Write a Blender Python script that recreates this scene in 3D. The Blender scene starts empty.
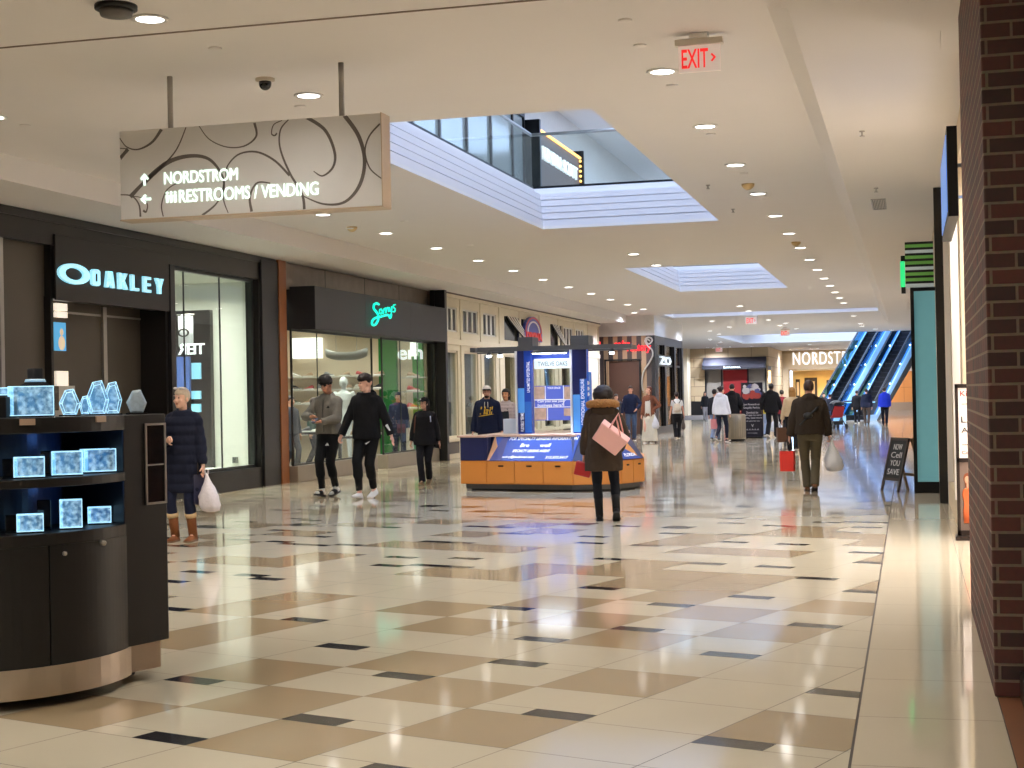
import bpy, bmesh, math, random
from mathutils import Vector as V, Matrix, noise
random.seed(7)
R = math.radians; PI = math.pi
scene = bpy.context.scene
col = scene.collection
# ---------------------------------------------------------------- camera
FL = 1500.0; CH = 1.5
def cam_axes():
    fy = V((398.0, -4.0, -FL)).normalized()            # mall axis (world Y) seen from the camera
    hv = V((1, 0.0197, 0))
    up = hv.cross(fy).normalized()
    if up.y < 0: up = -up
    return fy.cross(up), fy, up
AX, AY, AZ = cam_axes()
ROT = Matrix((AX, AY, AZ))                             # camera to world
CAM = V((0, 0, CH))
def ray(u, v): return ROT @ V((u - 512.0, 384.0 - v, -FL))
def gz(u, v, z=0.0):
    r = ray(u, v); return CAM + r * ((z - CH) / r.z)
def gx(u, v, x):
    r = ray(u, v); return CAM + r * (x / r.x)
def gy(u, v, y):
    r = ray(u, v); return CAM + r * (y / r.y)
cd = bpy.data.cameras.new('camera'); cam = bpy.data.objects.new('camera', cd); col.objects.link(cam)
cd.sensor_width = 36; cd.lens = FL / 1024 * 36; cd.clip_start = 0.05; cd.clip_end = 400
cam.matrix_world = Matrix.Translation(CAM) @ ROT.to_4x4()
scene.camera = cam
# ---------------------------------------------------------------- materials
def lin(c):
    if isinstance(c, str):
        c = c.lstrip('#'); c = [int(c[i:i + 2], 16) for i in (0, 2, 4)]
    o = [(x / 255 / 12.92 if x / 255 <= .04045 else ((x / 255 + .055) / 1.055) ** 2.4) for x in c]
    return (o[0], o[1], o[2], 1)
MATS = {}
def mat(name, c, rough=.5, metal=0, emit=None, es=0, var=.06, scale=9, bump=0, spec=.5, coat=0, bscale=None):
    if name in MATS: return MATS[name]
    m = bpy.data.materials.new(name); m.use_nodes = True; MATS[name] = m
    nt = m.node_tree; b = nt.nodes['Principled BSDF']; L = nt.links
    c = lin(c)
    b.inputs['Roughness'].default_value = rough; b.inputs['Metallic'].default_value = metal
    b.inputs['Specular IOR Level'].default_value = spec; b.inputs['Coat Weight'].default_value = coat
    b.inputs['Base Color'].default_value = c
    tc = nt.nodes.new('ShaderNodeTexCoord'); nz = nt.nodes.new('ShaderNodeTexNoise')
    nz.inputs['Scale'].default_value = scale; nz.inputs['Detail'].default_value = 4
    L.new(tc.outputs['Object'], nz.inputs['Vector'])
    if var:
        mx = nt.nodes.new('ShaderNodeMix'); mx.data_type = 'RGBA'
        mx.inputs[6].default_value = tuple(x * (1 - var) for x in c[:3]) + (1,)
        mx.inputs[7].default_value = tuple(min(1, x * (1 + var)) for x in c[:3]) + (1,)
        L.new(nz.outputs[0], mx.inputs[0]); L.new(mx.outputs[2], b.inputs['Base Color'])
    if bump:
        nb = nt.nodes.new('ShaderNodeTexNoise'); nb.inputs['Scale'].default_value = bscale or scale * 3
        L.new(tc.outputs['Object'], nb.inputs['Vector'])
        bp = nt.nodes.new('ShaderNodeBump'); bp.inputs['Strength'].default_value = bump; bp.inputs['Distance'].default_value = .01
        L.new(nb.outputs[0], bp.inputs['Height']); L.new(bp.outputs[0], b.inputs['Normal'])
    if es:
        b.inputs['Emission Color'].default_value = lin(emit if emit else (255, 255, 255)); b.inputs['Emission Strength'].default_value = es
    return m
def glass_mat(name, tint=(246, 250, 247), base=.05, rough=.0):
    if name in MATS: return MATS[name]
    m = bpy.data.materials.new(name); m.use_nodes = True; MATS[name] = m
    nt = m.node_tree; nt.nodes.remove(nt.nodes['Principled BSDF']); L = nt.links
    out = nt.nodes['Material Output']
    t = nt.nodes.new('ShaderNodeBsdfTransparent'); t.inputs[0].default_value = lin(tint)
    g = nt.nodes.new('ShaderNodeBsdfGlossy'); g.inputs['Roughness'].default_value = rough
    lw = nt.nodes.new('ShaderNodeLayerWeight'); lw.inputs[0].default_value = .5
    pw = nt.nodes.new('ShaderNodeMath'); pw.operation = 'POWER'; pw.inputs[1].default_value = 4.0
    ad = nt.nodes.new('ShaderNodeMath'); ad.operation = 'MULTIPLY_ADD'; ad.inputs[1].default_value = .55; ad.inputs[2].default_value = base * .6; ad.use_clamp = True
    mx = nt.nodes.new('ShaderNodeMixShader')
    L.new(lw.outputs[1], pw.inputs[0]); L.new(pw.outputs[0], ad.inputs[0]); L.new(ad.outputs[0], mx.inputs[0]); L.new(t.outputs[0], mx.inputs[1]); L.new(g.outputs[0], mx.inputs[2])
    L.new(mx.outputs[0], out.inputs[0])
    return m
def crystal_mat():
    m = bpy.data.materials.new('lit_crystal'); m.use_nodes = True
    nt = m.node_tree; L = nt.links; b = nt.nodes['Principled BSDF']
    b.inputs['Base Color'].default_value = lin((150, 200, 230)); b.inputs['Roughness'].default_value = .05
    tc = nt.nodes.new('ShaderNodeTexCoord'); nz = nt.nodes.new('ShaderNodeTexNoise'); nz.inputs['Scale'].default_value = 38; nz.inputs['Detail'].default_value = 5
    L.new(tc.outputs['Object'], nz.inputs['Vector'])
    cr = nt.nodes.new('ShaderNodeValToRGB'); cr.color_ramp.elements[0].position = .42; cr.color_ramp.elements[1].position = .68
    cr.color_ramp.elements[0].color = lin((14, 50, 84)); cr.color_ramp.elements[1].color = lin((205, 240, 255))
    L.new(nz.outputs[0], cr.inputs[0]); L.new(cr.outputs[0], b.inputs['Emission Color']); b.inputs['Emission Strength'].default_value = 1.25
    tr = nt.nodes.new('ShaderNodeBsdfTransparent'); tr.inputs[0].default_value = lin((215, 238, 250))
    mx = nt.nodes.new('ShaderNodeMixShader'); mx.inputs[0].default_value = .4
    L.new(tr.outputs[0], mx.inputs[1]); L.new(b.outputs[0], mx.inputs[2]); L.new(mx.outputs[0], nt.nodes['Material Output'].inputs[0])
    return m
def stripe_mat(name, c1, c2, axis, per, rough=.5, duty=.5):
    if name in MATS: return MATS[name]
    m = bpy.data.materials.new(name); m.use_nodes = True; MATS[name] = m
    nt = m.node_tree; L = nt.links; b = nt.nodes['Principled BSDF']; b.inputs['Roughness'].default_value = rough
    tc = nt.nodes.new('ShaderNodeTexCoord'); sx = nt.nodes.new('ShaderNodeSeparateXYZ'); L.new(tc.outputs['Object'], sx.inputs[0])
    d = nt.nodes.new('ShaderNodeMath'); d.operation = 'DIVIDE'; d.inputs[1].default_value = per; L.new(sx.outputs[axis], d.inputs[0])
    f = nt.nodes.new('ShaderNodeMath'); f.operation = 'FRACT'; L.new(d.outputs[0], f.inputs[0])
    g = nt.nodes.new('ShaderNodeMath'); g.operation = 'GREATER_THAN'; g.inputs[1].default_value = duty; L.new(f.outputs[0], g.inputs[0])
    mx = nt.nodes.new('ShaderNodeMix'); mx.data_type = 'RGBA'; mx.inputs[6].default_value = lin(c1); mx.inputs[7].default_value = lin(c2)
    L.new(g.outputs[0], mx.inputs[0]); L.new(mx.outputs[2], b.inputs['Base Color'])
    return m
def tile_mat(name, c, rough, var=.05):
    m = mat(name, c, rough, var=var, scale=1.6, spec=.5, coat=.0)
    nt = m.node_tree; b = nt.nodes['Principled BSDF']
    return m
def brick_mat():
    m = bpy.data.materials.new('red_brick'); m.use_nodes = True
    nt = m.node_tree; L = nt.links; b = nt.nodes['Principled BSDF']; b.inputs['Roughness'].default_value = .8
    tc = nt.nodes.new('ShaderNodeTexCoord'); sx = nt.nodes.new('ShaderNodeSeparateXYZ'); L.new(tc.outputs['Object'], sx.inputs[0])
    ad = nt.nodes.new('ShaderNodeMath'); ad.operation = 'ADD'; L.new(sx.outputs[0], ad.inputs[0]); L.new(sx.outputs[1], ad.inputs[1])
    cx = nt.nodes.new('ShaderNodeCombineXYZ'); L.new(ad.outputs[0], cx.inputs[0]); L.new(sx.outputs[2], cx.inputs[1])
    br = nt.nodes.new('ShaderNodeTexBrick'); L.new(cx.outputs[0], br.inputs['Vector'])
    br.inputs['Scale'].default_value = 1; br.inputs['Brick Width'].default_value = .235; br.inputs['Row Height'].default_value = .0795
    br.inputs['Mortar Size'].default_value = .0075; br.inputs['Mortar Smooth'].default_value = .2; br.inputs['Bias'].default_value = -.1
    br.inputs['Color1'].default_value = lin((108, 50, 37)); br.inputs['Color2'].default_value = lin((56, 35, 31)); br.inputs['Mortar'].default_value = lin((146, 124, 102))
    nz = nt.nodes.new('ShaderNodeTexNoise'); nz.inputs['Scale'].default_value = 30; nz.inputs['Detail'].default_value = 6; L.new(tc.outputs['Object'], nz.inputs['Vector'])
    mx = nt.nodes.new('ShaderNodeMix'); mx.data_type = 'RGBA'; mx.blend_type = 'MULTIPLY'; mx.inputs[0].default_value = .55
    L.new(br.outputs[0], mx.inputs[6]); L.new(nz.outputs[1], mx.inputs[7]); 
    hs = nt.nodes.new('ShaderNodeBrightContrast'); hs.inputs[1].default_value = .02; L.new(mx.outputs[2], hs.inputs[0]); L.new(hs.outputs[0], b.inputs['Base Color'])
    bp = nt.nodes.new('ShaderNodeBump'); bp.inputs['Strength'].default_value = .8; bp.inputs['Distance'].default_value = .012; bp.invert = True
    L.new(br.outputs[1], bp.inputs['Height']); L.new(bp.outputs[0], b.inputs['Normal'])
    return m
# ---------------------------------------------------------------- mesh helpers
def NB(): return bmesh.new()
def bx(bm, x0, x1, y0, y1, z0, z1, mi=0):
    x0, x1 = sorted((x0, x1)); y0, y1 = sorted((y0, y1)); z0, z1 = sorted((z0, z1))
    v = [bm.verts.new(p) for p in ((x0, y0, z0), (x1, y0, z0), (x1, y1, z0), (x0, y1, z0), (x0, y0, z1), (x1, y0, z1), (x1, y1, z1), (x0, y1, z1))]
    for f in ((3, 2, 1, 0), (4, 5, 6, 7), (0, 1, 5, 4), (1, 2, 6, 5), (2, 3, 7, 6), (3, 0, 4, 7)):
        q = bm.faces.new([v[i] for i in f]); q.material_index = mi
    return bm
def cb(bm, c, s, M=None, mi=0):
    b = NB(); bx(b, -s[0] / 2, s[0] / 2, -s[1] / 2, s[1] / 2, -s[2] / 2, s[2] / 2, mi)
    b.transform(Matrix.Translation(V(c)) @ (M.to_4x4() if M else Matrix.Identity(4))); join(bm, b); return bm
def join(bm, b):
    vm = {}
    for v in b.verts: vm[v] = bm.verts.new(v.co)
    for f in b.faces:
        try:
            q = bm.faces.new([vm[v] for v in f.verts]); q.material_index = f.material_index; q.smooth = f.smooth
        except ValueError: pass
    b.free()
def prism(bm, pts, vec, mi=0):
    vec = V(vec); a = [bm.verts.new(V(p)) for p in pts]; b = [bm.verts.new(V(p) + vec) for p in pts]
    n = len(a); f = [bm.faces.new(a), bm.faces.new(b[::-1])]
    for i in range(n): f.append(bm.faces.new((a[i], b[i], b[(i + 1) % n], a[(i + 1) % n])))
    for q in f: q.material_index = mi
    bmesh.ops.recalc_face_normals(bm, faces=f)
    return bm
def loft(bm, rings, caps=True, closed=True, mi=0, smooth=True):
    R_ = [[bm.verts.new(V(p)) for p in r] for r in rings]; n = len(R_[0]); fs = []
    for i in range(len(R_) - 1):
        for k in range(n if closed else n - 1):
            fs.append(bm.faces.new((R_[i][k], R_[i][(k + 1) % n], R_[i + 1][(k + 1) % n], R_[i + 1][k])))
    if caps: fs.append(bm.faces.new(R_[0][::-1])); fs.append(bm.faces.new(R_[-1]))
    for q in fs: q.material_index = mi; q.smooth = smooth
    if caps: bmesh.ops.recalc_face_normals(bm, faces=fs)
    return bm
def frame_of(d):
    d = d.normalized(); a = V((0, 0, 1)) if abs(d.z) < .9 else V((0, 1, 0))
    s = d.cross(a).normalized(); return s, s.cross(d).normalized()
def tube(bm, pts, r, n=8, sx=1, ref=None, mi=0):
    pts = [V(p) for p in pts]; rr = r if isinstance(r, (list, tuple)) else [r] * len(pts); rings = []
    for i, p in enumerate(pts):
        d = (pts[min(i + 1, len(pts) - 1)] - pts[max(i - 1, 0)])
        s, t = frame_of(d)
        rings.append([p + s * math.cos(2 * PI * k / n) * rr[i] * sx + t * math.sin(2 * PI * k / n) * rr[i] for k in range(n)])
    return loft(bm, rings, mi=mi)
def ell(bm, c, r, M=None, nu=12, nv=8):
    b = NB(); bmesh.ops.create_uvsphere(b, u_segments=nu, v_segments=nv, radius=1)
    for v in b.verts: v.co = V((v.co.x * r[0], v.co.y * r[1], v.co.z * r[2]))
    for f in b.faces: f.smooth = True
    b.transform(Matrix.Translation(V(c)) @ (M.to_4x4() if M else Matrix.Identity(4))); join(bm, b); return bm
def lathe(bm, prof, c=(0, 0, 0), n=20, mi=0):
    c = V(c)
    return loft(bm, [[c + V((r * math.cos(2 * PI * k / n), r * math.sin(2 * PI * k / n), z)) for k in range(n)] for r, z in prof], mi=mi)
def arc_shell(bm, c, r0, r1, a0, a1, z0, z1, n=24, mi=0):
    rings = []
    for i in range(n + 1):
        a = R(a0 + (a1 - a0) * i / n); ca, sa = math.cos(a), math.sin(a)
        rings.append([(c[0] + r0 * ca, c[1] + r0 * sa, z0), (c[0] + r1 * ca, c[1] + r1 * sa, z0), (c[0] + r1 * ca, c[1] + r1 * sa, z1), (c[0] + r0 * ca, c[1] + r0 * sa, z1)])
    return loft(bm, rings, mi=mi, smooth=False)
WM = {}
def link(o, parent=None):
    col.objects.link(o)
    if parent: o.parent = parent
    return o
def obj(name, bm, m, parent=None, local=False, bev=0, smooth=None):
    """one mesh object; geometry is authored in world space unless local"""
    me = bpy.data.meshes.new(name)
    if parent is not None and not local: bm.transform(WM[parent].inverted())
    if parent is None and not local and len(bm.verts):
        lo = V((min(v.co.x for v in bm.verts), min(v.co.y for v in bm.verts), min(v.co.z for v in bm.verts)))
        hi = V((max(v.co.x for v in bm.verts), max(v.co.y for v in bm.verts), 0))
        base = V(((lo.x + hi.x) / 2, (lo.y + hi.y) / 2, lo.z)) if name not in NOCENTER else V((0, 0, 0))
        bm.transform(Matrix.Translation(-base))
    else: base = V((0, 0, 0))
    if smooth is not None:
        for f in bm.faces: f.smooth = smooth
    bm.to_mesh(me); bm.free()
    for q in (m if isinstance(m, (list, tuple)) else [m]): me.materials.append(q)
    o = bpy.data.objects.new(name, me); link(o, parent); o.location = base
    WM[o] = WM[parent] if parent else Matrix.Translation(base)
    if bev:
        md = o.modifiers.new('bevel', 'BEVEL'); md.width = bev; md.segments = 2; md.limit_method = 'ANGLE'; md.angle_limit = R(35)
    return o
NOCENTER = {'floor', 'brick_pier'}
def tag(o, label, cat, group=None):
    o['label'] = label; o['category'] = cat
    if group: o['group'] = group
    return o
def thing(name, label, cat, loc=(0, 0, 0), rz=0, group=None):
    o = bpy.data.objects.new(name, None); o.empty_display_size = .1; link(o); o.location = loc; o.rotation_euler = (0, 0, rz)
    WM[o] = Matrix.Translation(V(loc)) @ Matrix.Rotation(rz, 4, 'Z')
    return tag(o, label, cat, group)
def struct(name, bm, m, parent=None, bev=0, **k):
    o = obj(name, bm, m, parent, bev=bev, **k)
    if parent is None: o['kind'] = 'structure'
    return o
def dup(root, loc, rz=None, label=None, group=None):
    r = root.copy(); col.objects.link(r); r.location = loc
    if rz is not None: r.rotation_euler = (0, 0, rz)
    if label: r['label'] = label
    if group: r['group'] = group
    for ch in list(root.children):
        c = ch.copy(); col.objects.link(c); c.parent = r
        for g in ch.children:
            d = g.copy(); col.objects.link(d); d.parent = c
    return r
def text_bm(s, w=None, h=None, depth=.02, off=0, shear=0, spacing=1.0, res=4, align='L'):
    cu = bpy.data.curves.new('t', 'FONT'); cu.body = s; cu.size = 1; cu.extrude = .02; cu.offset = off; cu.shear = shear; cu.space_character = spacing; cu.resolution_u = res
    o = bpy.data.objects.new('t', cu); col.objects.link(o)
    dg = bpy.context.evaluated_depsgraph_get(); dg.update(); me = bpy.data.meshes.new_from_object(o.evaluated_get(dg))
    b = NB(); b.from_mesh(me); bpy.data.objects.remove(o); bpy.data.curves.remove(cu); bpy.data.meshes.remove(me)
    xs = [v.co.x for v in b.verts]; ys = [v.co.y for v in b.verts]; x0, x1, y0, y1 = min(xs), max(xs), min(ys), max(ys)
    sy = (h / (y1 - y0)) if h else (w / (x1 - x0)); sx = (w / (x1 - x0)) if w else sy
    for v in b.verts: v.co = V(((v.co.x - x0) * sx, (v.co.y - y0) * sy, (v.co.z + .02) / .04 * depth))
    return b
def place(b, o, xd, ud):
    xd = V(xd).normalized(); ud = V(ud).normalized(); n = xd.cross(ud)
    b.transform(Matrix.Translation(V(o)) @ Matrix((xd, ud, n)).transposed().to_4x4()); return b
LW = ((0, 1, 0), (0, 0, 1)); FW = ((1, 0, 0), (0, 0, 1))
def remesh(bm, voxel, smooth_it=3, wrinkle=0, wscale=9, seed=0, shrink=0):
    me = bpy.data.meshes.new('r'); bm.to_mesh(me); bm.free(); o = bpy.data.objects.new('r', me); col.objects.link(o)
    md = o.modifiers.new('r', 'REMESH'); md.mode = 'VOXEL'; md.voxel_size = voxel
    if smooth_it:
        ms = o.modifiers.new('s', 'SMOOTH'); ms.factor = .5; ms.iterations = smooth_it
    dg = bpy.context.evaluated_depsgraph_get(); dg.update(); m2 = bpy.data.meshes.new_from_object(o.evaluated_get(dg))
    b = NB(); b.from_mesh(m2); bpy.data.objects.remove(o); bpy.data.meshes.remove(me); bpy.data.meshes.remove(m2)
    if wrinkle:
        b.normal_update(); dsp = []
        for v in b.verts:
            p = v.co * wscale + V((seed, seed * .7, 0)); p.z *= .6
            dsp.append(v.normal * (noise.noise(p) * wrinkle + noise.noise(p * 2.3) * wrinkle * .4))
        for v, d in zip(b.verts, dsp): v.co += d
    for f in b.faces: f.smooth = True
    return b
WORLD = 9.0; EXPO = 0.0; SPOT = 215
# ---------------------------------------------------------------- palette
ZC = 4.336
M_ceil = mat('ceiling_paint', (233, 228, 223), .75, var=.015, scale=2)
M_mould = mat('moulding_paint', (228, 224, 224), .6, var=.015)
M_cream = tile_mat('floor_cream', (212, 201, 178), .07)
M_brown = tile_mat('floor_tan', (174, 153, 122), .075)
M_black = tile_mat('floor_black', (34, 33, 38), .08)
M_grout = mat('floor_grout', (70, 60, 52), .7)
M_edge = tile_mat('floor_border_cream', (212, 199, 176), .06)
M_bronze = mat('dark_bronze_panel', (32, 29, 28), .36, .3, var=.3, scale=1.2)
M_dark = mat('near_black_panel', (20, 19, 21), .35, var=.1)
M_steel = mat('brushed_steel', (176, 172, 166), .32, .9, var=.08)
M_white = mat('white_paint', (235, 233, 228), .5, var=.02)
M_black_metal = mat('black_metal', (14, 14, 15), .4, .4)
M_glass = glass_mat('window_glass')
M_facade = mat('cream_facade_paint', (220, 209, 184), .55, var=.03)
M_orange = mat('orange_maple_wood', (196, 118, 44), .4, var=.08, scale=5)
M_lens = mat('lamp_lens', (255, 250, 240), .4, emit=(255, 250, 242), es=9, var=0)
M_blackglass = mat('black_glass', (8, 9, 12), .06, spec=.6)

# ---------------------------------------------------------------- floor: 24 inch grid turned 18.5 degrees to the mall
TA, TB, OA, OB = .607, .63, .511, .1328
NA = V((math.cos(R(72.4)), math.sin(R(72.4)))); NBv = V((math.sin(R(70.6)), -math.cos(R(70.6))))
GM = Matrix((NA, NBv)).inverted()
def grid(i, j, da=0, db=0): q = GM @ V((i * TA + OA + da, j * TB + OB + db)); return V((q.x, q.y, 0))
BROWN = {(9, -10), (8, -9), (7, -8), (10, -12), (12, -10), (10, -9), (9, -8), (8, -7), (10, -7), (12, -8), (13, -9), (14, -8), (13, -7), (9, -5), (15, -7), (17, -10), (15, -9), (14, -10), (7, -10), (11, -12), (13, -11), (13, -13), (12, -13)}
BLK = {}
for a, b in ((12.76, -13.17), (12.75, -11.19), (11.53, -9.67), (9.49, -9.69), (8.79, -7.64), (7.79, -8.08), (13.7, -12.71), (14.5, -9.59), (12.79, -8.09), (11.58, -7.61), (10.55, -8.14), (9.82, -6.13), (7.92, -6.26), (15.5, -8.02), (13.79, -7.54), (12.81, -6.03), (9.6, -4.52), (9.87, -5.95), (14.71, -5.96), (11.56, -4.54), (18.56, -7.39), (20.22, -7.85), (17.64, -6.52), (22.36, -12.9), (21.19, -12.43), (19.51, -10.92), (16.42, -9.53), (15.47, -8.01), (16.45, -7.46), (19.3, -9.42), (22.34, -10.84), (24.94, -12.79), (23.34, -12.36)):
    ca, cb_ = a - .68, b - .13
    BLK[(math.floor(ca), math.floor(cb_))] = (ca % 1 > .5, cb_ % 1 > .5)
fl = NB(); rnd2 = random.Random(4)
def ftile(i0, i1, j0, j1, mi, g=.0022):
    ps = [grid(i0, j0, g, g), grid(i0, j1, g, -g), grid(i1, j1, -g, -g), grid(i1, j0, -g, g)]
    tx, ty = (rnd2.random() - .5) * .0014, (rnd2.random() - .5) * .0014; cc = (ps[0] + ps[2]) / 2     # hand-laid tiles are never quite level
    f = fl.faces.new([fl.verts.new((p.x, p.y, (p.x - cc.x) * tx + (p.y - cc.y) * ty)) for p in ps]); f.material_index = mi
    if f.normal.z == 0: f.normal_update()
    if f.normal.z < 0: f.normal_flip()
rnd = random.Random(11)
FX0, FX1, FY0, FY1 = -11.3, -.27, -9.5, 110
for i in range(-24, 182):
    for j in range(-60, 50):
        c = grid(i + .5, j + .5)
        rv = rnd.random(); q1 = rnd.random() > .5; q2 = rnd.random() > .5
        x0 = FX0 if c.y < 53 else -15
        if c.x < x0 - .6 or c.x > (FX1 + .6 if c.y < 22 else 2) or c.y < FY0 - .6 or c.y > FY1: continue
        obs = (4 <= i <= 15 and -14 <= j <= -4) or (i < 7 and j < -3)
        if (i, j) in BROWN or (not obs and rv < .3 and (i, j) not in BLK): ftile(i, i + 1, j, j + 1, 1)
        elif (i, j) in BLK or (not obs and rv > .58):
            fa, fb = BLK.get((i, j), (q1, q2)); d = .24; h = .52
            s0, s1 = (1 - d, 1) if fa else (0, d)
            b0, b1 = (1 - h, 1) if fb else (0, h)
            ftile(i + s0, i + s1, j + b0, j + b1, 2); ftile(i + s0, i + s1, j + (0 if fb else h), j + (1 - h if fb else 1), 0)
            ftile(i + (0 if fa else d), i + (1 - d if fa else 1), j, j + 1, 0)
        else: ftile(i, i + 1, j, j + 1, 0)
def cut(co, no): bmesh.ops.bisect_plane(fl, geom=fl.verts[:] + fl.edges[:] + fl.faces[:], plane_co=co, plane_no=no, clear_outer=True)
# the border strip along the right hand shops ends the pattern at x = -0.27
bmesh.ops.bisect_plane(fl, geom=fl.verts[:] + fl.edges[:] + fl.faces[:], plane_co=(FX1, 0, 0), plane_no=(1, 0, 0))
bmesh.ops.bisect_plane(fl, geom=fl.verts[:] + fl.edges[:] + fl.faces[:], plane_co=(0, 62, 0), plane_no=(0, 1, 0))
bmesh.ops.delete(fl, geom=[f for f in fl.faces if f.calc_center_median().x > FX1 and f.calc_center_median().y < 62], context='FACES')
def fquad(x0, x1, y0, y1, z, mi):
    f = fl.faces.new([fl.verts.new(p) for p in ((x0, y0, z), (x1, y0, z), (x1, y1, z), (x0, y1, z))]); f.material_index = mi
yj = [-9.5]
while yj[-1] < 62: yj.append(yj[-1] + .92)
for k in range(len(yj) - 1): fquad(FX1 + .012, .375, yj[k] + .002, yj[k + 1] - .002, 0, 3)
for k in range(len(yj) - 1):
    if yj[k] > 10.4: fquad(.379, .95, yj[k] + .002, yj[k + 1] - .002, 0, 3)
fquad(-15.5, 2.5, -10, 112, -.0012, 4)
fquad(.379, 2.4, -9.5, 7.6, .0003, 5)
floor = struct('floor', fl, [M_cream, M_brown, M_black, M_edge, M_grout, mat('terracotta_floor', (128, 84, 58), .35, var=.2, scale=3)])
# ---------------------------------------------------------------- ceiling with its well openings
HOLES = [(-6.0, -3.0, 14.6, 24.9), (-6.2, -3.2, 33.5, 42.0), (-8.6, -1.05, 54.0, 56.4), (-9.5, 1.2, 76.5, 89.6)]
def slab(bm, x0, x1, y0, y1, z0, z1, holes):
    xs = sorted({x0, x1} | {min(max(h[k], x0), x1) for h in holes for k in (0, 1)}); ys = sorted({y0, y1} | {min(max(h[k], y0), y1) for h in holes for k in (2, 3)})
    for a in range(len(xs) - 1):
        for b in range(len(ys) - 1):
            cx, cy = (xs[a] + xs[a + 1]) / 2, (ys[b] + ys[b + 1]) / 2
            if any(h[0] < cx < h[1] and h[2] < cy < h[3] for h in holes): continue
            bx(bm, xs[a], xs[a + 1], ys[b], ys[b + 1], z0, z1)
    bmesh.ops.remove_doubles(bm, verts=bm.verts[:], dist=.0005)
    return bm
c = NB(); slab(c, -9.79, -.96, -10, 62, ZC, ZC + .05, HOLES); slab(c, -15.5, 2.5, 62, 110, ZC, ZC + .05, HOLES); slab(c, -15.5, -9.79, 53, 62, ZC, ZC + .05, [])
ceiling = struct('ceiling', c, M_ceil)
c = NB(); prism(c, [(-9.79, -10, ZC + .05), (-9.79, -10, 4.04), (-11.0, -10, 4.04), (-11.0, -10, ZC + .05)], (0, 63, 0)); struct('ceiling_soffit_left', c, M_ceil)
c = NB(); prism(c, [(-.96, -10, ZC + .05), (-.96, -10, ZC), (-.75, -10, 4.1), (2.4, -10, 4.1), (2.4, -10, ZC + .05)], (0, 71.9, 0)); struct('ceiling_soffit_right', c, M_ceil)
c = NB(); prism(c, [(-.84, -10, 3.98), (-.84, 9.75, 3.98), (.26, 10.85, 3.98), (.27, 11.6, 3.98), (.8, 11.65, 3.98), (.8, -10, 3.98)], (0, 0, .1)); struct('ceiling_bulkhead', c, M_ceil)
c = NB(); bx(c, -9.7, -1.0, 10.42, 10.445, ZC - .006, ZC + .01); struct('trim_1', c, mat('ceiling_joint', (120, 104, 88), .7))
c = NB(); slab(c, -15.5, 2.5, -10, 110, 4.96, 5.06, [(h[0] - .2, h[1] + .2, h[2] - .2, h[3] + .2) for h in HOLES]); struct('floor_upper', c, M_ceil)
for k, h in enumerate(HOLES):
    # stepped moulding: bands that step outward as they rise to the upper floor
    steps = [(0, ZC + .05, ZC + .15), (.05, ZC + .15, ZC + .17)]
    for s in range(4): steps += [(.012 + .012 * s, ZC + .17 + .1125 * s, ZC + .265 + .1125 * s), (.056 + .012 * s, ZC + .265 + .1125 * s, ZC + .2825 + .1125 * s)]
    if k == 2: steps = [(0, ZC + .05, ZC + .62)]
    b = NB()
    for o_, z0, z1 in steps:
        x0, x1, y0, y1 = h[0] - o_, h[1] + o_, h[2] - o_, h[3] + o_; w = .28
        bx(b, x0 - w, x0, y0 - w, y1 + w, z0, z1); bx(b, x1, x1 + w, y0 - w, y1 + w, z0, z1)
        bx(b, x0, x1, y0 - w, y0, z0, z1); bx(b, x0, x1, y1, y1 + w, z0, z1)
    struct('trim_%d' % (k + 2), b, M_mould)
    if k == 2: continue
    # glass balustrade round the opening on the upper floor
    g = thing('balustrade', ['glass balustrade with dark shoe around the nearest ceiling opening', 'glass balustrade around the second ceiling opening down the hall', '', 'glass balustrade around the far ceiling opening above the escalators'][k], 'railing', ((h[0] + h[1]) / 2, (h[2] + h[3]) / 2, 4.96))
    b = NB(); p = NB(); r = NB(); x0, x1, y0, y1 = h[0] - .24, h[1] + .24, h[2] - .24, h[3] + .24
    for (ax, ay, bx_, by) in ((x0, y0, x0, y1), (x1, y0, x1, y1), (x0, y0, x1, y0), (x0, y1, x1, y1)):
        if k == 3 and ay == by and ay < 80: continue
        e = .03
        bx(b, min(ax, bx_) - e, max(ax, bx_) + e, min(ay, by) - e, max(ay, by) + e, 4.96, 5.1)
        bx(p, min(ax, bx_) - .006, max(ax, bx_) + .006, min(ay, by) - .006, max(ay, by) + .006, 5.1, 5.98)
        tube(r, [(ax, ay, 6.0), (bx_, by, 6.0)], .028, 8)
    obj('glass_panel', p, M_glass, g); obj('shoe_rail', b, M_black_metal, g); obj('top_rail', r, M_steel, g)
# ---------------------------------------------------------------- upper level seen through the openings
UW = -8.5
b = NB(); bx(b, UW - .2, UW, 8, 110, 5.06, 8.7); struct('wall_upper_left', b, mat('upper_wall', (222, 216, 206), .5))
b = NB(); bx(b, .4, .6, -10, 110, 5.06, 8.7); struct('wall_upper_right', b, M_ceil)
b = NB(); slab(b, -15.5, 2.5, -10, 111, 8.7, 8.8, [(-6.6, -2.4, 12, 26), (-6.6, -2.4, 33, 43), (-9, -1.2, 52, 58.5), (-9.5, 1.2, 66, 100)]); struct('ceiling_upper', b, M_ceil)
b = NB(); bx(b, -15.5, 2.5, 110, 110.2, 5.06, 8.7); struct('wall_upper_end', b, M_ceil)
b = NB(); bx(b, -15.5, 2.5, -10.2, -10, -.01, 8.8); struct('wall_back', b, M_facade)
b = NB(); bx(b, -15.7, -15.5, -10.2, 110.2, -.01, 8.8); struct('wall_outer_left', b, M_facade)
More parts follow.
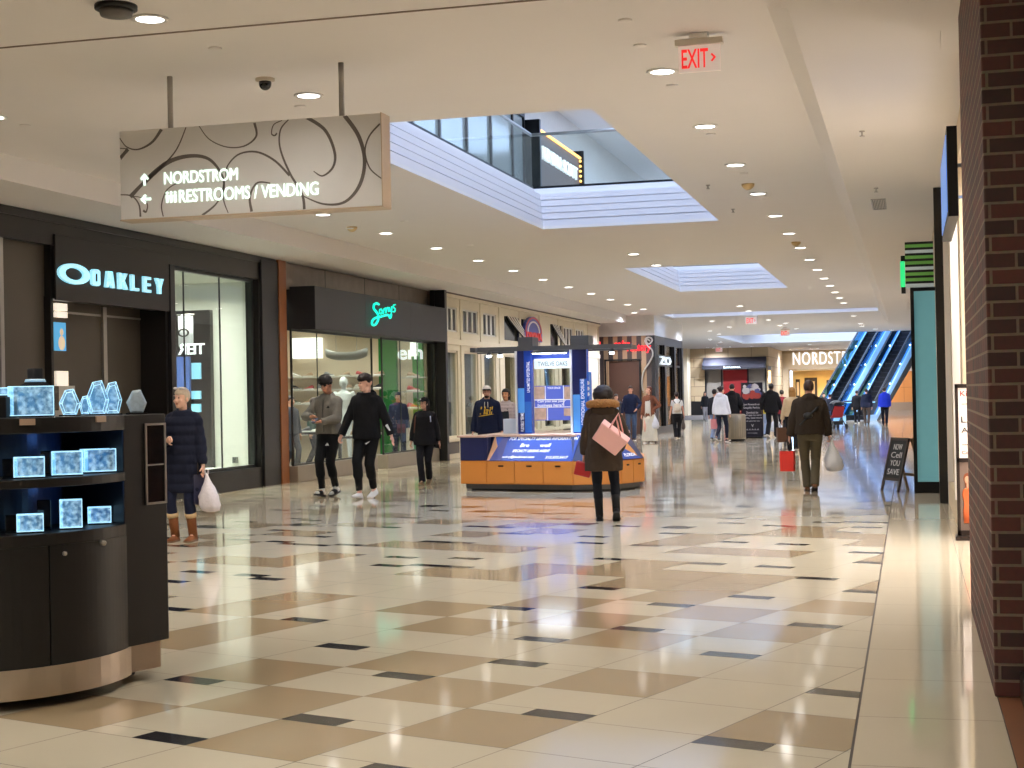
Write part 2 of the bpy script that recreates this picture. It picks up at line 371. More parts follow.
b = NB(); bx(b, 2.5, 2.7, -10.2, 110.2, -.01, 8.8); struct('wall_outer_right', b, M_facade)
# upper storefront glazing and the lit jewellery shop
UE = gx(537, 150, UW + .3).y - .3
g = thing('upper_shopfront', 'pale glazed upstairs shopfront with dark mullions left of the lit sign', 'shopfront', (UW + .05, 27, 5.06))
p = NB(); bx(p, UW + .03, UW + .05, 22, UE, 5.1, 7.9); obj('glass_panel', p, mat('upper_glass', (176, 184, 180), .12), g)
p = NB()
for y in (22, 23.6, 25.2, 26.8, 28.6, 30.4, 32.2, UE - .07): bx(p, UW + .02, UW + .1, y, y + .07, 5.06, 7.95)
bx(p, UW + .02, UW + .1, 22, UE, 7.86, 7.98); obj('mullion', p, M_black_metal, g)
KY0 = gx(537, 150, UW + .3).y; KY1 = gx(580, 180, UW + .3).y; KZ = gx(558, 190, UW + .3).z - .15
g = thing('jewellery_shopfront', 'upstairs shop with white lettering and a gold bulb border, seen through the ceiling opening', 'shopfront', (UW + .2, 37.5, 5.06))
p = NB(); bx(p, UW + .01, UW + .3, KY0, KY1, KZ, KZ + 1.35); obj('sign_panel', p, mat('taupe_panel', (104, 84, 70), .5), g)
for ya, yb in ((KY0 - .12, KY0), (KY1, KY1 + .1)): p = NB(); bx(p, UW + .01, UW + .4, ya, yb, 5.06, KZ + 1.5); obj('portal_post', p, M_black_metal, g)
p = NB()
p.free(); spots_ = [(KY0 + .08 + k * (KY1 - KY0 - .16) / 33, KZ + 1.3) for k in range(34)] + [(yy, KZ + .05 + k * .13) for k in range(10) for yy in (KY0 + .06, KY1 - .06)]
for yy, zz in spots_: p = NB(); ell(p, (UW + .33, yy, zz), (.035, .035, .035), nu=6, nv=4); obj('bulb', p, mat('gold_bulbs', (255, 210, 130), .4, emit=(255, 190, 100), es=3), g)
obj('lettering', place(text_bm('KENDRA SCOTT', KY1 - KY0 - .9, .32, .05, .0), (UW + .3, KY0 + .45, KZ + .66), *LW), mat('lit_white_letter', (255, 255, 255), .4, emit=(235, 248, 255), es=.8, var=0), g)
p = NB(); bx(p, UW + .01, UW + .05, KY0 + .2, KY1 - .2, 5.1, KZ - .05); obj('shop_window', p, mat('upper_shop_glow', (190, 210, 225), .2, emit=(190, 220, 255), es=.5), g)
p = NB(); bx(p, UW + .05, UW + .1, KY0 + 2.2, KY0 + 2.3, 5.1, KZ); bx(p, UW + .05, UW + .1, KY0 + 3.2, KY0 + 3.3, 5.1, KZ); obj('mullion', p, M_black_metal, g)
# ---------------------------------------------------------------- downlights
def downlight():
    t = thing('ceiling_light', 'x', 'ceiling light', (0, 0, ZC))
    b = NB(); lathe(b, [(.105, .004), (.135, .0), (.14, -.008), (.105, -.012), (.1, .002)], n=24); obj('trim_ring', b, M_white, t, local=True)
    ld = bpy.data.lights.new('downlight_lamp', 'SPOT'); ld.energy = SPOT; ld.spot_size = R(158); ld.spot_blend = .8; ld.shadow_soft_size = .09; ld.color = lin((254, 248, 240))[:3]
    o = bpy.data.objects.new('downlight_lamp', ld); col.objects.link(o); o.parent = t; o.location = (0, 0, -.03)
    b = NB(); lathe(b, [(.0, -.0035), (.103, -.0035), (.103, -.0095), (.0, -.0105)], n=24); obj('lens', b, M_lens, t, local=True)
    return t
ROWS = {}; mid_lamp = None
rr = [(-2.05, 13.11 + 2.865 * k) for k in range(14)]
rl = [(-8.63, 12.9 + 2.85 * k) for k in range(14)]
inn = [(-5.36, 10.0), (-5.35, 13.0), (-5.37, 30.1), (-5.38, 32.95), (-5.4, 50.1), (-5.45, 53.3)]
beh = [(x, y) for x in (-8.6, -5.36, -2.05) for y in (-6, -2, 2, 6)] + [(-2.05, 10.25), (-8.63, 10.0)]
far = [(-8.94, 69.8), (-9.0, 73.8), (-10.4, 81.0), (-10.41, 85.8), (-11.2, 91), (-12.2, 97), (-2.02, 66.5), (-2.04, 69.5), (-1.54, 73.3), (-.8, 75.2), (-6, 95), (-9, 104), (-3, 104), (-6, 104), (-6.6, 106.3), (-4.2, 106.3), (-8, 106), (-1.2, 102), (-11, 95.5), (-12.4, 95.5), (-9.6, 95.5), (-5, 70), (-5, 64), (-7.6, 60), (-7.6, 66), (-9.3, 52.0), (-5.4, 60.5), (-5.4, 66), (-2.05, 59.5)]  # measured lamps first, then extra ones added to brighten facade and ceiling
LAB = ('{} recessed round downlight in the {} from the camera', )
first = downlight(); used = False
cool = downlight(); cool_used = False
for ch in cool.children:
    if ch.type == 'LIGHT': ch.data = ch.data.copy(); mid_lamp = ch.data.copy(); mid_lamp.energy = SPOT * 2.2; mid_lamp.color = lin((236, 240, 255))[:3]; ch.data.energy = SPOT * 5; ch.data.color = lin((218, 230, 255))[:3]
ordn = ['nearest', 'second', 'third', 'fourth', 'fifth', 'sixth', 'seventh', 'eighth', 'ninth', 'tenth', 'eleventh', 'twelfth', 'thirteenth', 'fourteenth']
def put(x, y, label, group):
    global used
    if not used: first.location = (x, y, ZC); first['label'] = label; first['group'] = group; used = True; return first
    return dup(first, (x, y, ZC), label=label, group=group)
for k, (x, y) in enumerate(rr): put(x, y, 'round recessed ceiling downlight, %s in the right row under the exit sign side' % ordn[k], 'downlights in the right row')
for k, (x, y) in enumerate(rl): put(x, y, 'round recessed ceiling downlight, %s in the left row over the shopfronts' % ordn[k], 'downlights in the left row')
il = ['round downlight in ceiling above the left end of the hanging sign, near the smoke detector', 'round downlight in ceiling above the right end of the hanging sign', 'left one of two downlights between the two ceiling openings', 'right one of two downlights between the two ceiling openings', 'left one of two downlights beyond the second ceiling opening', 'right one of two downlights beyond the second ceiling opening']
for (x, y), l in zip(inn, il): put(x, y, l, 'downlights along the middle of the ceiling')
for x, y in beh: put(x, y, 'round recessed downlight in the ceiling behind the camera', 'downlights behind the camera')
for x, y in far:
    if not cool_used: cool.location = (x, y, ZC); cool['label'] = 'small bright round downlight in the far ceiling, among real and added ones'; cool['group'] = 'far downlights'; cool_used = True
    else: dup(cool, (x, y, ZC))
for o in [q for q in col.objects if q.get('group') in ('downlights in the right row', 'downlights in the left row', 'downlights along the middle of the ceiling') and q.location.y > 37]:
    for ch in o.children:
        if ch.type == 'LIGHT': ch.data = mid_lamp
# ---------------------------------------------------------------- small ceiling fittings
def disc(name, label, cat, p, r, h, m, group=None, dome=None):
    b = NB(); lathe(b, [(0, 0), (r, 0), (r, -h * .6), (r * .85, -h), (0, -h)], p, 18)
    return tag(obj(name, b, m), label, cat, group)
g = thing('smoke_detector', 'round black smoke detector on the ceiling at top left', 'smoke detector', (-5.41, 9.6, ZC))
b = NB(); lathe(b, [(0, 0), (.15, 0), (.15, -.03), (.125, -.035), (0, -.035)], (0, 0, 0), 24); obj('base_plate', b, M_black_metal, g, local=True)
b = NB(); lathe(b, [(0, -.035), (.12, -.035), (.11, -.075), (.06, -.085), (0, -.085)], (0, 0, 0), 24); obj('sensor_head', b, mat('grey_plastic', (84, 80, 76), .5), g, local=True)
g = thing('security_camera', 'black dome security camera on the ceiling above the hanging sign', 'security camera', (-5.43, 12.2, ZC))
b = NB(); lathe(b, [(0, 0), (.085, 0), (.085, -.02), (.062, -.028), (0, -.028)], (0, 0, 0), 24); obj('mounting_ring', b, mat('beige_plastic', (196, 184, 164), .5), g, local=True)
b = NB(); ell(b, (0, 0, -.045), (.056, .056, .06), nu=20, nv=12); obj('dome', b, M_blackglass, g, local=True)
spk = [(215, 48), (25, 125), (625, 20), (640, 45), (672, 85), (711, 134), (744, 173), (767, 198), (300, 106), (404, 221), (290, 215), (350, 228), (470, 245), (520, 268)]
for k, (u, v) in enumerate(spk):
    p = gz(u, v, ZC) if (u, v) not in ((404, 221), (290, 215), (350, 228), (470, 245), (520, 268)) else gz(u, v, 4.04)
    if p.x < -9.79: p = gz(u, v, 4.04)
    disc('ceiling_sprinkler_cover', 'small flat round sprinkler cover in the ceiling', 'sprinkler cover', p, .055, .012, M_ceil, 'flat sprinkler covers in the ceiling')
for k, (u, v) in enumerate(((708, 185), (733, 209), (862, 131), (876, 188))):
    z = ZC if u < 800 else 4.1; p = gz(u, v, z); b = NB(); lathe(b, [(0, 0), (.03, 0), (.03, -.01), (.009, -.012), (.009, -.045), (.026, -.05), (.026, -.056), (0, -.056)], p, 12)
    tag(obj('ceiling_sprinkler', b, M_steel), 'small metal sprinkler head hanging from the ceiling on the right side', 'sprinkler', 'pendant sprinkler heads')
for k, (u, v) in enumerate(((748, 184), (796, 242), (352, 227))):
    p = gz(u, v, ZC); b = NB(); lathe(b, [(0, 0), (.09, 0), (.085, -.03), (.06, -.06), (.03, -.08), (0, -.08)], p, 18)
    tag(obj('ceiling_speaker', b, mat('aged_cream_plastic', (206, 178, 128), .5)), ['cream conical ceiling sensor beside the fourth downlight of the right row', 'cream conical ceiling sensor among the farther right downlights', 'cream conical ceiling sensor below the hanging sign'][k], 'ceiling sensor')
# air vent in the right soffit
p = gz(879, 204, 4.1); g = thing('air_vent', 'grey slatted air vent in the right ceiling soffit', 'vent', (p.x, p.y, 4.1))
b = NB()
for (a, bb, c_, d) in ((-.1, .1, -.6, -.57), (-.1, .1, .57, .6), (-.1, -.08, -.6, .6), (.08, .1, -.6, .6)): bx(b, a, bb, c_, d, -.012, 0)
obj('frame', b, M_steel, g, local=True); b = NB()
for k in range(8): bx(b, -.078 + k * .021, -.070 + k * .021, -.58, .58, -.01, -.001)
obj('slats', b, mat('vent_grey', (120, 116, 110), .5), g, local=True)
# ---------------------------------------------------------------- hanging wayfinding sign
SY = 11.75
g = thing('wayfinding_sign', 'hanging silver direction sign with dark scroll pattern and arrows', 'sign', (-5.4, SY, 3.1))
b = NB(); bx(b, -6.61, -4.2, SY, SY + .2, 3.1, 3.87); obj('sign_box', b, mat('silver_sign', (222, 220, 218), .42, .25, var=.02), g, bev=.006)
b = NB(); bx(b, -4.2, -4.192, SY - .004, SY + .204, 3.095, 3.875); bx(b, -6.615, -4.192, SY - .004, SY + .204, 3.088, 3.1); obj('edge_frame', b, mat('champagne_metal', (196, 176, 152), .4, .3), g)
for u in (-6.17, -4.58):
    b = NB(); tube(b, [(u, SY + .1, 3.87), (u, SY + .1, ZC)], .024, 12); obj('hanging_rod', b, M_steel, g)
SW, SHH = 2.41, .77
def ss(px, py):   # sign-face coordinates from the 3.41x crop of the sign
    return V((-6.61 + (px - 65) / (952 - 65) * SW, 0, 3.87 - ((py - (173 - (px - 65) * .0655)) / 300) * SHH))
def arcpts(pts, n=10):
    P_ = [ss(*p) for p in pts]; out = []
    for i in range(len(P_) - 1):
        p0, p1, p2, p3 = P_[max(i - 1, 0)], P_[i], P_[i + 1], P_[min(i + 2, len(P_) - 1)]
        for k in range(n):
            t = k / n; out.append(.5 * ((2 * p1) + (p2 - p0) * t + (2 * p0 - 5 * p1 + 4 * p2 - p3) * t * t + (3 * p1 - p0 - 3 * p2 + p3) * t ** 3))
    return out + [P_[-1]]
b = NB()
def swirl(pts, w0, w1, w2=None):
    P_ = arcpts(pts); n = len(P_); w2 = w0 if w2 is None else w2; tri = []
    for i, p in enumerate(P_):
        d = (P_[min(i + 1, n - 1)] - P_[max(i - 1, 0)]).normalized(); nn = V((-d.z, 0, d.x)); t = i / (n - 1)
        w = (w0 + (w1 - w0) * t * 2 if t < .5 else w1 + (w2 - w1) * (t - .5) * 2) / 300 * SHH / 2
        q = []
        for s in (-1, 1):
            e = p + nn * w * s; q.append(V((min(max(e.x, -6.607), -4.203), SY - .003, min(max(e.z, 3.102), 3.868))))
        tri.append(q)
    vs = [[b.verts.new(x) for x in q] for q in tri]
    for i in range(n - 1):
        try: b.faces.new((vs[i][0], vs[i][1], vs[i + 1][1], vs[i + 1][0]))
        except ValueError: pass
swirl([(66, 195), (90, 225), (130, 234), (180, 210), (215, 165)], 3, 5, 12)
swirl([(66, 265), (95, 233)], 14, 12); swirl([(66, 230), (95, 232)], 3, 3)
swirl([(300, 160), (265, 235), (210, 295), (150, 345), (100, 395)], 4, 6, 16)
swirl([(150, 345), (230, 280), (310, 256), (380, 268), (425, 330), (425, 400), (440, 445)], 18, 10, 3)
swirl([(345, 155), (380, 200), (440, 226), (500, 222), (540, 190), (535, 146)], 3, 4, 9)
swirl([(628, 138), (600, 152), (592, 180), (602, 188), (610, 180)], 3, 4, 6); swirl([(650, 135), (622, 170), (620, 230), (650, 310), (690, 380), (697, 430)], 4, 7, 10)
swirl([(435, 330), (440, 290), (480, 250), (540, 242), (600, 270), (650, 320)], 4, 6, 8)
swirl([(730, 305), (760, 320), (795, 290), (800, 240), (770, 170), (710, 128)], 3, 9, 12)
swirl([(835, 122), (880, 190), (898, 270), (880, 350), (830, 405), (760, 412), (690, 385)], 14, 12, 3)
swirl([(950, 150), (915, 190), (900, 240), (915, 295), (952, 328)], 6, 5, 4)
swirl([(215, 460), (210, 420), (230, 370), (270, 345)], 4, 5, 3); swirl([(520, 440), (515, 390), (540, 345), (585, 345)], 10, 7, 4)
swirl([(66, 388), (105, 392), (130, 420), (135, 462)], 4, 5, 7); swirl([(105, 393), (140, 398), (160, 420), (155, 445), (145, 440)], 3, 4, 8)
swirl([(350, 455), (395, 420), (420, 380), (428, 330)], 8, 5, 4)
obj('scroll_pattern', b, mat('scroll_ink', (104, 96, 92), .6), g)
M_lit = mat('sign_lettering', (240, 255, 246), .4, emit=(225, 255, 238), es=1.35, var=0)
L = NB()
def sgn(txt, x0, x1, ybase, h):
    join(L, place(text_bm(txt, x1 - x0, h, .006, 0), (x0, SY - .004, ybase), *FW))
xa = lambda px: -6.61 + (px - 65) / 887 * SW
sgn('NORDSTROM', xa(221), xa(475), ss(221, 352).z, .105)
sgn('RESTROOMS / VENDING', xa(272), xa(745), ss(272, 413).z, .11)
for k in range(3):   # three restroom figures
    x = xa(230 + k * 14); z = ss(232, 414).z
    prism(L, [(x - .008, SY - .004, z), (x + .008, SY - .004, z), (x + .014, SY - .004, z + .066), (x - .014, SY - .004, z + .066)], (0, -.004, 0)); lathe_c = (x, z + .09)
    prism(L, [(x + .012 * math.cos(a * PI / 4), SY - .004, z + .086 + .012 * math.sin(a * PI / 4)) for a in range(8)], (0, -.004, 0))
def arrow(cx, cz, ang):
    M_ = Matrix.Rotation(ang, 3, 'Y')
    for pts in ([(-.01, -.05), (.01, -.05), (.01, .03), (-.01, .03)], [(-.042, .008), (-.028, -.006), (0, .024), (.028, -.006), (.042, .008), (0, .052)]):
        prism(L, [V((cx, SY - .004, cz)) + M_ @ V((x, 0, z)) for x, z in pts], (0, -.004, 0))
arrow(xa(152), ss(152, 336).z, 0); arrow(xa(155), ss(155, 402).z, -PI / 2)
obj('lettering', L, M_lit, g)
# ---------------------------------------------------------------- exit signs
M_exit = mat('exit_red', (210, 30, 30), .4, emit=(255, 40, 35), es=.7, var=0)
def exit_sign(x, y, zt, s, label):
    g = thing('exit_sign', label, 'exit sign', (x, y, zt))
    b = NB(); bx(b, -.07 * s, .07 * s, -.06 * s, .06 * s, 0, ZC - zt); obj('ceiling_mount', b, M_white, g, local=True)
    b = NB(); bx(b, -.19 * s, .19 * s, -.04 * s, .04 * s, -.05 * s, 0); obj('housing', b, mat('exit_housing', (222, 214, 200), .5), g, local=True, bev=.004)
    b = NB(); bx(b, -.165 * s, .165 * s, -.012 * s, .012 * s, -.26 * s, -.05 * s); obj('face_plate', b, mat('exit_plate', (235, 225, 215), .35, emit=(255, 235, 225), es=.25), g, local=True)
    L_ = NB(); join(L_, place(text_bm('EXIT', .21 * s, .15 * s, .006, .012), (-.14 * s, -.013 * s, -.23 * s), *FW))
    prism(L_, [(.09 * s, -.013 * s, -.13 * s), (.102 * s, -.013 * s, -.122 * s), (.132 * s, -.013 * s, -.155 * s), (.102 * s, -.013 * s, -.188 * s), (.09 * s, -.013 * s, -.18 * s), (.112 * s, -.013 * s, -.155 * s)], (0, -.005, 0))
    obj('lettering', L_, M_exit, g, local=True)
exit_sign(-1.555, 11.85, 4.295, 1.0, 'red exit sign with right arrow hanging from ceiling near the camera')
p = gy(751, 313, 55); exit_sign(p.x, p.y, min(p.z, 4.25), 1.2, 'small red exit sign far off, beyond the second ceiling opening')
p = gy(785, 328, 68); exit_sign(p.x, p.y, min(p.z, 4.25), 1.2, 'small red exit sign far off toward the escalators')
p = gy(719, 351, 90); exit_sign(p.x, p.y, 4.2, 1.2, 'faint red exit sign farthest down the hall near the dark awning')
# ================================================================ left side: eyewear shop
WX = -11.0
b = NB()
bx(b, WX - .25, WX, -10, 13.0, 0, 4.04)
bx(b, WX - .25, WX, 13.0, 25.0, 3.63, 4.04); bx(b, WX - .25, WX, 13.0, 16.68, 0, .66)
bx(b, WX - .25, WX, 20.95, 21.12, 0, 3.63); bx(b, WX - .25, WX, 21.12, 24.26, 0, .34); bx(b, WX - .25, WX, 24.26, 25.0, 0, 3.63)
bx(b, WX - .25, WX - .12, 16.72, 17.72, 0, 3.63, 1); bx(b, WX - .25, WX - .02, 17.72, 20.95, 2.92, 3.63)
bx(b, WX - .6, WX - .45, 17.6, 21.0, 0, 3.0, 1); bx(b, WX - .45, WX - .02, 20.88, 20.96, 0, 2.95); bx(b, WX - .45, WX - .02, 17.7, 17.76, 0, 2.95)
struct('wall_left', b, [M_bronze, mat('light_bronze_panel', (76, 68, 58), .4, .35, var=.3, scale=.9)])
b = NB(); bx(b, WX, WX + .05, 24.3, 25.0, 0, 3.98); bx(b, WX, WX + .04, 20.95, 21.1, 0, 3.63); bx(b, WX, WX + .03, 13, 25.0, 3.93, 4.03); struct('trim_6', b, M_dark, bev=.006)
b = NB(); bx(b, WX - .1, WX + .07, 25.0, 25.32, 0, 4.03); struct('trim_7', b, mat('brown_wood_post', (132, 78, 40), .45, var=.12))
b = NB(); bx(b, WX - .2, WX + .02, 24.99, 25.03, 0, 4.03); struct('trim_8', b, M_dark)
g = thing('eyewear_shop_sign', 'dark sign panel with glowing pale blue ring and OAKLEY letters', 'shop sign', (WX, 19.3, 2.9))
b = NB(); bx(b, WX, WX + .03, 17.76, 20.93, 2.9, 3.78); obj('sign_panel', b, mat('sign_bronze', (34, 30, 29), .4, .3, var=.12, scale=2), g, bev=.008)
M_cyan = mat('lit_cyan_letter', (200, 240, 250), .4, emit=(150, 225, 245), es=.85, var=0)
b = NB(); XL = WX + .06; pa, pb = gx(58.8, 273, XL), gx(89.7, 275, XL); cy = (pa.y + pb.y) / 2; ry_ = (pb.y - pa.y) / 2; cz = (pa.z + pb.z) / 2; rz2 = (gx(74, 264.3, XL).z - gx(74, 284.6, XL).z) / 2; rings = []
for k in range(40):
    a = 2 * PI * k / 40; co, si = math.cos(a), math.sin(a)
    rings.append([(WX + .03, cy + ry_ * co, cz + rz2 * si), (WX + .07, cy + ry_ * co, cz + rz2 * si), (WX + .07, cy + ry_ * .62 * co, cz + rz2 * .6 * si), (WX + .03, cy + ry_ * .62 * co, cz + rz2 * .6 * si)])
rings.append(rings[0]); loft(b, rings, caps=False, smooth=False); obj('ring_logo', b, M_cyan, g)
b = NB(); x0 = WX + .03
LET = {'O': [[(0, .1), (.1, 0), (.3, 0), (.4, .1), (.4, .9), (.3, 1), (.1, 1), (0, .9)]],
       'A': [[(0, 0), (.13, 0), (.3, 1), (.1, 1)], [(.31, 0), (.46, 0), (.36, 1), (.2, 1)], [(.1, .2), (.36, .2), (.36, .36), (.1, .36)]],
       'K': [[(0, 0), (.15, 0), (.15, 1), (0, 1)], [(.15, .42), (.3, 1), (.46, 1), (.28, .5)], [(.15, .6), (.28, .62), (.48, 0), (.31, 0)]],
       'L': [[(0, 0), (.15, 0), (.15, 1), (0, 1)], [(.15, 0), (.4, 0), (.4, .18), (.15, .18)]],
       'E': [[(0, 0), (.15, 0), (.15, 1), (0, 1)], [(.15, 0), (.4, 0), (.4, .17), (.15, .17)], [(.15, .42), (.38, .42), (.38, .58), (.15, .58)], [(.15, .83), (.4, .83), (.4, 1), (.15, 1)]],
       'Y': [[(.15, 0), (.31, 0), (.31, .5), (.15, .5)], [(0, 1), (.15, 1), (.31, .5), (.17, .42)], [(.31, 1), (.46, 1), (.3, .42), (.15, .5)]]}
YS, YE = gx(91.8, 277, XL).y, gx(165, 287, XL).y; ZB, ZT = gx(97, 286, XL).z, gx(97, 269.5, XL).z; y = YS; wscale = (YE - YS) / (6 * .46 + 5 * .11)
for ch in 'OAKLEY':
    for poly in LET[ch]: prism(b, [(x0, y + px * .84 * wscale, ZB + pz * (ZT - ZB)) for px, pz in poly], (.04, 0, 0))
    if ch == 'O': b2 = None
    y += (.46 + .11) * wscale
for f in b.faces: f.smooth = False
obj('lettering', b, M_cyan, g)
b = NB(); bx(b, x0 + .04, x0 + .043, YS + .135 * wscale, YS + .20 * wscale, ZB + .06, ZT - .06); obj('letter_counter', b, M_dark, g)
# recessed entrance wall: metal strip, photo panels
b = NB(); bx(b, WX - .45, WX - .41, 19.72, 19.82, 0, 2.92); struct('trim_9', b, M_steel)
b = NB(); bx(b, WX - .45, WX - .44, 17.74, 20.93, 2.78, 2.81); struct('trim_10', b, M_steel)
def facing(u0, v0, u1, v1, x):  # rectangle on a plane x = const from two picture corners
    p, q = gx(u0, v0, x), gx(u1, v1, x); return p.y, q.y, q.z, p.z
y0, y1, z0, z1 = facing(53, 322, 65, 351, WX - .44)
g = thing('poster', 'bright blue and orange portrait poster in the dark shop entrance', 'poster', (WX - .44, (y0 + y1) / 2, z0))
b = NB(); bx(b, WX - .45, WX - .42, y0, y1, z0, z1); obj('poster_panel', b, mat('poster_blue', (70, 150, 200), .4, emit=(90, 175, 225), es=.6), g)
b = NB(); hy, hz_ = y1 - y0, z1 - z0; ell(b, (WX - .42, y0 + .62 * hy, z0 + .66 * hz_), (.006, .16 * hy, .13 * hz_)); ell(b, (WX - .42, y0 + .62 * hy, z0 + .27 * hz_), (.005, .3 * hy, .26 * hz_))
obj('portrait', b, mat('poster_skin', (214, 190, 160), .5, emit=(225, 200, 170), es=.5), g)
y0, y1, z0, z1 = facing(54, 371, 66, 386, WX - .44)
b = NB(); bx(b, WX - .45, WX - .4, y0, y1, z0, z1); tag(obj('display_case', b, mat('display_white', (220, 215, 205), .3, emit=(255, 240, 220), es=.6)), 'small bright white eyewear display case in the dark entrance', 'display case')
y0, y1, z0, z1 = facing(54, 303, 65, 318, WX - .44)
b = NB(); bx(b, WX - .45, WX - .4, y0, y1, z0, z0 + .08); bx(b, WX - .45, WX - .4, y0, y1, z1 - .1, z1); tag(obj('entrance_lamp', b, mat('entrance_glow', (230, 225, 215), .3, emit=(255, 240, 220), es=.9)), 'pale light bar at the top of the dark shop entrance', 'lamp')
# left edge window (only its edge is in frame)
w = struct('window_1', (lambda b: (bx(b, WX - .12, WX - .06, 16.62, 16.7, .66, 3.63), bx(b, WX - .12, WX - .06, 13, 13.06, .66, 3.63), b)[2])(NB()), M_steel)
b = NB(); bx(b, WX - .1, WX - .09, 13.06, 16.62, .66, 3.63); obj('pane', b, M_glass, w)
b = NB(); bx(b, WX - 2.2, WX - 2.1, 12.8, 16.7, 0, 3.7); struct('wall_window_back', b, mat('shop_grey', (70, 74, 74), .6))
# display window
b = NB(); bx(b, WX - .18, WX - .1, 21.12, 21.2, .34, 3.63); bx(b, WX - .18, WX - .1, 24.2, 24.26, .34, 3.63); bx(b, WX - .18, WX - .1, 21.12, 24.26, .34, .39); bx(b, WX - .18, WX - .1, 21.12, 24.26, 3.58, 3.63)
bx(b, WX - .155, WX - .13, 23.0, 23.016, .39, 3.58); bx(b, WX - .155, WX - .13, 21.72, 21.732, .39, 3.58)
w = struct('window_2', b, mat('window_steel', (60, 62, 60), .3, .6)); b = NB(); bx(b, WX - .145, WX - .135, 21.2, 24.2, .39, 3.58); obj('pane', b, M_glass, w)
M_pale = mat('pale_green_wall', (224, 226, 214), .6, var=.02)
SX = -14.6
b = NB(); bx(b, SX, WX - .25, 24.5, 24.6, 0, 3.7); struct('wall_window_end', b, M_pale)
b = NB(); bx(b, SX, WX - .25, 21.0, 25.0, 3.62, 3.7); bx(b, SX, WX - .25, 21.0, 25, .0, .33); bx(b, SX - .1, SX, 21.0, 25, 0, 3.7); bx(b, -11.45, WX - .25, 20.96, 21.06, 0, 3.7); struct('wall_window_box', b, M_pale)
def gyr(u0, v0, u1, v1, y): p, q = gy(u0, v0, y), gy(u1, v1, y); return p.x, q.x, q.z, p.z
x0, x1, z0, z1 = gyr(178, 311, 213, 470, 24.4)
g = thing('dark_display_panel', 'tall black display panel behind the eyewear shop window', 'display panel', ((x0 + x1) / 2, 24.4, .33))
b = NB(); bx(b, SX + .05, x1, 24.38, 24.5, .33, z1); obj('panel', b, M_dark, g)
b = NB(); mx_, _, mz0, mz1 = gyr(188, 346, 204, 354, 24.36)
join(b, place(text_bm('TEIR', gy(204, 350, 24.0).x - gy(178, 350, 24.0).x, .19, .03, .012), (gy(204, 350, 24.0).x, 24.0, gy(204, 354, 24.0).z), (-1, 0, 0), (0, 0, 1)))  # mirrored letters modelled in place of a sign's reflection in the glass
obj('lettering', b, mat('lit_white_letter', (255, 255, 255)), g)  # stand-in for the sign's reflection, not real lettering
M_shelfglow = mat('blue_lit_shelf', (140, 200, 220), .3, emit=(130, 205, 235), es=.7)
for k, (va, vb) in enumerate(((363, 379), (391, 399), (404, 412))):
    xa_, xb_, za, zb = gyr(192, va, 201, vb, 24.36); b = NB(); bx(b, xa_, xb_, 24.33, 24.38, za, zb); obj('lit_shelf', b, M_shelfglow, g)
xa_, xb_, za, zb = gyr(178, 315, 193, 346, 24.1)
g = thing('hanging_banner', 'white hanging banner with a small dark ring mark inside the shop window', 'banner', ((xa_ + xb_) / 2, 24.1, za))
b = NB(); loft(b, [[(xa_ + (xb_ - xa_) * i / 12, 24.1 + .02 * math.sin(i * 1.3), z) for i in range(13)] + [(xb_ - (xb_ - xa_) * i / 12, 24.12 + .02 * math.sin((12 - i) * 1.3), z) for i in range(13)] for z in (za, zb)]); obj('cloth', b, mat('banner_cloth', (224, 226, 228), .8), g)
b = NB(); tube(b, [(xa_ - .03, 24.11, zb), (xb_ + .03, 24.11, zb)], .015); obj('rod', b, M_steel, g)
b = NB(); rr_ = []
for k in range(21):
    a = 2 * PI * k / 20; rr_.append([(xb_ - .16 + r * math.cos(a) * 1.5, 24.06, zb - .32 + r * math.sin(a)) for r in (.05, .075)])
loft(b, rr_, caps=False, closed=False); obj('ring_mark', b, M_dark, g)
xa_, xb_, za, zb = gyr(177, 357, 190, 398, 24.2)
b = NB(); bx(b, xa_, xb_, 24.18, 24.25, za, zb); tag(obj('blue_display_board', b, mat('blue_board', (60, 84, 140), .5, emit=(70, 100, 170), es=.3)), 'blue photo board below the white banner in the shop window', 'display board')
for (u0, v0, u1, v1, lab) in ((251, 443, 255, 449, 'small black wall outlet higher on the pale window side wall'), (233, 457, 238, 463, 'small grey outlet plate low on the pale window side wall')):
    xa_, xb_, za, zb = gyr(u0, v0, u1, v1, 24.49); b = NB(); bx(b, xa_, xb_, 24.46, 24.5, za, zb); g = tag(obj('wall_outlet', b, mat('outlet_grey', (92, 98, 92), .4)), lab, 'outlet')
    b = NB(); bx(b, xa_ + .02, xb_ - .02, 24.45, 24.46, za + .03, (za + zb) / 2 - .01); bx(b, xa_ + .02, xb_ - .02, 24.45, 24.46, (za + zb) / 2 + .01, zb - .03); obj('socket', b, M_dark, g)
for k, (x, y) in enumerate(((-11.7, 22.2), (-12.4, 23.2))):
    g = thing('track_spotlight', ['small white track spotlight near the glass of the eyewear window', 'small white track spotlight deeper inside the eyewear window'][k], 'spotlight', (x, y, 3.62))
    b = NB(); tube(b, [(x, y, 3.62), (x, y, 3.52)], .012); obj('stem', b, M_white, g); b = NB(); tube(b, [(x, y, 3.54), (x + .02, y + .08, 3.44)], [.05, .06], 12); obj('lamp_head', b, M_white, g)
    b = NB(); ell(b, (x + .02, y + .085, 3.435), (.045, .045, .02)); obj('bulb', b, mat('spot_bulb', (255, 255, 255), emit=(255, 250, 240), es=8, var=0), g)
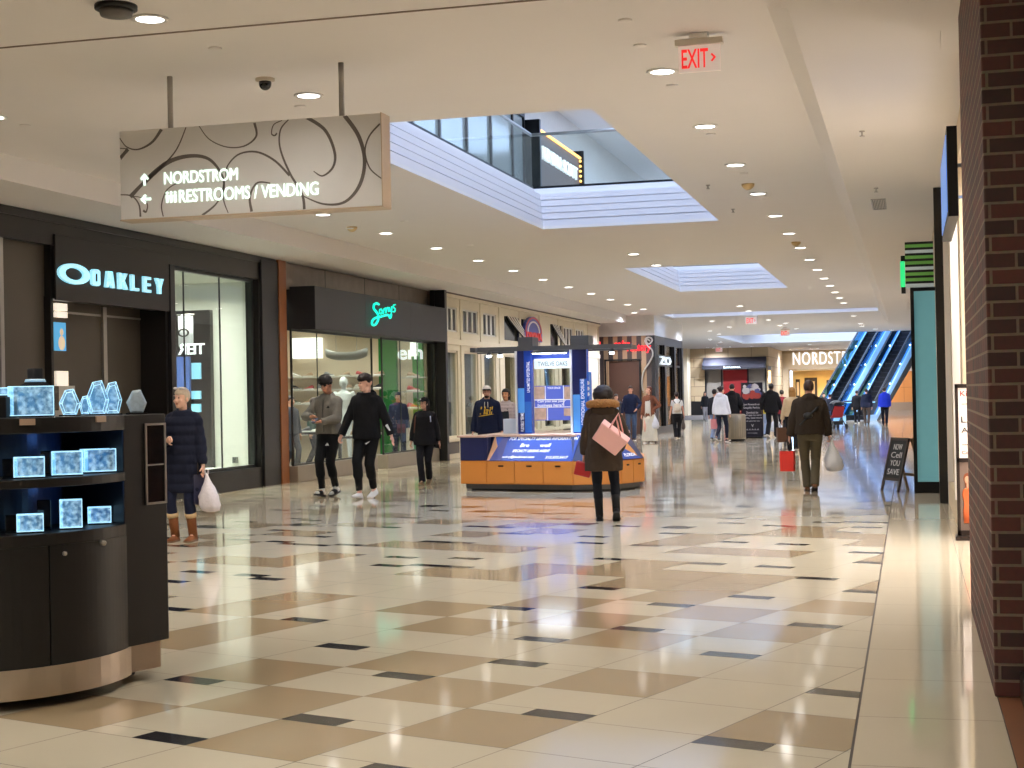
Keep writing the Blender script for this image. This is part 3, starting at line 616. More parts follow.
def area(name, loc, sx, sy, power, c=(255, 244, 230), rot=(0, 0, 0)):
    ld = bpy.data.lights.new(name, 'AREA'); ld.shape = 'RECTANGLE'; ld.size = sx; ld.size_y = sy; ld.energy = power; ld.spread = R(115); ld.color = lin(c)[:3]
    o = bpy.data.objects.new(name, ld); col.objects.link(o); o.location = loc; o.rotation_euler = rot; return o
area('window_ceiling_lamp', (-12.4, 23.0, 3.58), 2.0, 2.4, 190, (252, 253, 248))
# ================================================================ sneaker shop
b = NB(); bx(b, WX - .3, WX - .05, 25.32, 34.0, 3.55, 4.04); struct('wall_left_stone_band', b, mat('mottled_stone', (128, 116, 104), .35, var=.45, scale=3))
b = NB()
for y in (27.5, 29.7, 31.9): bx(b, WX - .05, WX - .045, y, y + .02, 3.6, 4.04)
struct('trim_11', b, M_dark)
g = thing('sneaker_shop_sign', 'charcoal box sign with teal neon script over the sneaker shop', 'shop sign', (-10.8, 29.5, 2.78))
b = NB(); bx(b, -11.2, -10.55, 25.75, 33.85, 2.8, 3.6); obj('sign_box', b, mat('charcoal_panel', (26, 26, 31), .5, var=.08), g, bev=.01)
b = NB()
for y in (28.4, 31.2): bx(b, -10.55, -10.547, y, y + .015, 2.8, 3.6)
obj('panel_joint', b, M_dark, g)
def sx_(px, pz): return (-10.5, gx(280 + px * .15625, 290 + 120 * pz / 768, -10.5).y, gx(280 + px * .15625, 290 + 120 * pz / 768, -10.5).z)
def stroke(bm, pts, r, n=8):
    P_ = [V(sx_(*p)) for p in pts]; out = []
    for i in range(len(P_) - 1):
        p0, p1, p2, p3 = P_[max(i - 1, 0)], P_[i], P_[i + 1], P_[min(i + 2, len(P_) - 1)]
        for k in range(6):
            t = k / 6; out.append(.5 * ((2 * p1) + (p2 - p0) * t + (2 * p0 - 5 * p1 + 4 * p2 - p3) * t * t + (3 * p1 - p0 - 3 * p2 + p3) * t ** 3))
    tube(bm, out + [P_[-1]], r, n)
b = NB()
stroke(b, [(632, 92), (618, 85), (602, 95), (600, 118), (615, 138), (628, 160), (628, 190), (612, 220), (594, 224), (588, 205), (605, 182), (640, 172), (690, 160), (705, 178), (712, 158)], .024)
stroke(b, [(648, 122), (638, 128), (638, 146), (648, 152), (655, 138), (648, 124)], .015)
stroke(b, [(662, 152), (664, 122), (664, 130), (674, 116), (678, 124), (677, 146), (682, 122), (690, 112), (694, 120), (694, 140)], .015)
stroke(b, [(700, 110), (702, 132), (710, 132), (716, 106), (712, 150), (702, 180)], .015)
stroke(b, [(738, 94), (726, 98), (728, 112), (737, 122), (734, 138), (724, 138)], .015)
obj('neon_script', b, mat('teal_neon', (0, 215, 195), .4, emit=(0, 235, 205), es=1.1, var=0), g)
M_sill = mat('steel_base', (150, 140, 126), .35, .5, var=.1, scale=4)
b = NB(); bx(b, WX - .05, -10.78, 25.36, 29.6, 0, .3); bx(b, WX - .05, -10.78, 30.2, 33.85, 0, .3); struct('wall_left_window_base', b, M_sill, bev=.01)
b = NB(); bx(b, -10.95, -10.85, 33.86, 34.1, 0, 4.04); bx(b, -10.95, -10.6, 33.9, 34.06, 0, 4.04); struct('trim_12', b, M_dark)
for n_, (ya, yb, ml) in enumerate(((25.36, 29.6, (26.6,)), (30.2, 33.85, (31.4, 32.6)))):
    b = NB(); e = .02
    bx(b, -10.9, -10.86, ya, yb, .3, .33); bx(b, -10.9, -10.86, ya, yb, 2.76, 2.8); bx(b, -10.9, -10.86, ya, ya + e, .3, 2.8); bx(b, -10.9, -10.86, yb - e, yb, .3, 2.8)
    for y in ml: bx(b, -10.89, -10.87, y, y + .012, .33, 2.76)
    w = struct('window_%d' % (3 + n_), b, mat('window_steel', (60, 62, 60))); b = NB(); bx(b, -10.885, -10.875, ya + e, yb - e, .33, 2.76); obj('pane', b, M_glass, w)
M_shopwall = mat('shop_cream_wall', (222, 206, 180), .6, var=.02); M_green = mat('shop_green', (22, 120, 44), .5, var=.05)
EW = 33.75
b = NB(); bx(b, -15.0, WX - .05, EW, EW + .1, 0, 3.5); bx(b, -15.1, -15, 25.1, EW, 0, 3.5); bx(b, -15, WX - .3, 25.1, 25.2, 0, 3.5); bx(b, -15.1, WX - .25, 25.1, EW, 3.4, 3.5); struct('wall_sneaker_shop', b, M_shopwall)
b = NB(); bx(b, -15, WX, 25.2, EW, -.0005, .004); struct('floor_sneaker_shop', b, mat('shop_floor', (90, 92, 88), .3))
xg0, xg1, zg0, zg1 = gyr(379, 333, 399, 470, EW - .05)
b = NB(); bx(b, xg0, xg1, EW - .12, EW, .005, 3.4); tag(obj('green_wall_panel', b, M_green), 'bright green wall panel at the right end of the sneaker shop interior', 'wall panel')
xg0, xg1, zg0, zg1 = gyr(418, 340, 427, 470, EW - .05)
b = NB(); bx(b, -11.35, -11.1, EW - .1, EW, .005, 3.2); tag(obj('green_wall_panel', b, mat('shop_green2', (60, 150, 60), .5)), 'narrow pale green panel beside the right glass edge of the sneaker shop', 'wall panel')
xa_, xb_, za, zb = gyr(289, 338, 317, 358, EW - .4)
b = NB(); bx(b, xa_, xb_, EW - .25, EW - .005, za, zb); g = tag(obj('light_panel', b, mat('white_light_box', (250, 250, 245), .4, emit=(255, 255, 250), es=1.3, var=0), bev=.01), 'large white light box on the left wall of the sneaker shop', 'light box')
xa_, xb_, za, zb = gyr(409, 336, 416, 356, EW - .3)
b = NB(); bx(b, xa_, xb_, EW - .25, EW - .13, za, zb); tag(obj('light_panel', b, mat('white_light_box', 'ffffff'), bev=.01), 'tall narrow white light box between the green panels', 'light box')
# hanging boat-shaped shoe trough
p0, p1 = gy(326, 354, 32.2), gy(367, 354, 32.2)
g = thing('hanging_trough', 'grey boat-shaped trough hanging inside the sneaker shop', 'display', ((p0.x + p1.x) / 2, 32.2, p0.z - .16))
b = NB(); rings = []
for i in range(13):
    t = i / 12; x = p0.x + (p1.x - p0.x) * t; w_ = .06 + .2 * math.sin(PI * t) ** .5; up = .09 * abs(2 * t - 1) ** 3
    rings.append([(x, 32.2 + w_ * math.cos(a), p0.z + up + (-.16 * math.sin(a) if 0 < a < PI else .02)) for a in [k * PI / 6 for k in range(7)]] + [(x, 32.2, p0.z + up + .03)])
loft(b, rings); obj('hull', b, mat('trough_grey', (138, 138, 132), .5), g)
b = NB()
for x in (p0.x + .25, p1.x - .25): tube(b, [(x, 32.2, p0.z), (x, 32.2, 3.4)], .008, 6)
obj('hanging_cable', b, M_steel, g)
# shelves and shoes on the end wall
def shoe(bm_u, bm_s, c, L_, d=1):
    """low sneaker seen from the side, toe toward -x*d"""
    prof = [(-.5, .16, .07), (-.42, .30, .10), (-.2, .38, .12), (0, .62, .13), (.2, .86, .12), (.4, .92, .12), (.5, .6, .09)]
    rings = [[V((c[0] + d * x * L_, c[1] + w * L_ * math.cos(a) * 1.25, c[2] + L_ * (.1 + (h - .1) * .42 * (math.sin(a) if math.sin(a) > 0 else 0)))) for a in [k * PI / 4 for k in range(8)]] for x, h, w in prof]
    loft(bm_u, rings)
    rings = [[V((c[0] + d * x * L_ * 1.04, c[1] + w * L_ * math.cos(a) * 1.4, c[2] + (L_ * .1 if math.sin(a) > 0 else 0))) for a in [k * PI / 4 + PI / 8 for k in range(8)]] for x, h, w in prof]
    loft(bm_s, rings)
def make_shoe(label, m1, m2, c, L_, d=1, group=None):
    g = thing('sneaker', label, 'sneaker', c, 0, group); u, s = NB(), NB(); shoe(u, s, V(c), L_, d); obj('upper', u, m1, g); obj('sole', s, m2, g); return g
SM = [mat('shoe_' + n_, c_, .6) for n_, c_ in (('white', (230, 228, 220)), ('grey', (130, 132, 134)), ('red', (190, 60, 60)), ('black', (40, 40, 42)), ('tan', (180, 150, 120)), ('blue', (70, 90, 140)), ('olive', (84, 92, 66)))]
NMS = ['white', 'grey', 'red', 'black', 'tan', 'blue', 'olive']
b = NB(); shoes = []
ORD = ['leftmost', 'second from left', 'third from left', 'fourth from left', 'fifth from left', 'rightmost']
rowsv = [(376, [(296, 0), (308, 4), (329, 1), (345, 4), (361, 2), (379, 4)]), (389, [(297, 3), (309, 2), (323, 1), (347, 4), (360, 0), (377, 3)]), (403, [(296, 6), (308, 4), (322, 5), (346, 6), (358, 2), (378, 1)]), (418, [(296, 4), (309, 6), (323, 1), (350, 3), (360, 0), (377, 5)]), (434, [(296, 0), (309, 1), (324, 3), (345, 2), (357, 4), (377, 6)])]
for r_, (v, items) in enumerate(rowsv):
    z = gy(335, v, EW - .3).z
    bx(b, -15, gy(379, v, EW).x + .12, EW - .3, EW, z - .03, z)
    for k, (u, mi) in enumerate(items):
        p = gy(u, v, EW - .16)
        make_shoe('%s sneaker, %s on the %s wall shelf of the sneaker shop' % (NMS[mi], ORD[k], ['top', 'second', 'third', 'fourth', 'lowest'][r_]), SM[mi], SM[0], (p.x, EW - .16, z), .25, 1 if k % 2 else -1, 'sneakers on the wall shelves')
tag(obj('wall_shelving', b, mat('shelf_white', (205, 200, 190), .4)), 'pale wall shelves holding the rows of sneakers', 'shelves')
for k, v in enumerate((377, 391, 408)):
    p = gy(414, v, EW - .16); b = NB(); bx(b, p.x - .3, p.x + .3, EW - .3, EW - .13, p.z - .03, p.z)
    tag(obj('shoe_shelf', b, mat('shelf_white', 'ffffff')), ['highest', 'middle', 'lowest'][k] + ' small shoe shelf on the right side of the sneaker shop', 'shelf')
    make_shoe(['tan sneaker on the highest right side shelf', 'pink sneaker on the middle right side shelf', 'red sneaker on the lowest right side shelf'][k], SM[(4, 2, 2)[k]], SM[0], (p.x, EW - .21, p.z), .3, -1)
# low tables / benches inside
def shop_table(u, vtop, y, w, label, m, h=None):
    p = gy(u, vtop, y); g = thing('display_table', label, 'table', (p.x, y, .004)); b = NB(); bx(b, p.x - w / 2, p.x + w / 2, y - .3, y + .3, p.z - .05, p.z); obj('tabletop', b, m, g, bev=.006)
    for sx in (-1, 1):
        for sy in (-1, 1): b = NB(); bx(b, p.x + sx * (w / 2 - .05) - .03, p.x + sx * (w / 2 - .05) + .03, y + sy * .25 - .03, y + sy * .25 + .03, .004, p.z - .05); obj('leg', b, M_black_metal, g)
    return p
p = shop_table(305, 432, 30.4, .9, 'dark display table by the left glass of the sneaker shop', M_dark)
for k in range(3): make_shoe(['olive', 'black', 'white'][k] + ' sneaker on the dark display table by the left glass', SM[(6, 3, 0)[k]], SM[0], (p.x - .28 + .28 * k, 30.4, p.z), .26, 1)
p = shop_table(350, 436, 32.2, .8, 'dark display table in the middle of the sneaker shop', M_dark)
for k in range(2): make_shoe(['white', 'tan'][k] + ' sneaker on the middle display table', SM[(0, 4)[k]], SM[0], (p.x - .2 + .35 * k, 32.2, p.z), .27, -1)
area('sneaker_shop_ceiling_lamp', (-12.8, 29.4, 3.38), 3.4, 7.6, 330, (250, 255, 246))
p = gy(398, 343, 33.3)
L_ = NB(); join(L_, place(text_bm('em', .62, .24, .02, .02), (gy(398, 357, EW - .14).x, EW - .14, gy(398, 360, EW - .14).z), *FW)); tag(obj('wall_lettering', L_, mat('lit_white_letter', (255, 255, 255))), 'white lit letters on the green wall of the sneaker shop', 'lettering')
# ================================================================ cream shopfront
CX = -10.8
ops = []   # openings in the facade plane: y0, y1, z0, z1
tall = [(34.35, 35.55), (36.1, 37.35), (37.92, 39.09), (40.0, 41.3), (42.3, 43.6), (44.6, 46.0), (47.0, 48.4)]
cler = [(34.4, 35.55), (36.05, 37.4), (37.9, 39.15), (47.4, 48.75), (49.2, 50.5)]
b = NB(); ys = [34.1]
cuts = sorted({34.1, 53.0} | {y for t in tall for y in t} | {y for t in cler for y in t} | {40.01, 42.4, 45.5, 47.3})
for a, c_ in zip(cuts[:-1], cuts[1:]):
    m_ = (a + c_) / 2; holes = []
    if any(t[0] < m_ < t[1] for t in tall): holes.append((.5, 2.64))
    if any(t[0] < m_ < t[1] for t in cler): holes.append((3.1, 3.7))
    if 40.01 < m_ < 42.4 or 45.5 < m_ < 47.3: holes.append((3.05, 3.72))
    z = 0
    for h in holes: bx(b, CX - .2, CX, a, c_, z, h[0]); z = h[1]
    bx(b, CX - .2, CX, a, c_, z, 4.04)
bmesh.ops.remove_doubles(b, verts=b.verts[:], dist=.0005)
struct('wall_left_cream', b, M_facade)
b = NB()
for y in (34.22, 35.75, 37.55, 39.4, 41.6, 44.0, 46.5, 48.9, 51.0, 52.8): bx(b, CX, CX + .03, y, y + .18, 0, 3.98)
bx(b, CX, CX + .05, 34.1, 53, 2.78, 2.92); bx(b, CX, CX + .08, 34.1, 53, 3.92, 4.03); bx(b, CX, CX + .035, 34.1, 53, .42, .5); bx(b, CX, CX + .03, 34.1, 53, 0, .1)
struct('trim_13', b, M_facade, bev=.006)
b = NB(); bx(b, CX - .01, CX + .085, 34.08, 53, 4.0, 4.04); struct('trim_14', b, mat('thin_dark_line', (70, 54, 44), .5))
b = NB(); bx(b, CX - .1, -8.6, 53.0, 53.1, 0, .0001); b.free()
n_ = 5
M_shade = mat('grey_window_interior', (120, 116, 106), .6, var=.35, scale=2)
for t in tall:
    b = NB(); e = .05
    bx(b, CX - .1, CX - .04, t[0], t[0] + e, .5, 2.64); bx(b, CX - .1, CX - .04, t[1] - e, t[1], .5, 2.64); bx(b, CX - .1, CX - .04, t[0], t[1], .5, .5 + e); bx(b, CX - .1, CX - .04, t[0], t[1], 2.64 - e, 2.64)
    w = struct('window_%d' % n_, b, M_facade); n_ += 1; b = NB(); bx(b, CX - .075, CX - .065, t[0] + e, t[1] - e, .5 + e, 2.64 - e); obj('pane', b, M_glass, w)
for t in cler:
    b = NB(); e = .04
    bx(b, CX - .08, CX - .02, t[0], t[1], 3.1, 3.1 + e); bx(b, CX - .08, CX - .02, t[0], t[1], 3.66, 3.7)
    w_ = t[1] - t[0]
    for k in range(4): bx(b, CX - .08, CX - .02, t[0] + w_ * k / 3 - (.0 if k == 0 else .06 if k < 3 else .06), t[0] + w_ * k / 3 + (.06 if k < 3 else 0), 3.1, 3.7)
    w = struct('window_%d' % n_, b, mat('clerestory_bars', (216, 214, 206), .5)); n_ += 1; b = NB(); bx(b, CX - .055, CX - .045, t[0] + e, t[1] - e, 3.1 + e, 3.66); obj('pane', b, mat('dark_pane', (34, 36, 38), .12), w)
b = NB(); bx(b, CX - .22, CX - .2, 34.1, 53, 3.0, 3.78); struct('wall_left_clerestory_back', b, M_dark)
b = NB(); bx(b, CX - 2.1, CX - 2, 34.1, 53, 0, 3.0); bx(b, CX - 2.1, CX - .2, 34.1, 53, 2.94, 3.0); bx(b, CX - 2.1, CX - .2, 34.1, 34.2, 0, 3); bx(b, CX - 2.1, CX - .2, 38.6, 38.7, 0, 3); bx(b, CX - 2.1, CX - .2, 52.9, 53, 0, 3); bx(b, CX - 2.1, CX - .2, 45.6, 45.7, 0, 3); struct('wall_cream_shop', b, M_shade)
area('cream_shop_ceiling_lamp', (CX - 1.1, 42.5, 2.9), 1.4, 6, 60, (255, 226, 170)); area('cream_shop_front_lamp', (CX - 1.1, 36.4, 2.9), 1.4, 4, 35, (240, 245, 255))
b = NB()
for t in tall: bx(b, CX, CX + .012, t[0] + .05, t[1] - .05, .12, .4)
struct('trim_15', b, mat('taupe_kick_panel', (84, 76, 68), .5))
# striped swag awnings and the arched logo sign
for k, (ya, yb) in enumerate(((40.05, 42.35), (45.52, 47.25))):
    g = thing('striped_awning', ['black and white striped drape left of the arched logo sign', 'black and white striped drape right of the arched logo sign'][k], 'awning', (CX, (ya + yb) / 2, 3.05))
    b = NB(); bx(b, CX - .12, CX - .05, ya, yb, 3.05, 3.72); obj('dark_backing', b, mat('dark_pane', 'ffffff'), g)
    N = 4
    for s in range(N):
        for h_ in (0, 1):
            b = NB(); rings = []
            for i in range(9):
                t = i / 8; yy = ya + .15 + (yb - ya) * (.9 * t ** 1.1); zz = 3.72 - .67 * (1 - (1 - t) ** 1.0) - .0
                off = (s + h_ * .5) / N * (yb - ya) * .5 * (1 - .5 * t)
                rings.append([(CX + .02 + .08 * t, yy + off, zz + .0), (CX + .02 + .08 * t, yy + off + (yb - ya) * .5 * (1 - .5 * t) / N / 2, zz + .0), (CX - .01 + .08 * t, yy + off + (yb - ya) * .5 * (1 - .5 * t) / N / 2, zz), (CX - .01 + .08 * t, yy + off, zz)])
            rings = [[(x, min(y, yb), z) for x, y, z in r] for r in rings]
            try: obj('stripe', loft(b, rings, smooth=False), mat('drape_' + 'bw'[h_], (24, 22, 22) if not h_ else (228, 222, 208), .7), g)
            except Exception: b.free()
g = thing('arched_logo_sign', 'blue and red arched logo sign between striped drapes on the cream shopfront', 'shop sign', (CX + .06, 43.0, 3.05))
b = NB(); yc, zc_ = 43.0, 3.3
prism(b, [(CX, yc - 1.0, 3.1), (CX, yc + 1.1, 3.1), (CX, yc + 1.1, 3.35)] + [(CX, yc + .05 + 1.05 * math.cos(a), 3.35 + .48 * math.sin(a)) for a in [k * PI / 12 for k in range(1, 12)]] + [(CX, yc - 1.0, 3.35)], (.08, 0, 0)); obj('arch_panel', b, mat('logo_blue', (64, 74, 150), .4), g)
for r_, m_ in ((.86, 'logo_red'), (.62, 'logo_white')):
    b = NB(); rings = []
    for k in range(13):
        a = k * PI / 12; rings.append([(CX + x, yc + .05 + 1.05 * q * math.cos(a), 3.35 + .48 * q * math.sin(a)) for x, q in ((.08, r_), (.09, r_), (.09, r_ + .1), (.08, r_ + .1))])
    obj('arch_stripe', loft(b, rings, smooth=False), mat(m_, (176, 40, 36) if 'red' in m_ else (226, 220, 214), .4), g)
obj('lettering', place(text_bm('DIVINA', 1.9, .24, .03, .03), (CX + .081, yc - .9, 3.12), *LW), mat('logo_red2', (190, 52, 40), .4, emit=(200, 50, 40), es=.3), g)
# ================================================================ restaurant front facing the hall
FY = 54.0
b = NB(); FXr = -8.95
W_ = [(-11.0, 'b')]
cols = ['dark', 'tan']; k = 0; x = -11.0
stripes = {'restaurant_dark_plank': NB(), 'restaurant_tan_plank': NB()}
while x < FXr - .01:
    x2 = min(x + .175, FXr); key = 'restaurant_dark_plank' if k % 2 == 0 else 'restaurant_tan_plank'
    dz = 2.69 if -10.7 < (x + x2) / 2 < -9.5 else 0
    bx(stripes[key], x, x2, FY, FY + .2, dz, 3.6); x = x2; k += 1
b1 = stripes['restaurant_dark_plank']; b2 = stripes['restaurant_tan_plank']
for f in b2.faces: f.material_index = 1
join(b1, b2)
struct('wall_restaurant', b1, [mat('dark_plank', (58, 44, 38), .6), mat('tan_plank', (148, 118, 86), .6, var=.1)])
b = NB(); bx(b, FXr - .12, FXr + .02, FY - .02, FY + .25, 0, 3.6); struct('pillar_restaurant', b, M_dark)
b = NB(); bx(b, -13.9, FXr + .02, FY - .02, 61, 3.6, 4.34); struct('wall_restaurant_header', b, mat('white_header', (236, 234, 230), .6))
b = NB(); bx(b, -10.78, -9.48, FY + .05, FY + .12, 0, 2.7); g = struct('door_1', b, mat('brown_door', (70, 40, 24), .5, var=.1)); b = NB(); tube(b, [(-10.15, FY + .03, 1.0), (-10.15, FY + .03, 1.3)], .02); obj('door_handle', b, M_steel, g)
b = NB(); bx(b, -9.52, -9.46, FY - .03, FY + .02, 0, 2.74); bx(b, -10.8, -10.74, FY - .03, FY + .02, 0, 2.74); bx(b, -10.8, -9.46, FY - .03, FY + .02, 2.7, 2.76); struct('trim_16', b, M_dark)
g = thing('red_neon_sign', 'glowing red Factory lettering on striped plank wall', 'shop sign', (-10, FY, 2.9))
M_red = mat('red_neon', (255, 30, 40), .4, emit=(255, 25, 40), es=1.6, var=0)
p = gy(627, 353.5, FY - .08); q = gy(651, 351, FY - .08); obj('lettering', place(text_bm('Factory', q.x - p.x, .36, .05, .016, .15), (p.x, FY - .03, p.z), *FW), M_red, g)
p = gy(613.5, 347, FY - .08); q = gy(630, 347, FY - .08); obj('upper_lettering', place(text_bm('cake', q.x - p.x, .22, .05, .014, .15), (p.x, FY - .03, p.z), *FW), M_red, g)
p = gy(597, 345, FY - .06); b = NB(); prism(b, [(p.x - .08, FY - .02, p.z - .1), (p.x + .12, FY - .02, p.z - .1), (p.x + .12, FY - .02, p.z + .12), (p.x - .08, FY - .02, p.z + .12)], (0, -.05, 0)); obj('red_lamp', b, M_red, g)
# silver scroll ornament at the corner
g = thing('scroll_ornament', 'tall thin silver curl ornament at the corner of the striped wall', 'ornament', (FXr, FY - .1, 1.3))
pts = []
for (u, v) in ((650, 341), (647, 339), (646.5, 342), (649, 344), (652, 341), (651, 338), (647, 337.5), (645, 341), (648, 346), (652, 350), (652.5, 356), (649, 363), (645, 369), (642.5, 376), (642, 384), (643, 392)): pts.append(gy(u, v, FY - .12))
out = []
for i in range(len(pts) - 1):
    p0, p1, p2, p3 = pts[max(i - 1, 0)], pts[i], pts[i + 1], pts[min(i + 2, len(pts) - 1)]
    for k in range(5):
        t = k / 5; out.append(.5 * ((2 * p1) + (p2 - p0) * t + (2 * p0 - 5 * p1 + 4 * p2 - p3) * t * t + (3 * p1 - p0 - 3 * p2 + p3) * t ** 3))
b = NB(); tube(b, out, .028, 8); obj('curl', b, mat('silver', (210, 205, 196), .3, .7), g)
b = NB(); tube(b, [pts[-1], pts[-1] + V((0, .08, 0))], .02); tube(b, [pts[10], pts[10] + V((0, .11, 0))], .02); obj('wall_bracket', b, M_steel, g)
# side of the restaurant: dark framed windows
b = NB(); SXX = FXr
bx(b, SXX - .15, SXX, FY + .25, 61, 0, .25); bx(b, SXX - .15, SXX, FY + .25, 61, 3.3, 3.6)
for y in (FY + .25, 56.2, 58.6, 60.6): bx(b, SXX - .15, SXX + .03, y, y + .4, .25, 3.3)
struct('wall_restaurant_side', b, M_dark)
for k, (ya, yb) in enumerate(((54.65, 56.2), (56.6, 58.6), (59.0, 60.6))):
    b = NB(); bx(b, SXX - .1, SXX - .05, ya, ya + .05, .25, 3.3); bx(b, SXX - .1, SXX - .05, yb - .05, yb, .25, 3.3); bx(b, SXX - .1, SXX - .05, ya, yb, 2.5, 2.58)
    w = struct('window_%d' % (30 + k), b, M_dark); b = NB(); bx(b, SXX - .08, SXX - .07, ya, yb, .25, 3.3); obj('pane', b, M_glass, w)
b = NB(); bx(b, -12.2, -12.1, 54.2, 61, 0, 3.6); bx(b, -14, SXX, 60.9, 61, 0, 3.6); struct('wall_restaurant_back', b, mat('warm_interior', (120, 96, 70), .6, var=.3, scale=1.5))
area('restaurant_ceiling_lamp', (-10.6, 57.5, 3.5), 2, 5, 60, (255, 220, 180))
g = thing('number_sign', 'white lit block letters on the dark restaurant side window', 'shop sign', (SXX + .05, 57.5, 2.4))
p = gx(658, 360, SXX); q = gx(669, 360, SXX); b = NB(); bx(b, SXX - .04, SXX + .04, p.y - .3, q.y + .2, p.z - .22, p.z + .2); obj('backing', b, M_dark, g)
obj('lettering', place(text_bm('ZO', q.y - p.y, .3, .05, .01), (SXX + .045, p.y, p.z - .16), *LW), mat('lit_white_letter', 'ffffff'), g)
for k in range(3):
    p = gx(659 + k * 5.5, 377, SXX - 1.6); g = thing('pendant_lamp', ['leftmost', 'middle', 'rightmost'][k] + ' slim glowing pendant lamp behind the restaurant side window', 'pendant lamp', (p.x, p.y, p.z - .2))
    b = NB(); tube(b, [(p.x, p.y, p.z - .2), (p.x, p.y, p.z + .25)], .06, 10); obj('lamp_shade', b, mat('pendant_glow', (255, 230, 190), .4, emit=(255, 225, 180), es=2.5), g); b = NB(); tube(b, [(p.x, p.y, p.z + .25), (p.x, p.y, 3.6)], .01, 6); obj('cord', b, M_dark, g)
# ================================================================ far end
Y1 = 98.0; Y2 = 109.0
M_stone = bpy.data.materials.new('limestone_block'); M_stone.use_nodes = True
nt = M_stone.node_tree; bs = nt.nodes['Principled BSDF']; bs.inputs['Roughness'].default_value = .6
tc = nt.nodes.new('ShaderNodeTexCoord'); sp = nt.nodes.new('ShaderNodeSeparateXYZ'); cbx = nt.nodes.new('ShaderNodeCombineXYZ'); br = nt.nodes.new('ShaderNodeTexBrick')
nt.links.new(tc.outputs['Object'], sp.inputs[0]); nt.links.new(sp.outputs[0], cbx.inputs[0]); nt.links.new(sp.outputs[2], cbx.inputs[1]); nt.links.new(cbx.outputs[0], br.inputs['Vector'])
br.inputs['Scale'].default_value = 1; br.inputs['Brick Width'].default_value = 1.5; br.inputs['Row Height'].default_value = .62; br.inputs['Mortar Size'].default_value = .015
br.inputs['Color1'].default_value = lin((200, 176, 138)); br.inputs['Color2'].default_value = lin((180, 156, 120)); br.inputs['Mortar'].default_value = lin((120, 98, 70)); nt.links.new(br.outputs[0], bs.inputs['Base Color'])
b = NB(); bx(b, -15.5, -12.95, Y1, Y1 + .3, .9, ZC); bx(b, -12.95, -8.95, Y1, Y1 + .3, 3.7, ZC); bx(b, -8.95, -8.8, Y1, Y2, 0, ZC); struct('wall_far_stone', b, M_stone)
b = NB(); bx(b, -15.5, -12.95, Y1 - .02, Y1 + .3, 0, .9); struct('baseboard_far', b, M_dark)
b = NB(); bx(b, -14.35, -13.88, Y1 - 1.4, Y1 - .03, 0, ZC); struct('pilaster_far', b, mat('cream_pilaster', (222, 206, 176), .5))
g = thing('dark_awning', 'wide navy awning over the far shop with red door', 'awning', (-10.95, Y1 - .5, 3.0))
b = NB(); prism(b, [(-13.0, Y1, 3.72), (-13.0, Y1 - .1, 3.72), (-13.0, Y1 - .9, 3.2), (-13.0, Y1 - .9, 2.95), (-13.0, Y1, 2.95)], (4.06, 0, 0)); obj('canopy', b, mat('navy_canvas', (36, 34, 42), .7), g)
obj('lettering', place(text_bm('BANANA', 1.1, .12, .02, .01), (-11.6, Y1 - .91, 3.0), *FW), mat('lit_white_letter', 'ffffff'), g)
b = NB(); bx(b, -12.95, -8.95, Y1 + .15, Y1 + .25, 0, 3.7); struct('wall_far_shop', b, mat('taupe_glazing', (150, 140, 126), .3))
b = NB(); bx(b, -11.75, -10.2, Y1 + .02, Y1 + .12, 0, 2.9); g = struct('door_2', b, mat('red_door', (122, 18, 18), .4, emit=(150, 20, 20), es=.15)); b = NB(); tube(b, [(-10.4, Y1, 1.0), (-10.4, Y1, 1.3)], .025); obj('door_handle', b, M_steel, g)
b = NB()
for x in (-12.95, -11.9, -10.2, -9.05): bx(b, x, x + .1, Y1 - .01, Y1 + .1, 0, 2.95)
struct('trim_17', b, M_dark)
M_nfac = mat('sandstone_facade', (220, 198, 160), .6, var=.03)
XE = .6
b = NB(); bx(b, -8.8, -8.3, Y2, Y2 + .3, 0, ZC); bx(b, -8.3, -3.0, Y2, Y2 + .3, 2.95, ZC); bx(b, -3.0, XE + 2, Y2, Y2 + .3, 0, ZC); struct('wall_far_department_store', b, M_nfac)
b = NB(); bx(b, -8.8, XE + 1, Y2 - .08, Y2, 4.15, ZC); bx(b, -8.4, -8.3, Y2 - .05, Y2 + .3, 0, 2.95); bx(b, -8.4, -3, Y2 - .05, Y2 + .02, 2.9, 3.0); struct('trim_18', b, mat('sandstone_trim', (188, 160, 116), .6))
b = NB(); bx(b, -8.3, -3.0, Y2 + 2.4, Y2 + 2.5, 0, 2.95); bx(b, -8.3, -3, Y2 + .3, Y2 + 2.5, 2.9, 2.95); struct('wall_department_store_inside', b, mat('warm_store_wall', (226, 190, 120), .5, var=.15, scale=.8))
b = NB(); bx(b, -8.3, -3.0, Y2 + .3, Y2 + 2.5, -.001, .0); struct('floor_department_store', b, M_cream)
area('department_store_lamp', (-5.6, Y2 + 1.2, 2.88), 5, 1.8, 200, (255, 226, 170))
for k, (u, w_, h0, h1) in enumerate(((798, .3, .9, 2.3), (811, .9, .6, 2.4), (838, 1.6, 0, 2.2))):
    p = gy(u, 390, Y2 + 2.2); g = thing('store_display', ['slim dark picture frame left of centre inside the far department store', 'dark framed portrait panel inside the far department store', 'wide dark stair panel inside the far department store'][k], 'display', (p.x, Y2 + 2.2, h0))
    b = NB(); bx(b, p.x - w_ / 2, p.x + w_ / 2, Y2 + 2.15, Y2 + 2.25, h0, h1); obj('frame', b, mat('dark_walnut', (46, 34, 26), .5), g); b = NB(); bx(b, p.x - w_ * .3, p.x + w_ * .3, Y2 + 2.12, Y2 + 2.15, h0 + (h1 - h0) * .15, h1 - (h1 - h0) * .15); obj('picture', b, mat('beige_picture', (190, 160, 120), .5), g)
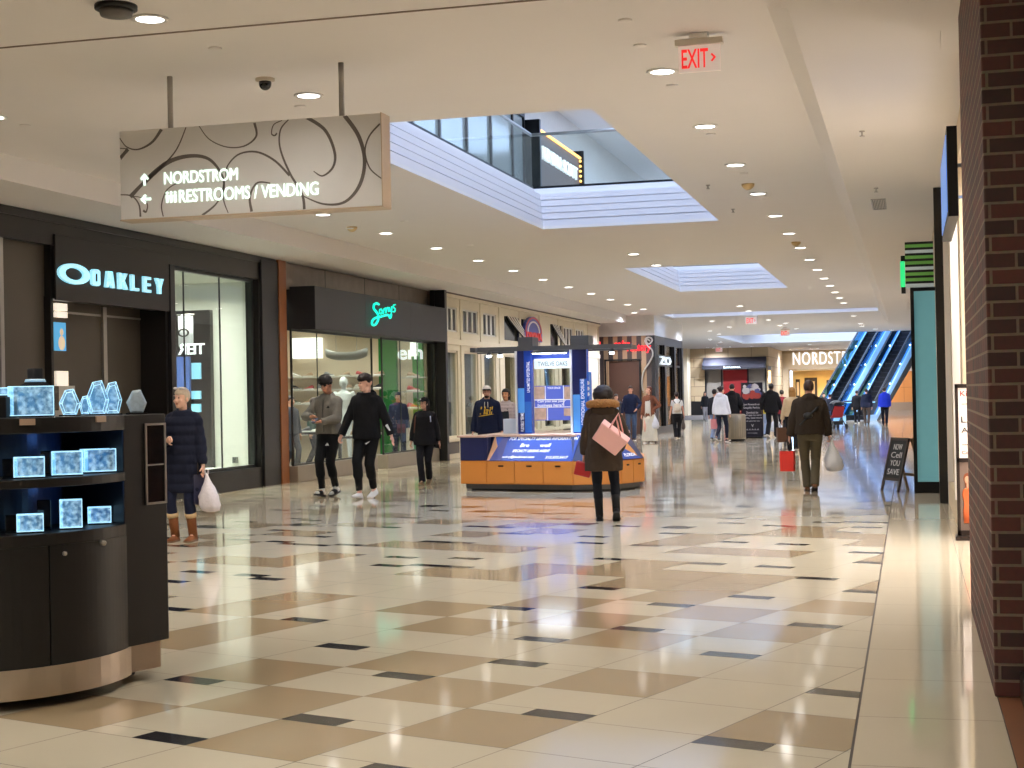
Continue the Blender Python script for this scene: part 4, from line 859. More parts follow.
g = thing('department_store_sign', 'large white lit NORDSTROM letters on sandstone facade', 'shop sign', (-5.5, Y2 - .05, 3.2))
p = gy(793, 365, Y2 - .1); q = gy(855, 365, Y2 - .1); wfull = (q.x - p.x) * 9 / 7.55
b = text_bm('NORDSTROM', wfull, .9, .12, .0, 0, 1.12); place(b, (p.x, Y2 - .02, p.z), *FW)
obj('lettering', b, mat('sign_white', (255, 255, 255), .4, emit=(235, 242, 255), es=1.1, var=0), g)
p = gy(767, 377, Y1 + .5)
g = thing('wall_sconce', 'tall glowing wall sconce beside the far dark awning', 'wall lamp', (-8.6, Y2 - .1, 1.6))
b = NB(); x = -9.35; tube(b, [(x + .6, Y1 - .12, 2.0), (x + .6, Y1 - .12, 2.8)], .09, 12); obj('lamp_shade', b, mat('sconce_glow', (255, 225, 170), .4, emit=(255, 220, 165), es=2), g); b = NB(); bx(b, x + .5, x + .7, Y1 - .06, Y1 + .02, 1.8, 3.1); obj('wall_plate', b, M_steel, g)
# orange wood wall at the right end
b = NB(); bx(b, -1.9, 1.2, 105, 105.2, .55, 2.65); struct('wall_far_wood', b, mat('orange_wood_wall', (204, 132, 66), .45, var=.06, scale=1))
b = NB(); bx(b, -1.9, 1.2, 104.98, 105.2, 0, .55); struct('baseboard_far_wood', b, mat('taupe_base', (140, 118, 96), .5))
b = NB(); bx(b, -1.9, 1.2, 104.98, 105, 1.55, 1.565); bx(b, -.4, -.385, 104.98, 105, .55, 2.65); struct('trim_19', b, mat('wood_joint', (130, 80, 40), .5))
b = NB(); bx(b, -1.9, 2.5, 105, 105.2, 2.65, ZC); struct('wall_far_right', b, mat('pale_far_wall', (214, 204, 192), .6))
# ================================================================ escalators
EB_ = thing('escalator', 'left one of two blue-lit escalators rising to the upper floor', 'escalator', (0, 0, 0), 0, 'pair of escalators')
eps = math.atan2(1, 1.78); ydir = R(-17)
pc = gz(861, 334.5, ZC)
def build_escalator(W_, root):
    """local: +y up the slope, x across, origin at the foot of the left side"""
    run = 9.6; rise = run * math.tan(R(30)); M_blue = mat('blue_lit_panel', (150, 185, 215), .15, emit=(120, 180, 235), es=.5)
    M_st = mat('escalator_step', (16, 16, 20), .5, .3); M_rail = mat('escalator_handrail', (12, 12, 14), .4)
    b = NB(); n = int(run / .4); st = (rise / run) * .4
    for k in range(n):
        y = 1.0 + k * .4; bx(b, .22, W_ - .22, y, y + .41, k * st - .25 + st, (k + 1) * st)
    obj('steps', b, M_st, root, local=True)
    b = NB()
    for k in range(n):
        y = 1.0 + k * .4; bx(b, .23, W_ - .23, y - .006, y + .0, (k + 1) * st - .03, (k + 1) * st - .005)
    obj('step_nosing', b, mat('step_edge', (58, 62, 70), .4, .6), root, local=True)
    b = NB(); bx(b, .28, W_ - .28, -.6, 1.0, .0, .02); obj('landing_plate', b, M_steel, root, local=True)
    def side(x0, x1, z0, z1, bm, lead=0):
        pts = [(-.35 - lead, z0 if z0 > 0 else 0), (1.0, z0 if z0 > 0 else 0), (1.0 + run, rise + z0), (1.0 + run, rise + z1), (1.0, z1), (-.35 - lead, z1)]
        prism(bm, [(x0, y, z) for y, z in pts], (x1 - x0, 0, 0))
    for xs in (0, W_ - .28):
        b = NB(); side(xs + .06, xs + .22, -.35, .27, b); obj('skirt', b, M_blue, root, local=True)
        b = NB(); side(xs + (.22 if xs == 0 else .045), xs + (.235 if xs == 0 else .06), -.3, .272, b); obj('inner_skirt', b, M_st, root, local=True)
        b = NB(); side(xs + .13, xs + .15, .27, .88, b, .1); obj('glass_balustrade', b, glass_mat('escalator_glass', (150, 205, 240), .10), root, local=True)
        b = NB(); tube(b, [(xs + .14, -.3, .25), (xs + .14, -.62, .34), (xs + .14, -.74, .56), (xs + .14, -.62, .80), (xs + .14, -.35, .92), (xs + .14, 1.0, .92), (xs + .14, 1.0 + run, rise + .92)], .045, 8); obj('handrail', b, M_rail, root, local=True)
        b = NB(); tube(b, [(xs + .14, -.35, .865), (xs + .14, 1.0, .865), (xs + .14, 1.0 + run, rise + .865)], .02, 6); obj('light_strip', b, mat('escalator_led', (200, 235, 255), .4, emit=(150, 215, 255), es=2.0), root, local=True)
        for k in range(5):
            y = 1.6 + k * 1.7; b = NB(); ell(b, (xs + .16, y, (y - 1) * rise / run + .4), (.04, .04, .04)); obj('skirt_lamp', b, mat('escalator_bulb', (255, 255, 255), .4, emit=(220, 240, 255), es=4), root, local=True)
    b = NB(); prism(b, [(.02, 1.0, 0), (.02, 1.4, 0), (.02, 1.0 + run, rise - .9), (.02, 1.0 + run, rise - .3)], (W_ - .04, 0, 0)); obj('truss_cover', b, M_dark, root, local=True)
dirv = V((math.sin(R(17)), math.cos(R(17)), 0)); acr = V((math.cos(R(17)), -math.sin(R(17)), 0))
WE = 1.32
build_escalator(WE, EB_)
foot = V((pc.x, pc.y, 0)) - dirv * (1.0 + (ZC - .3) / math.tan(R(30)))
EB_.location = foot; EB_.rotation_euler = (0, 0, R(-17))
e2 = dup(EB_, foot + acr * (WE + .2) + dirv * .8, R(-17), 'right one of two blue-lit escalators rising to the upper floor', 'pair of escalators')
# ================================================================ right side
pier = NB(); prism(pier, [(.365, 7.6, 0), (.365, 10.5, 0), (.98, 10.5, 0), (.98, 7.6, 0)], (0, 0, 4.09)); struct('brick_pier', pier, brick_mat(), bev=.008)
# shop window frame in front of the pier's right part
b = NB(); bx(b, .57, .63, 7.40, 7.58, 0, 4.08); bx(b, .48, 2.4, 7.1, 7.58, 0, .13); struct('trim_20', b, mat('dark_frame', (40, 34, 30), .4, .3))
g = struct('window_40', (lambda b: (bx(b, .63, .66, 3.0, 7.4, 0, .12), b)[1])(NB()), M_black_metal); b = NB(); bx(b, .640, .648, 3.0, 7.4, .12, 3.98); obj('pane', b, M_glass, g)
b = NB(); bx(b, .9, 1.0, -10, 7.1, 0, 4.09); struct('wall_right_near', b, mat('olive_shop_wall', (110, 100, 78), .5))
b = NB(); bx(b, .6, .98, 10.5, 11.4, 0, 4.09); struct('wall_right_return', b, M_ceil)
# white shopfront beyond the pier
b = NB(); bx(b, .52, .62, 15.9, 16.6, 0, 4.09); bx(b, .46, .62, 16.6, 20.2, 0, .28); bx(b, .52, .62, 17.9, 20.2, .28, 4.09); bx(b, .5, .62, 11.4, 20.2, 3.75, 4.09); struct('wall_right_cream', b, mat('cream_post', (216, 198, 168), .5))
b = NB(); bx(b, .50, .54, 17.3, 17.36, .28, 3.75); g = struct('window_41', b, mat('bronze_mullion', (60, 48, 40), .4)); b = NB(); bx(b, .55, .555, 17.36, 17.9, .1, 3.75); obj('pane', b, M_glass, g)
wx0, wx1 = gy(951, 300, 16.9).x, gy(968, 300, 16.9).x
b = NB(); bx(b, wx0, wx1, 16.9, 17.0, .28, 3.75); struct('wall_right_white_end', b, mat('white_shop_end', (250, 246, 242), .5, var=.01))
b = NB(); bx(b, 1.5, 1.6, 11.4, 20.2, 0, 4.09); struct('wall_right_shop_back', b, mat('glowing_shop_wall', (245, 238, 230), .5, emit=(255, 245, 235), es=.35))  # wall colour itself glows, standing in for light inside the shop
area('right_shop_ceiling_lamp', (.95, 14.6, 3.7), .6, 4.4, 200, (255, 246, 236))
# portrait-format poster stand
g = thing('poster_stand', 'tall black framed poster stand by the brick pier, portrait in orange below', 'poster stand', (.55, 15.2, 0))
Yp = 15.4
x0, x1 = .425, .8
b = NB(); bx(b, x0, x0 + .03, Yp, Yp + .05, .03, 1.53); bx(b, x1 - .03, x1, Yp, Yp + .05, .03, 1.53); bx(b, x0, x1, Yp, Yp + .05, 1.49, 1.53); bx(b, x0, x1, Yp, Yp + .05, .76, .80); bx(b, x0, x1, Yp, Yp + .05, .03, .09); obj('frame', b, mat('dark_bronze_frame', (48, 36, 32), .4, .3), g)
b = NB(); bx(b, x0 - .02, x1 + .02, Yp - .12, Yp + .18, 0, .04); obj('foot', b, mat('dark_bronze_frame', 'ffffff'), g)
b = NB(); bx(b, x0 + .03, x1 - .03, Yp + .015, Yp + .03, .80, 1.49); obj('upper_poster', b, mat('white_poster', (236, 222, 212), .5, emit=(255, 240, 232), es=.45), g)
b = NB(); bx(b, x0 + .03, x1 - .03, Yp + .015, Yp + .03, .09, .76); obj('lower_poster', b, mat('grey_poster', (128, 108, 98), .5), g)
L_ = NB()
for (t, z, h, s) in (('LA', 1.15, .06, .13), ('Ali', 1.05, .05, .1), ('Color', .84, .03, .14)): join(L_, place(text_bm(t, s, h, .004), (x0 + .055, Yp + .013, z), *FW))
bx(L_, x0 + .06, x0 + .16, Yp + .01, Yp + .014, 1.33, 1.335); bx(L_, x0 + .06, x0 + .16, Yp + .01, Yp + .014, .93, .935); obj('lettering', L_, mat('dark_ink', (40, 36, 36), .6), g)
L_ = NB(); join(L_, place(text_bm('Kiss', .13, .05, .004), (x0 + .05, Yp + .013, 1.41), *FW)); obj('heading', L_, mat('red_ink', (200, 60, 60), .6), g)
b = NB(); ell(b, (.53, Yp + .012, .60), (.042, .006, .055)); ell(b, (.545, Yp + .012, .55), (.045, .005, .07)); obj('portrait_hair', b, mat('auburn', (140, 74, 44), .6), g)
b = NB(); loft(b, [[(.535 + k * math.cos(a), Yp + .008 + .004 * math.sin(a), z) for a in [2 * PI * q / 10 for q in range(10)]] for z, k in ((.16, .05), (.28, .055), (.36, .045), (.44, .062), (.49, .05), (.51, .02))]); obj('portrait_dress', b, mat('dress_orange', (222, 110, 60), .6), g)
b = NB(); ell(b, (.525, Yp + .006, .585), (.026, .005, .038)); ell(b, (.53, Yp + .007, .53), (.014, .004, .04)); obj('portrait_face', b, mat('portrait_skin', (226, 170, 140), .6), g)
# black hanging banner screen
g = thing('blade_sign', 'black edged blue blade sign high on the right wall near the pier', 'sign', (.42, 12.3, 2.7))
bx0, bx1 = gy(947, 170, 12.0).x, gy(957.5, 170, 12.0).x; bz1, bz0 = gy(950, 127, 12).z, gy(950, 217, 12).z; by1 = gx(941.5, 190, bx0).y
b = NB(); bx(b, bx0, bx1, 11.95, 12.05, bz0, bz1); bx(b, bx0, bx1, 12.05, by1, bz1 - .05, bz1); bx(b, bx0, bx1, 12.05, by1, bz0, bz0 + .05); bx(b, bx0, bx1, by1, by1 + .06, bz0, bz1); obj('casing', b, M_black_metal, g)
b = NB(); bx(b, bx0 - .005, bx1 - .01, 12.05, by1, bz0 + .05, bz1 - .05); obj('screen', b, mat('blue_screen', (90, 140, 220), .3, emit=(90, 150, 240), es=.5), g)
b = NB(); tube(b, [(bx1 - .01, 12.0, 3.2), (.9, 12.0, 3.2)], .015); tube(b, [(bx1 - .01, 14.0, 3.2), (.9, 14.0, 3.2)], .015); obj('bracket', b, M_steel, g)
# black column + turquoise panel shop entrance
b = NB(); bx(b, .345, .45, 20.2, 20.34, 0, 4.09); struct('pillar_black', b, M_dark)
b = NB(); bx(b, .45, 2.4, 20.2, 20.35, 0, 4.09); struct('wall_right_partition', b, M_ceil)
g = thing('turquoise_panel', 'tall turquoise glass panel with black frame and base', 'display panel', (.23, 22.25, 0))
b = NB(); bx(b, .08, .37, 22.18, 22.24, .16, 2.9); obj('panel', b, mat('turquoise_glass', (120, 178, 186), .25, var=.05, emit=(110, 180, 190), es=.28), g)
b = NB(); bx(b, .03, .08, 22.12, 22.4, 0, 2.93); bx(b, .03, .4, 22.16, 22.4, 2.88, 2.93); obj('frame', b, M_black_metal, g); b = NB(); bx(b, .05, .4, 22.14, 22.4, 0, .16); obj('plinth', b, M_black_metal, g)
g = thing('striped_sign_box', 'green black and white horizontally striped sign box above the turquoise panel', 'sign', (.18, 22.2, 2.93))
N = 13
bm1 = NB(); bm2 = NB(); bm3 = NB(); zz = 2.94
for k in range(8):
    t = bm1 if k % 3 else bm3; bx(t, -.03, .36, 22.12, 22.4, zz, zz + .045); bx(bm2, -.03, .36, 22.13, 22.4, zz + .045, zz + .08); zz += .08
obj('green_band', bm1, mat('lime_band', (110, 170, 80), .4, emit=(110, 180, 80), es=.15), g); obj('black_band', bm2, M_dark, g); obj('white_band', bm3, mat('white_band', (205, 215, 215), .4, emit=(210, 225, 225), es=.15), g)
g = thing('green_blade_sign', 'small glowing green blade sign with black ends left of the striped box', 'sign', (-.06, 22.3, 2.9))
b = NB(); bx(b, -.1, -.035, 22.25, 22.35, 2.95, 3.32); obj('lit_face', b, mat('green_glow', (40, 200, 110), .4, emit=(40, 220, 130), es=.9), g); b = NB(); bx(b, -.09, -.03, 22.24, 22.36, 3.32, 3.4); bx(b, -.09, -.03, 22.24, 22.36, 2.86, 2.95); obj('end_cap', b, M_black_metal, g)
b = NB(); bx(b, .42, .6, 22.4, 109, 0, 4.09); struct('wall_right_far', b, mat('far_right_wall', (196, 184, 168), .5))
# chalkboard A-frame
p = gz(903, 491); g = thing('chalkboard_easel', 'leaning black chalkboard sandwich board with chalk writing', 'sandwich board', (p.x, p.y, 0), R(-60))
def board(sgn_):
    return Matrix.Rotation(sgn_ * R(14), 4, 'X')
b = NB(); f_ = NB(); Wd = .25; Hh = .80
for xs in (-Wd, Wd - .035): bx(f_, xs, xs + .035, -.015, .015, 0, Hh)
bx(f_, -Wd, Wd, -.015, .015, Hh - .04, Hh); bx(f_, -Wd, Wd, -.015, .015, .16, .2); bx(b, -Wd + .035, Wd - .035, -.006, .008, .2, Hh - .04)
tx = NB()
for (t, w_, z) in (('NOW', .24, .62), ('Cell', .3, .50), ('YOU', .27, .38), ('SAVE', .33, .25)): join(tx, place(text_bm(t, w_, .085, .003), (-w_ / 2, -.008, z), *FW))
bk = NB(); 
for xs in (-Wd, Wd - .035): bx(bk, xs, xs + .035, -.015, .015, 0, Hh)
bx(bk, -Wd + .035, Wd - .035, -.012, .012, .22, .26); bx(bk, -Wd + .035, Wd - .035, -.012, .012, Hh - .05, Hh - .01)
tl = Matrix.Translation((0, -.2, 0))
for bm_, s_, nm, m_ in ((f_, -1, 'frame', mat('easel_wood', (60, 50, 44), .5)), (b, -1, 'chalkboard', mat('slate', (40, 42, 44), .7)), (tx, -1, 'chalk_writing', mat('chalk', (200, 198, 196), .9)), (bk, 1, 'rear_leg_frame', mat('easel_tan', (128, 100, 70), .6))):
    bm_.transform(Matrix.Translation((0, s_ * .215, 0)) @ board(s_ if s_ < 0 else 1)); obj(nm, bm_, m_, g, local=True)
# ================================================================ crystal display cart at left
CC = (-4.785, 7.03); CR = .76
M_cart = mat('cart_laminate', (19, 16, 16), .42, var=.15, scale=30)
M_cartin = mat('cart_inside', (14, 14, 18), .3, var=.1)
cart = thing('display_cart', 'black curved display cart of lit crystals with steel kick band', 'display cart', (CC[0], CC[1], 0))
A0, A1 = -135, 20
def sector(bm, r, a0, a1, z0, z1, n=28):
    pts = [(CC[0] + r * math.cos(R(a0 + (a1 - a0) * k / n)), CC[1] + r * math.sin(R(a0 + (a1 - a0) * k / n)), z0) for k in range(n + 1)]
    pts += [(CC[0] - .25, CC[1] + .55, z0), (CC[0] - .75, CC[1] + .2, z0)]
    return prism(bm, pts, (0, 0, z1 - z0))
b = NB(); sector(b, CR - .14, A0, A1, .04, .2); obj('reflection_block', b, M_dark, cart)  # dark block added under the cart, hides a bright floor reflection
b = NB(); sector(b, CR - .03, A0, A1, .2, .24); sector(b, CR - .36, A0, A1 + 40, .24, 1.36); obj('inner_core', b, M_cartin, cart)
def cart_angle(u):
    d = ray(u, 430); d = V((d.x, d.y)).normalized(); c2 = V(CC); t = d.dot(c2); q = d * (t - math.sqrt(CR * CR - (d * t - c2).length_squared)) - c2
    return math.degrees(math.atan2(q.y, q.x))
asd = cart_angle(47)
for k, (a0, a1) in enumerate(((A0, asd - 70.25), (asd - 69.75, asd - .25), (asd + .25, A1))):
    b = NB(); arc_shell(b, CC, CR - .025, CR, a0, a1, .205, .80, 20); d = obj('door', b, M_cart, cart)
    if k == 2:
        aL = cart_angle(62); b = NB(); tube(b, [(CC[0] + CR * math.cos(R(aL)), CC[1] + CR * math.sin(R(aL)), .755), (CC[0] + (CR + .012) * math.cos(R(aL)), CC[1] + (CR + .012) * math.sin(R(aL)), .755)], .011, 12); obj('lock', b, M_steel, d)
        aL = cart_angle(99); b = NB(); tube(b, [(CC[0] + (CR - .01) * math.cos(R(aL)), CC[1] + (CR - .01) * math.sin(R(aL)), .79), (CC[0] + (CR + .025) * math.cos(R(aL)), CC[1] + (CR + .025) * math.sin(R(aL)), .785)], .014, 8); obj('latch', b, M_steel, d)
for z0, z1 in ((.80, .862), (1.09, 1.135), (1.36, 1.44)):
    b = NB(); sector(b, CR, A0, A1, z0, z1); obj('shelf', b, M_cart, cart, bev=.004)
b = NB(); arc_shell(b, CC, CR - .03, CR + .005, A0, A1 - 6, .055, .205, 24); 
PE = [V((-4.04, 7.2, 0)), V((-3.93, 7.52, 0))]
obj('kick_band', b, mat('copper_steel', (190, 176, 162), .3, .85, var=.06), cart)
b = NB(); prism(b, [(-4.06, 7.22, .06), (-3.985, 7.43, .06), (-4.32, 7.66, .06), (-4.55, 7.4, .06)], (0, 0, .145)); obj('kick_plate', b, mat('copper_steel', 'ffffff'), cart)
# straight end tower
b = NB(); prism(b, [(-4.045, 7.17, .205), (-3.955, 7.475, .205), (-4.4, 7.80, .205), (-4.62, 7.42, .205)], (0, 0, 1.235)); tw = obj('end_tower', b, M_cart, cart, bev=.006)
dd = (V((-3.955, 7.475, 0)) - V((-4.045, 7.17, 0))); dn = V((dd.y, -dd.x, 0)).normalized(); o_ = V((-4.045, 7.17, 0))
def tp(t, z, out=.004): q = o_ + dd * t + dn * out; return V((q.x, q.y, z))
ta, tb, za, zb = .48, .97, .95, 1.39
b = NB(); prism(b, [tp(ta, za, .001), tp(tb, za, .001), tp(tb, zb, .001), tp(ta, zb, .001)], dn * .004); obj('end_window', b, M_blackglass, tw)
b = NB()
for (t0, t1, z0, z1) in ((ta, ta + .04, za, zb), (tb - .04, tb, za, zb), (ta, tb, za, za + .012), (ta, tb, zb - .012, zb)): prism(b, [tp(t0, z0, .004), tp(t1, z0, .004), tp(t1, z1, .004), tp(t0, z1, .004)], dn * .008)
obj('window_trim', b, M_steel, tw)
b = NB(); prism(b, [tp(ta, 1.16, .004), tp(tb, 1.16, .004), tp(tb, 1.168, .004), tp(ta, 1.168, .004)], dn * .006); obj('window_shelf', b, M_steel, tw)
for x, y in ((-4.2, 7.46), (-4.8, 6.9), (-5.2, 6.7), (-4.9, 7.5)):
    b = NB(); tube(b, [(x - .02, y - .02, .03), (x + .02, y + .02, .03)], .03, 14); bx(b, x - .02, x + .02, y - .02, y + .02, .04, .1); obj('caster', b, M_black_metal, cart)
b = NB(); arc_shell(b, CC, CR - .36 + .001, CR - .355, -48, 15, .87, 1.08, 14); arc_shell(b, CC, CR - .36 + .001, CR - .355, -48, 15, 1.14, 1.35, 14); obj('back_panel', b, mat('navy_back', (26, 38, 62), .3), cart)
for k, (u, v) in enumerate(((27, 422), (100, 419))):
    a = None
    r_ = ray(u, v); q = None
    for i in range(4000):
        t = i / 4000 * 12; p_ = CAM + r_.normalized() * t
        if (p_.xy - V(CC)).length < CR: q = p_; break
    n_ = V((q.x - CC[0], q.y - CC[1], 0)).normalized(); s_ = V((-n_.y, n_.x, 0))
    b = NB(); prism(b, [q + s_ * x + V((0, 0, z)) + n_ * .002 for x, z in ((-.038, -.016), (.038, -.016), (.038, .016), (-.038, .016))], n_ * .008); obj('price_plate', b, mat('tag_beige', (176, 150, 130), .4), cart)
# crystals -------------------------------------------------------
M_cry = crystal_mat(); M_etch = mat('etched_portrait', (60, 120, 165), .5, emit=(96, 160, 196), es=.5, var=.6, scale=70)
M_clear = mat('clear_facet_crystal', (190, 205, 215), .06, .1, var=.4, scale=40); M_dimc = glass_mat('unlit_crystal', (120, 135, 150), .12)
M_edgeglow = mat('crystal_edge_glow', (210, 240, 255), .2, emit=(170, 225, 250), es=1.0, var=0)
M_base = mat('led_base', (10, 12, 16), .3)
def spot(u, r=.60):
    d = ray(u, 430); d = V((d.x, d.y)).normalized(); c2 = V(CC); t = d.dot(c2); near_ = (d * t - c2).length
    return d * (t - math.sqrt(r * r - near_ * near_)) if near_ < r else d * t
def yaw_to(p): return math.atan2(p.x, -p.y) + 0  # turn local -y to the camera
def crystal(u0, u1, h, z, shape, label, lit=True, r=.6, turn=0, group='lit crystals on the cart', portraits=2):
    p = spot((u0 + u1) / 2, r); dist = p.length; fw = V((AY.x, AY.y)) if False else None
    depth = (Matrix(ROT).transposed() @ V((p.x, p.y, 0))).z * -1
    w = (u1 - u0) / FL * depth
    g = thing('crystal_block' if shape == 'box' else 'crystal_gem', label, 'crystal', (p.x, p.y, z), -math.atan2(-p.x, p.y) * -1 + turn, group)
    g.rotation_euler = (0, 0, math.atan2(-p.x, p.y) + turn); WM[g] = Matrix.Translation((p.x, p.y, z)) @ Matrix.Rotation(math.atan2(-p.x, p.y) + turn, 4, 'Z')
    d = min(w * .55, .09); m = M_cry if lit is True else M_clear if lit == 'clear' else M_dimc
    b = NB(); z0 = .008
    if shape == 'box': bx(b, -w / 2, w / 2, -d / 2, d / 2, z0, h)
    elif shape == 'hex':
        prof = [(-.30, 0), (.32, 0), (.5, .42), (.2, 1.0), (-.2, .95), (-.5, .45)]
        f = [V((x * w, -d / 2, z0 + z * (h - z0))) for x, z in prof]; n_f = len(f); mid = [V((x.x * .78, 0, z0 + (x.z - z0) * .86 + .05 * h)) for x in f]
        loft(b, [[V((q.x * .72, -d * .62, z0 + (q.z - z0) * .8 + .08 * h)) for q in f], f, [V((q.x, d / 2, q.z)) for q in f]], smooth=False)
    obj('crystal', b, m, g, local=True, bev=.004)
    if lit is True:
        b = NB(); rr = random.Random(int(u0 * 7 + z * 100)); n = portraits
        for k in range(n):
            x = (k - (n - 1) / 2) * w * .62 / max(n, 1); hh = h * (.62 + .14 * rr.random())
            ell(b, (x, -d * .05, hh), (h * .085, d * .12, h * .105), nu=10, nv=6)
            ell(b, (x, 0, hh - h * .3), (h * .15, d * .14, h * .22), nu=10, nv=6)
            ell(b, (x, d * .03, hh + h * .03), (h * .1, d * .1, h * .1), nu=10, nv=6)
        obj('etched_portrait', b, M_etch, g, local=True)
        if shape == 'hex':
            b = NB(); fr = [V((q.x * .72, -d * .62, z0 + (q.z - z0) * .8 + .08 * h)) for q in f]
            for k in range(n_f):
                for p0, p1 in ((f[k], f[(k + 1) % n_f]), (fr[k], fr[(k + 1) % n_f]), (f[k], fr[k])): tube(b, [p0, p1], .0016, 5)
            obj('lit_edges', b, M_edgeglow, g, local=True)
        if shape == 'box':
            b = NB(); e = .0022
            for sx in (-1, 1):
                for sy in (-1, 1): bx(b, sx * w / 2 - e, sx * w / 2 + e, sy * d / 2 - e, sy * d / 2 + e, z0, h)
                for zz in (z0 + e, h): bx(b, sx * w / 2 - e, sx * w / 2 + e, -d / 2, d / 2, zz - e, zz + e)
            for sy in (-1, 1):
                for zz in (z0 + e, h): bx(b, -w / 2, w / 2, sy * d / 2 - e, sy * d / 2 + e, zz - e, zz + e)
            bx(b, -w / 2 + .001, -w / 2 + w * .12, -d / 2 + .002, d / 2 - .002, z0 + .002, h - .002)
            obj('lit_edges', b, M_edgeglow, g, local=True)
    b = NB(); bx(b, -w * .52, w * .52, -d * .56, d * .56, 0, .008); obj('light_base', b, M_base, g, local=True)
    return g
crystal(10, 53, .155, 1.44, 'box', 'largest lit crystal block with a family portrait, on the cart top shelf', portraits=3)
crystal(60, 80, .14, 1.44, 'hex', 'small lit faceted crystal right of the largest block, on the cart top', portraits=1)
crystal(80, 91, .105, 1.44, 'hex', 'shortest lit faceted crystal, on the cart top between two taller gems', portraits=1, r=.55)
crystal(87, 109, .185, 1.44, 'hex', 'tallest lit faceted crystal on the cart top shelf', portraits=2)
crystal(104, 122, .18, 1.44, 'hex', 'tall lit faceted crystal leaning behind the tallest one on the cart top', portraits=1, r=.53)
crystal(127, 147, .135, 1.44, 'hex', 'clear unlit faceted crystal at the right end of the cart top', lit='clear', r=.6)
crystal(-9, 12, .045, 1.545, 'box', 'flat lit crystal on a dark stand at the left end of the cart top', portraits=1, r=.56)
p = spot(1.5, .56); b = NB(); bx(b, p.x - .06, p.x + .06, p.y - .05, p.y + .05, 1.44, 1.545); tag(obj('display_stand', b, M_dark, bev=.004), 'dark display stand at the left end of the cart top', 'display stand')
crystal(14, 43, .105, 1.135, 'box', 'leftmost lit crystal block on the upper cart shelf', r=.64)
crystal(52, 81, .125, 1.135, 'box', 'middle lit crystal block on the upper cart shelf', r=.64)
crystal(82, 113, .125, 1.135, 'box', 'rightmost lit crystal block on the upper cart shelf', r=.62, turn=.25, portraits=3)
crystal(16, 41, .092, .862, 'box', 'lowest wide lit crystal block at the left of the bottom cart shelf', r=.64)
crystal(59, 80, .15, .862, 'box', 'tall upright lit crystal block on the bottom cart shelf', r=.64, portraits=1)
crystal(87, 109, .09, .862, 'box', 'rightmost small lit crystal block on the bottom cart shelf', r=.62, portraits=2)
crystal(36, 49, .155, .862, 'box', 'dark unlit tall crystal on the bottom cart shelf', lit=False, r=.56, group='unlit crystals on the cart')
crystal(4, 17, .09, .862, 'box', 'dark unlit small crystal at the far left of the bottom cart shelf', lit=False, r=.58, group='unlit crystals on the cart')
crystal(40, 50, .13, 1.135, 'box', 'dark unlit crystal between two lit blocks on the upper cart shelf', lit=False, r=.54, group='unlit crystals on the cart')
crystal(2, 14, .1, 1.135, 'box', 'dark unlit crystal at the far left of the upper cart shelf', lit=False, r=.58, group='unlit crystals on the cart')
p = spot(36, .46); g = thing('necklace_bust', 'black velvet necklace bust behind the family portrait crystal', 'jewelry bust', (p.x, p.y, 1.44))
b = NB(); loft(b, [[(rx * math.cos(a), ry * math.sin(a), z) for a in [2 * PI * k / 16 for k in range(16)]] for rx, ry, z in ((.105, .05, 0), (.105, .05, .11), (.085, .05, .16), (.05, .04, .18), (.04, .035, .20), (.04, .035, .245), (.036, .03, .25))]); obj('bust', b, mat('black_velvet', (14, 14, 20), .9), g, local=True)
b = NB(); loft(b, [[(r_ * 1.1 * math.cos(a), r_ * .9 * math.sin(a), z) for a in [2 * PI * k / 16 for k in range(16)]] for r_, z in ((.052, .18), (.046, .195))]); obj('necklace', b, mat('pale_bead', (190, 215, 230), .3, emit=(150, 200, 230), es=.3), g, local=True)
p = spot(67, .44); b = NB(); bx(b, p.x - .05, p.x + .05, p.y - .03, p.y + .03, 1.44, 1.47); bx(b, p.x - .045, p.x + .045, p.y, p.y + .012, 1.47, 1.60); tag(obj('card_holder', b, mat('card_white', (200, 190, 175), .4)), 'pale upright card holder behind the faceted crystals on the cart top', 'card holder')
def plight(name, loc, e, c, r=.05):
    ld = bpy.data.lights.new(name, 'POINT'); ld.energy = e; ld.color = lin(c)[:3]; ld.shadow_soft_size = r; o = bpy.data.objects.new(name, ld); col.objects.link(o); o.location = loc
for z in (1.33, 1.07): 
    a = R(-8); plight('cart_led_lamp', (CC[0] + .60 * math.cos(a), CC[1] + .60 * math.sin(a), z), .55, (90, 150, 255))
# ================================================================ information kiosk
K = thing('information_kiosk', 'orange and blue advertising kiosk with gray canopy frame', 'kiosk', (-5.5, 24.2, 0))
M_kor = mat('kiosk_orange', (216, 138, 60), .4, var=.06, scale=3); M_navy = mat('kiosk_navy', (34, 40, 84), .4); M_kgrey = mat('kiosk_grey', (92, 92, 92), .4, .3); M_counter = mat('kiosk_counter', (216, 180, 160), .3)
PL = [V((-7.0, 22.98, 0)), V((-6.52, 22.86, 0)), V((-5.03, 22.5, 0)), V((gy(622, 470, 22.75).x, 22.75, 0)), V((gy(645.5, 470, 23.4).x, 23.4, 0)), V((gy(646, 470, 25.1).x, 25.1, 0)), V((-4.6, 25.9, 0)), V((-6.4, 25.9, 0)), V((-7.0, 25.1, 0))]
cen = V((-5.5, 24.2, 0))
def ins(d): return [p + (cen - p).normalized() * d for p in PL]
def lift(P_, z): return [V((p.x, p.y, z)) for p in P_]
b = NB(); prism(b, lift(ins(.12), .03), (0, 0, .09)); obj('base', b, M_kgrey, K)
b = NB(); prism(b, lift(ins(.22), 0), (0, 0, .03)); obj('plinth', b, M_dark, K)
b = NB(); prism(b, lift(ins(.03), .11), (0, 0, .37)); obj('cabinet', b, M_kor, K)
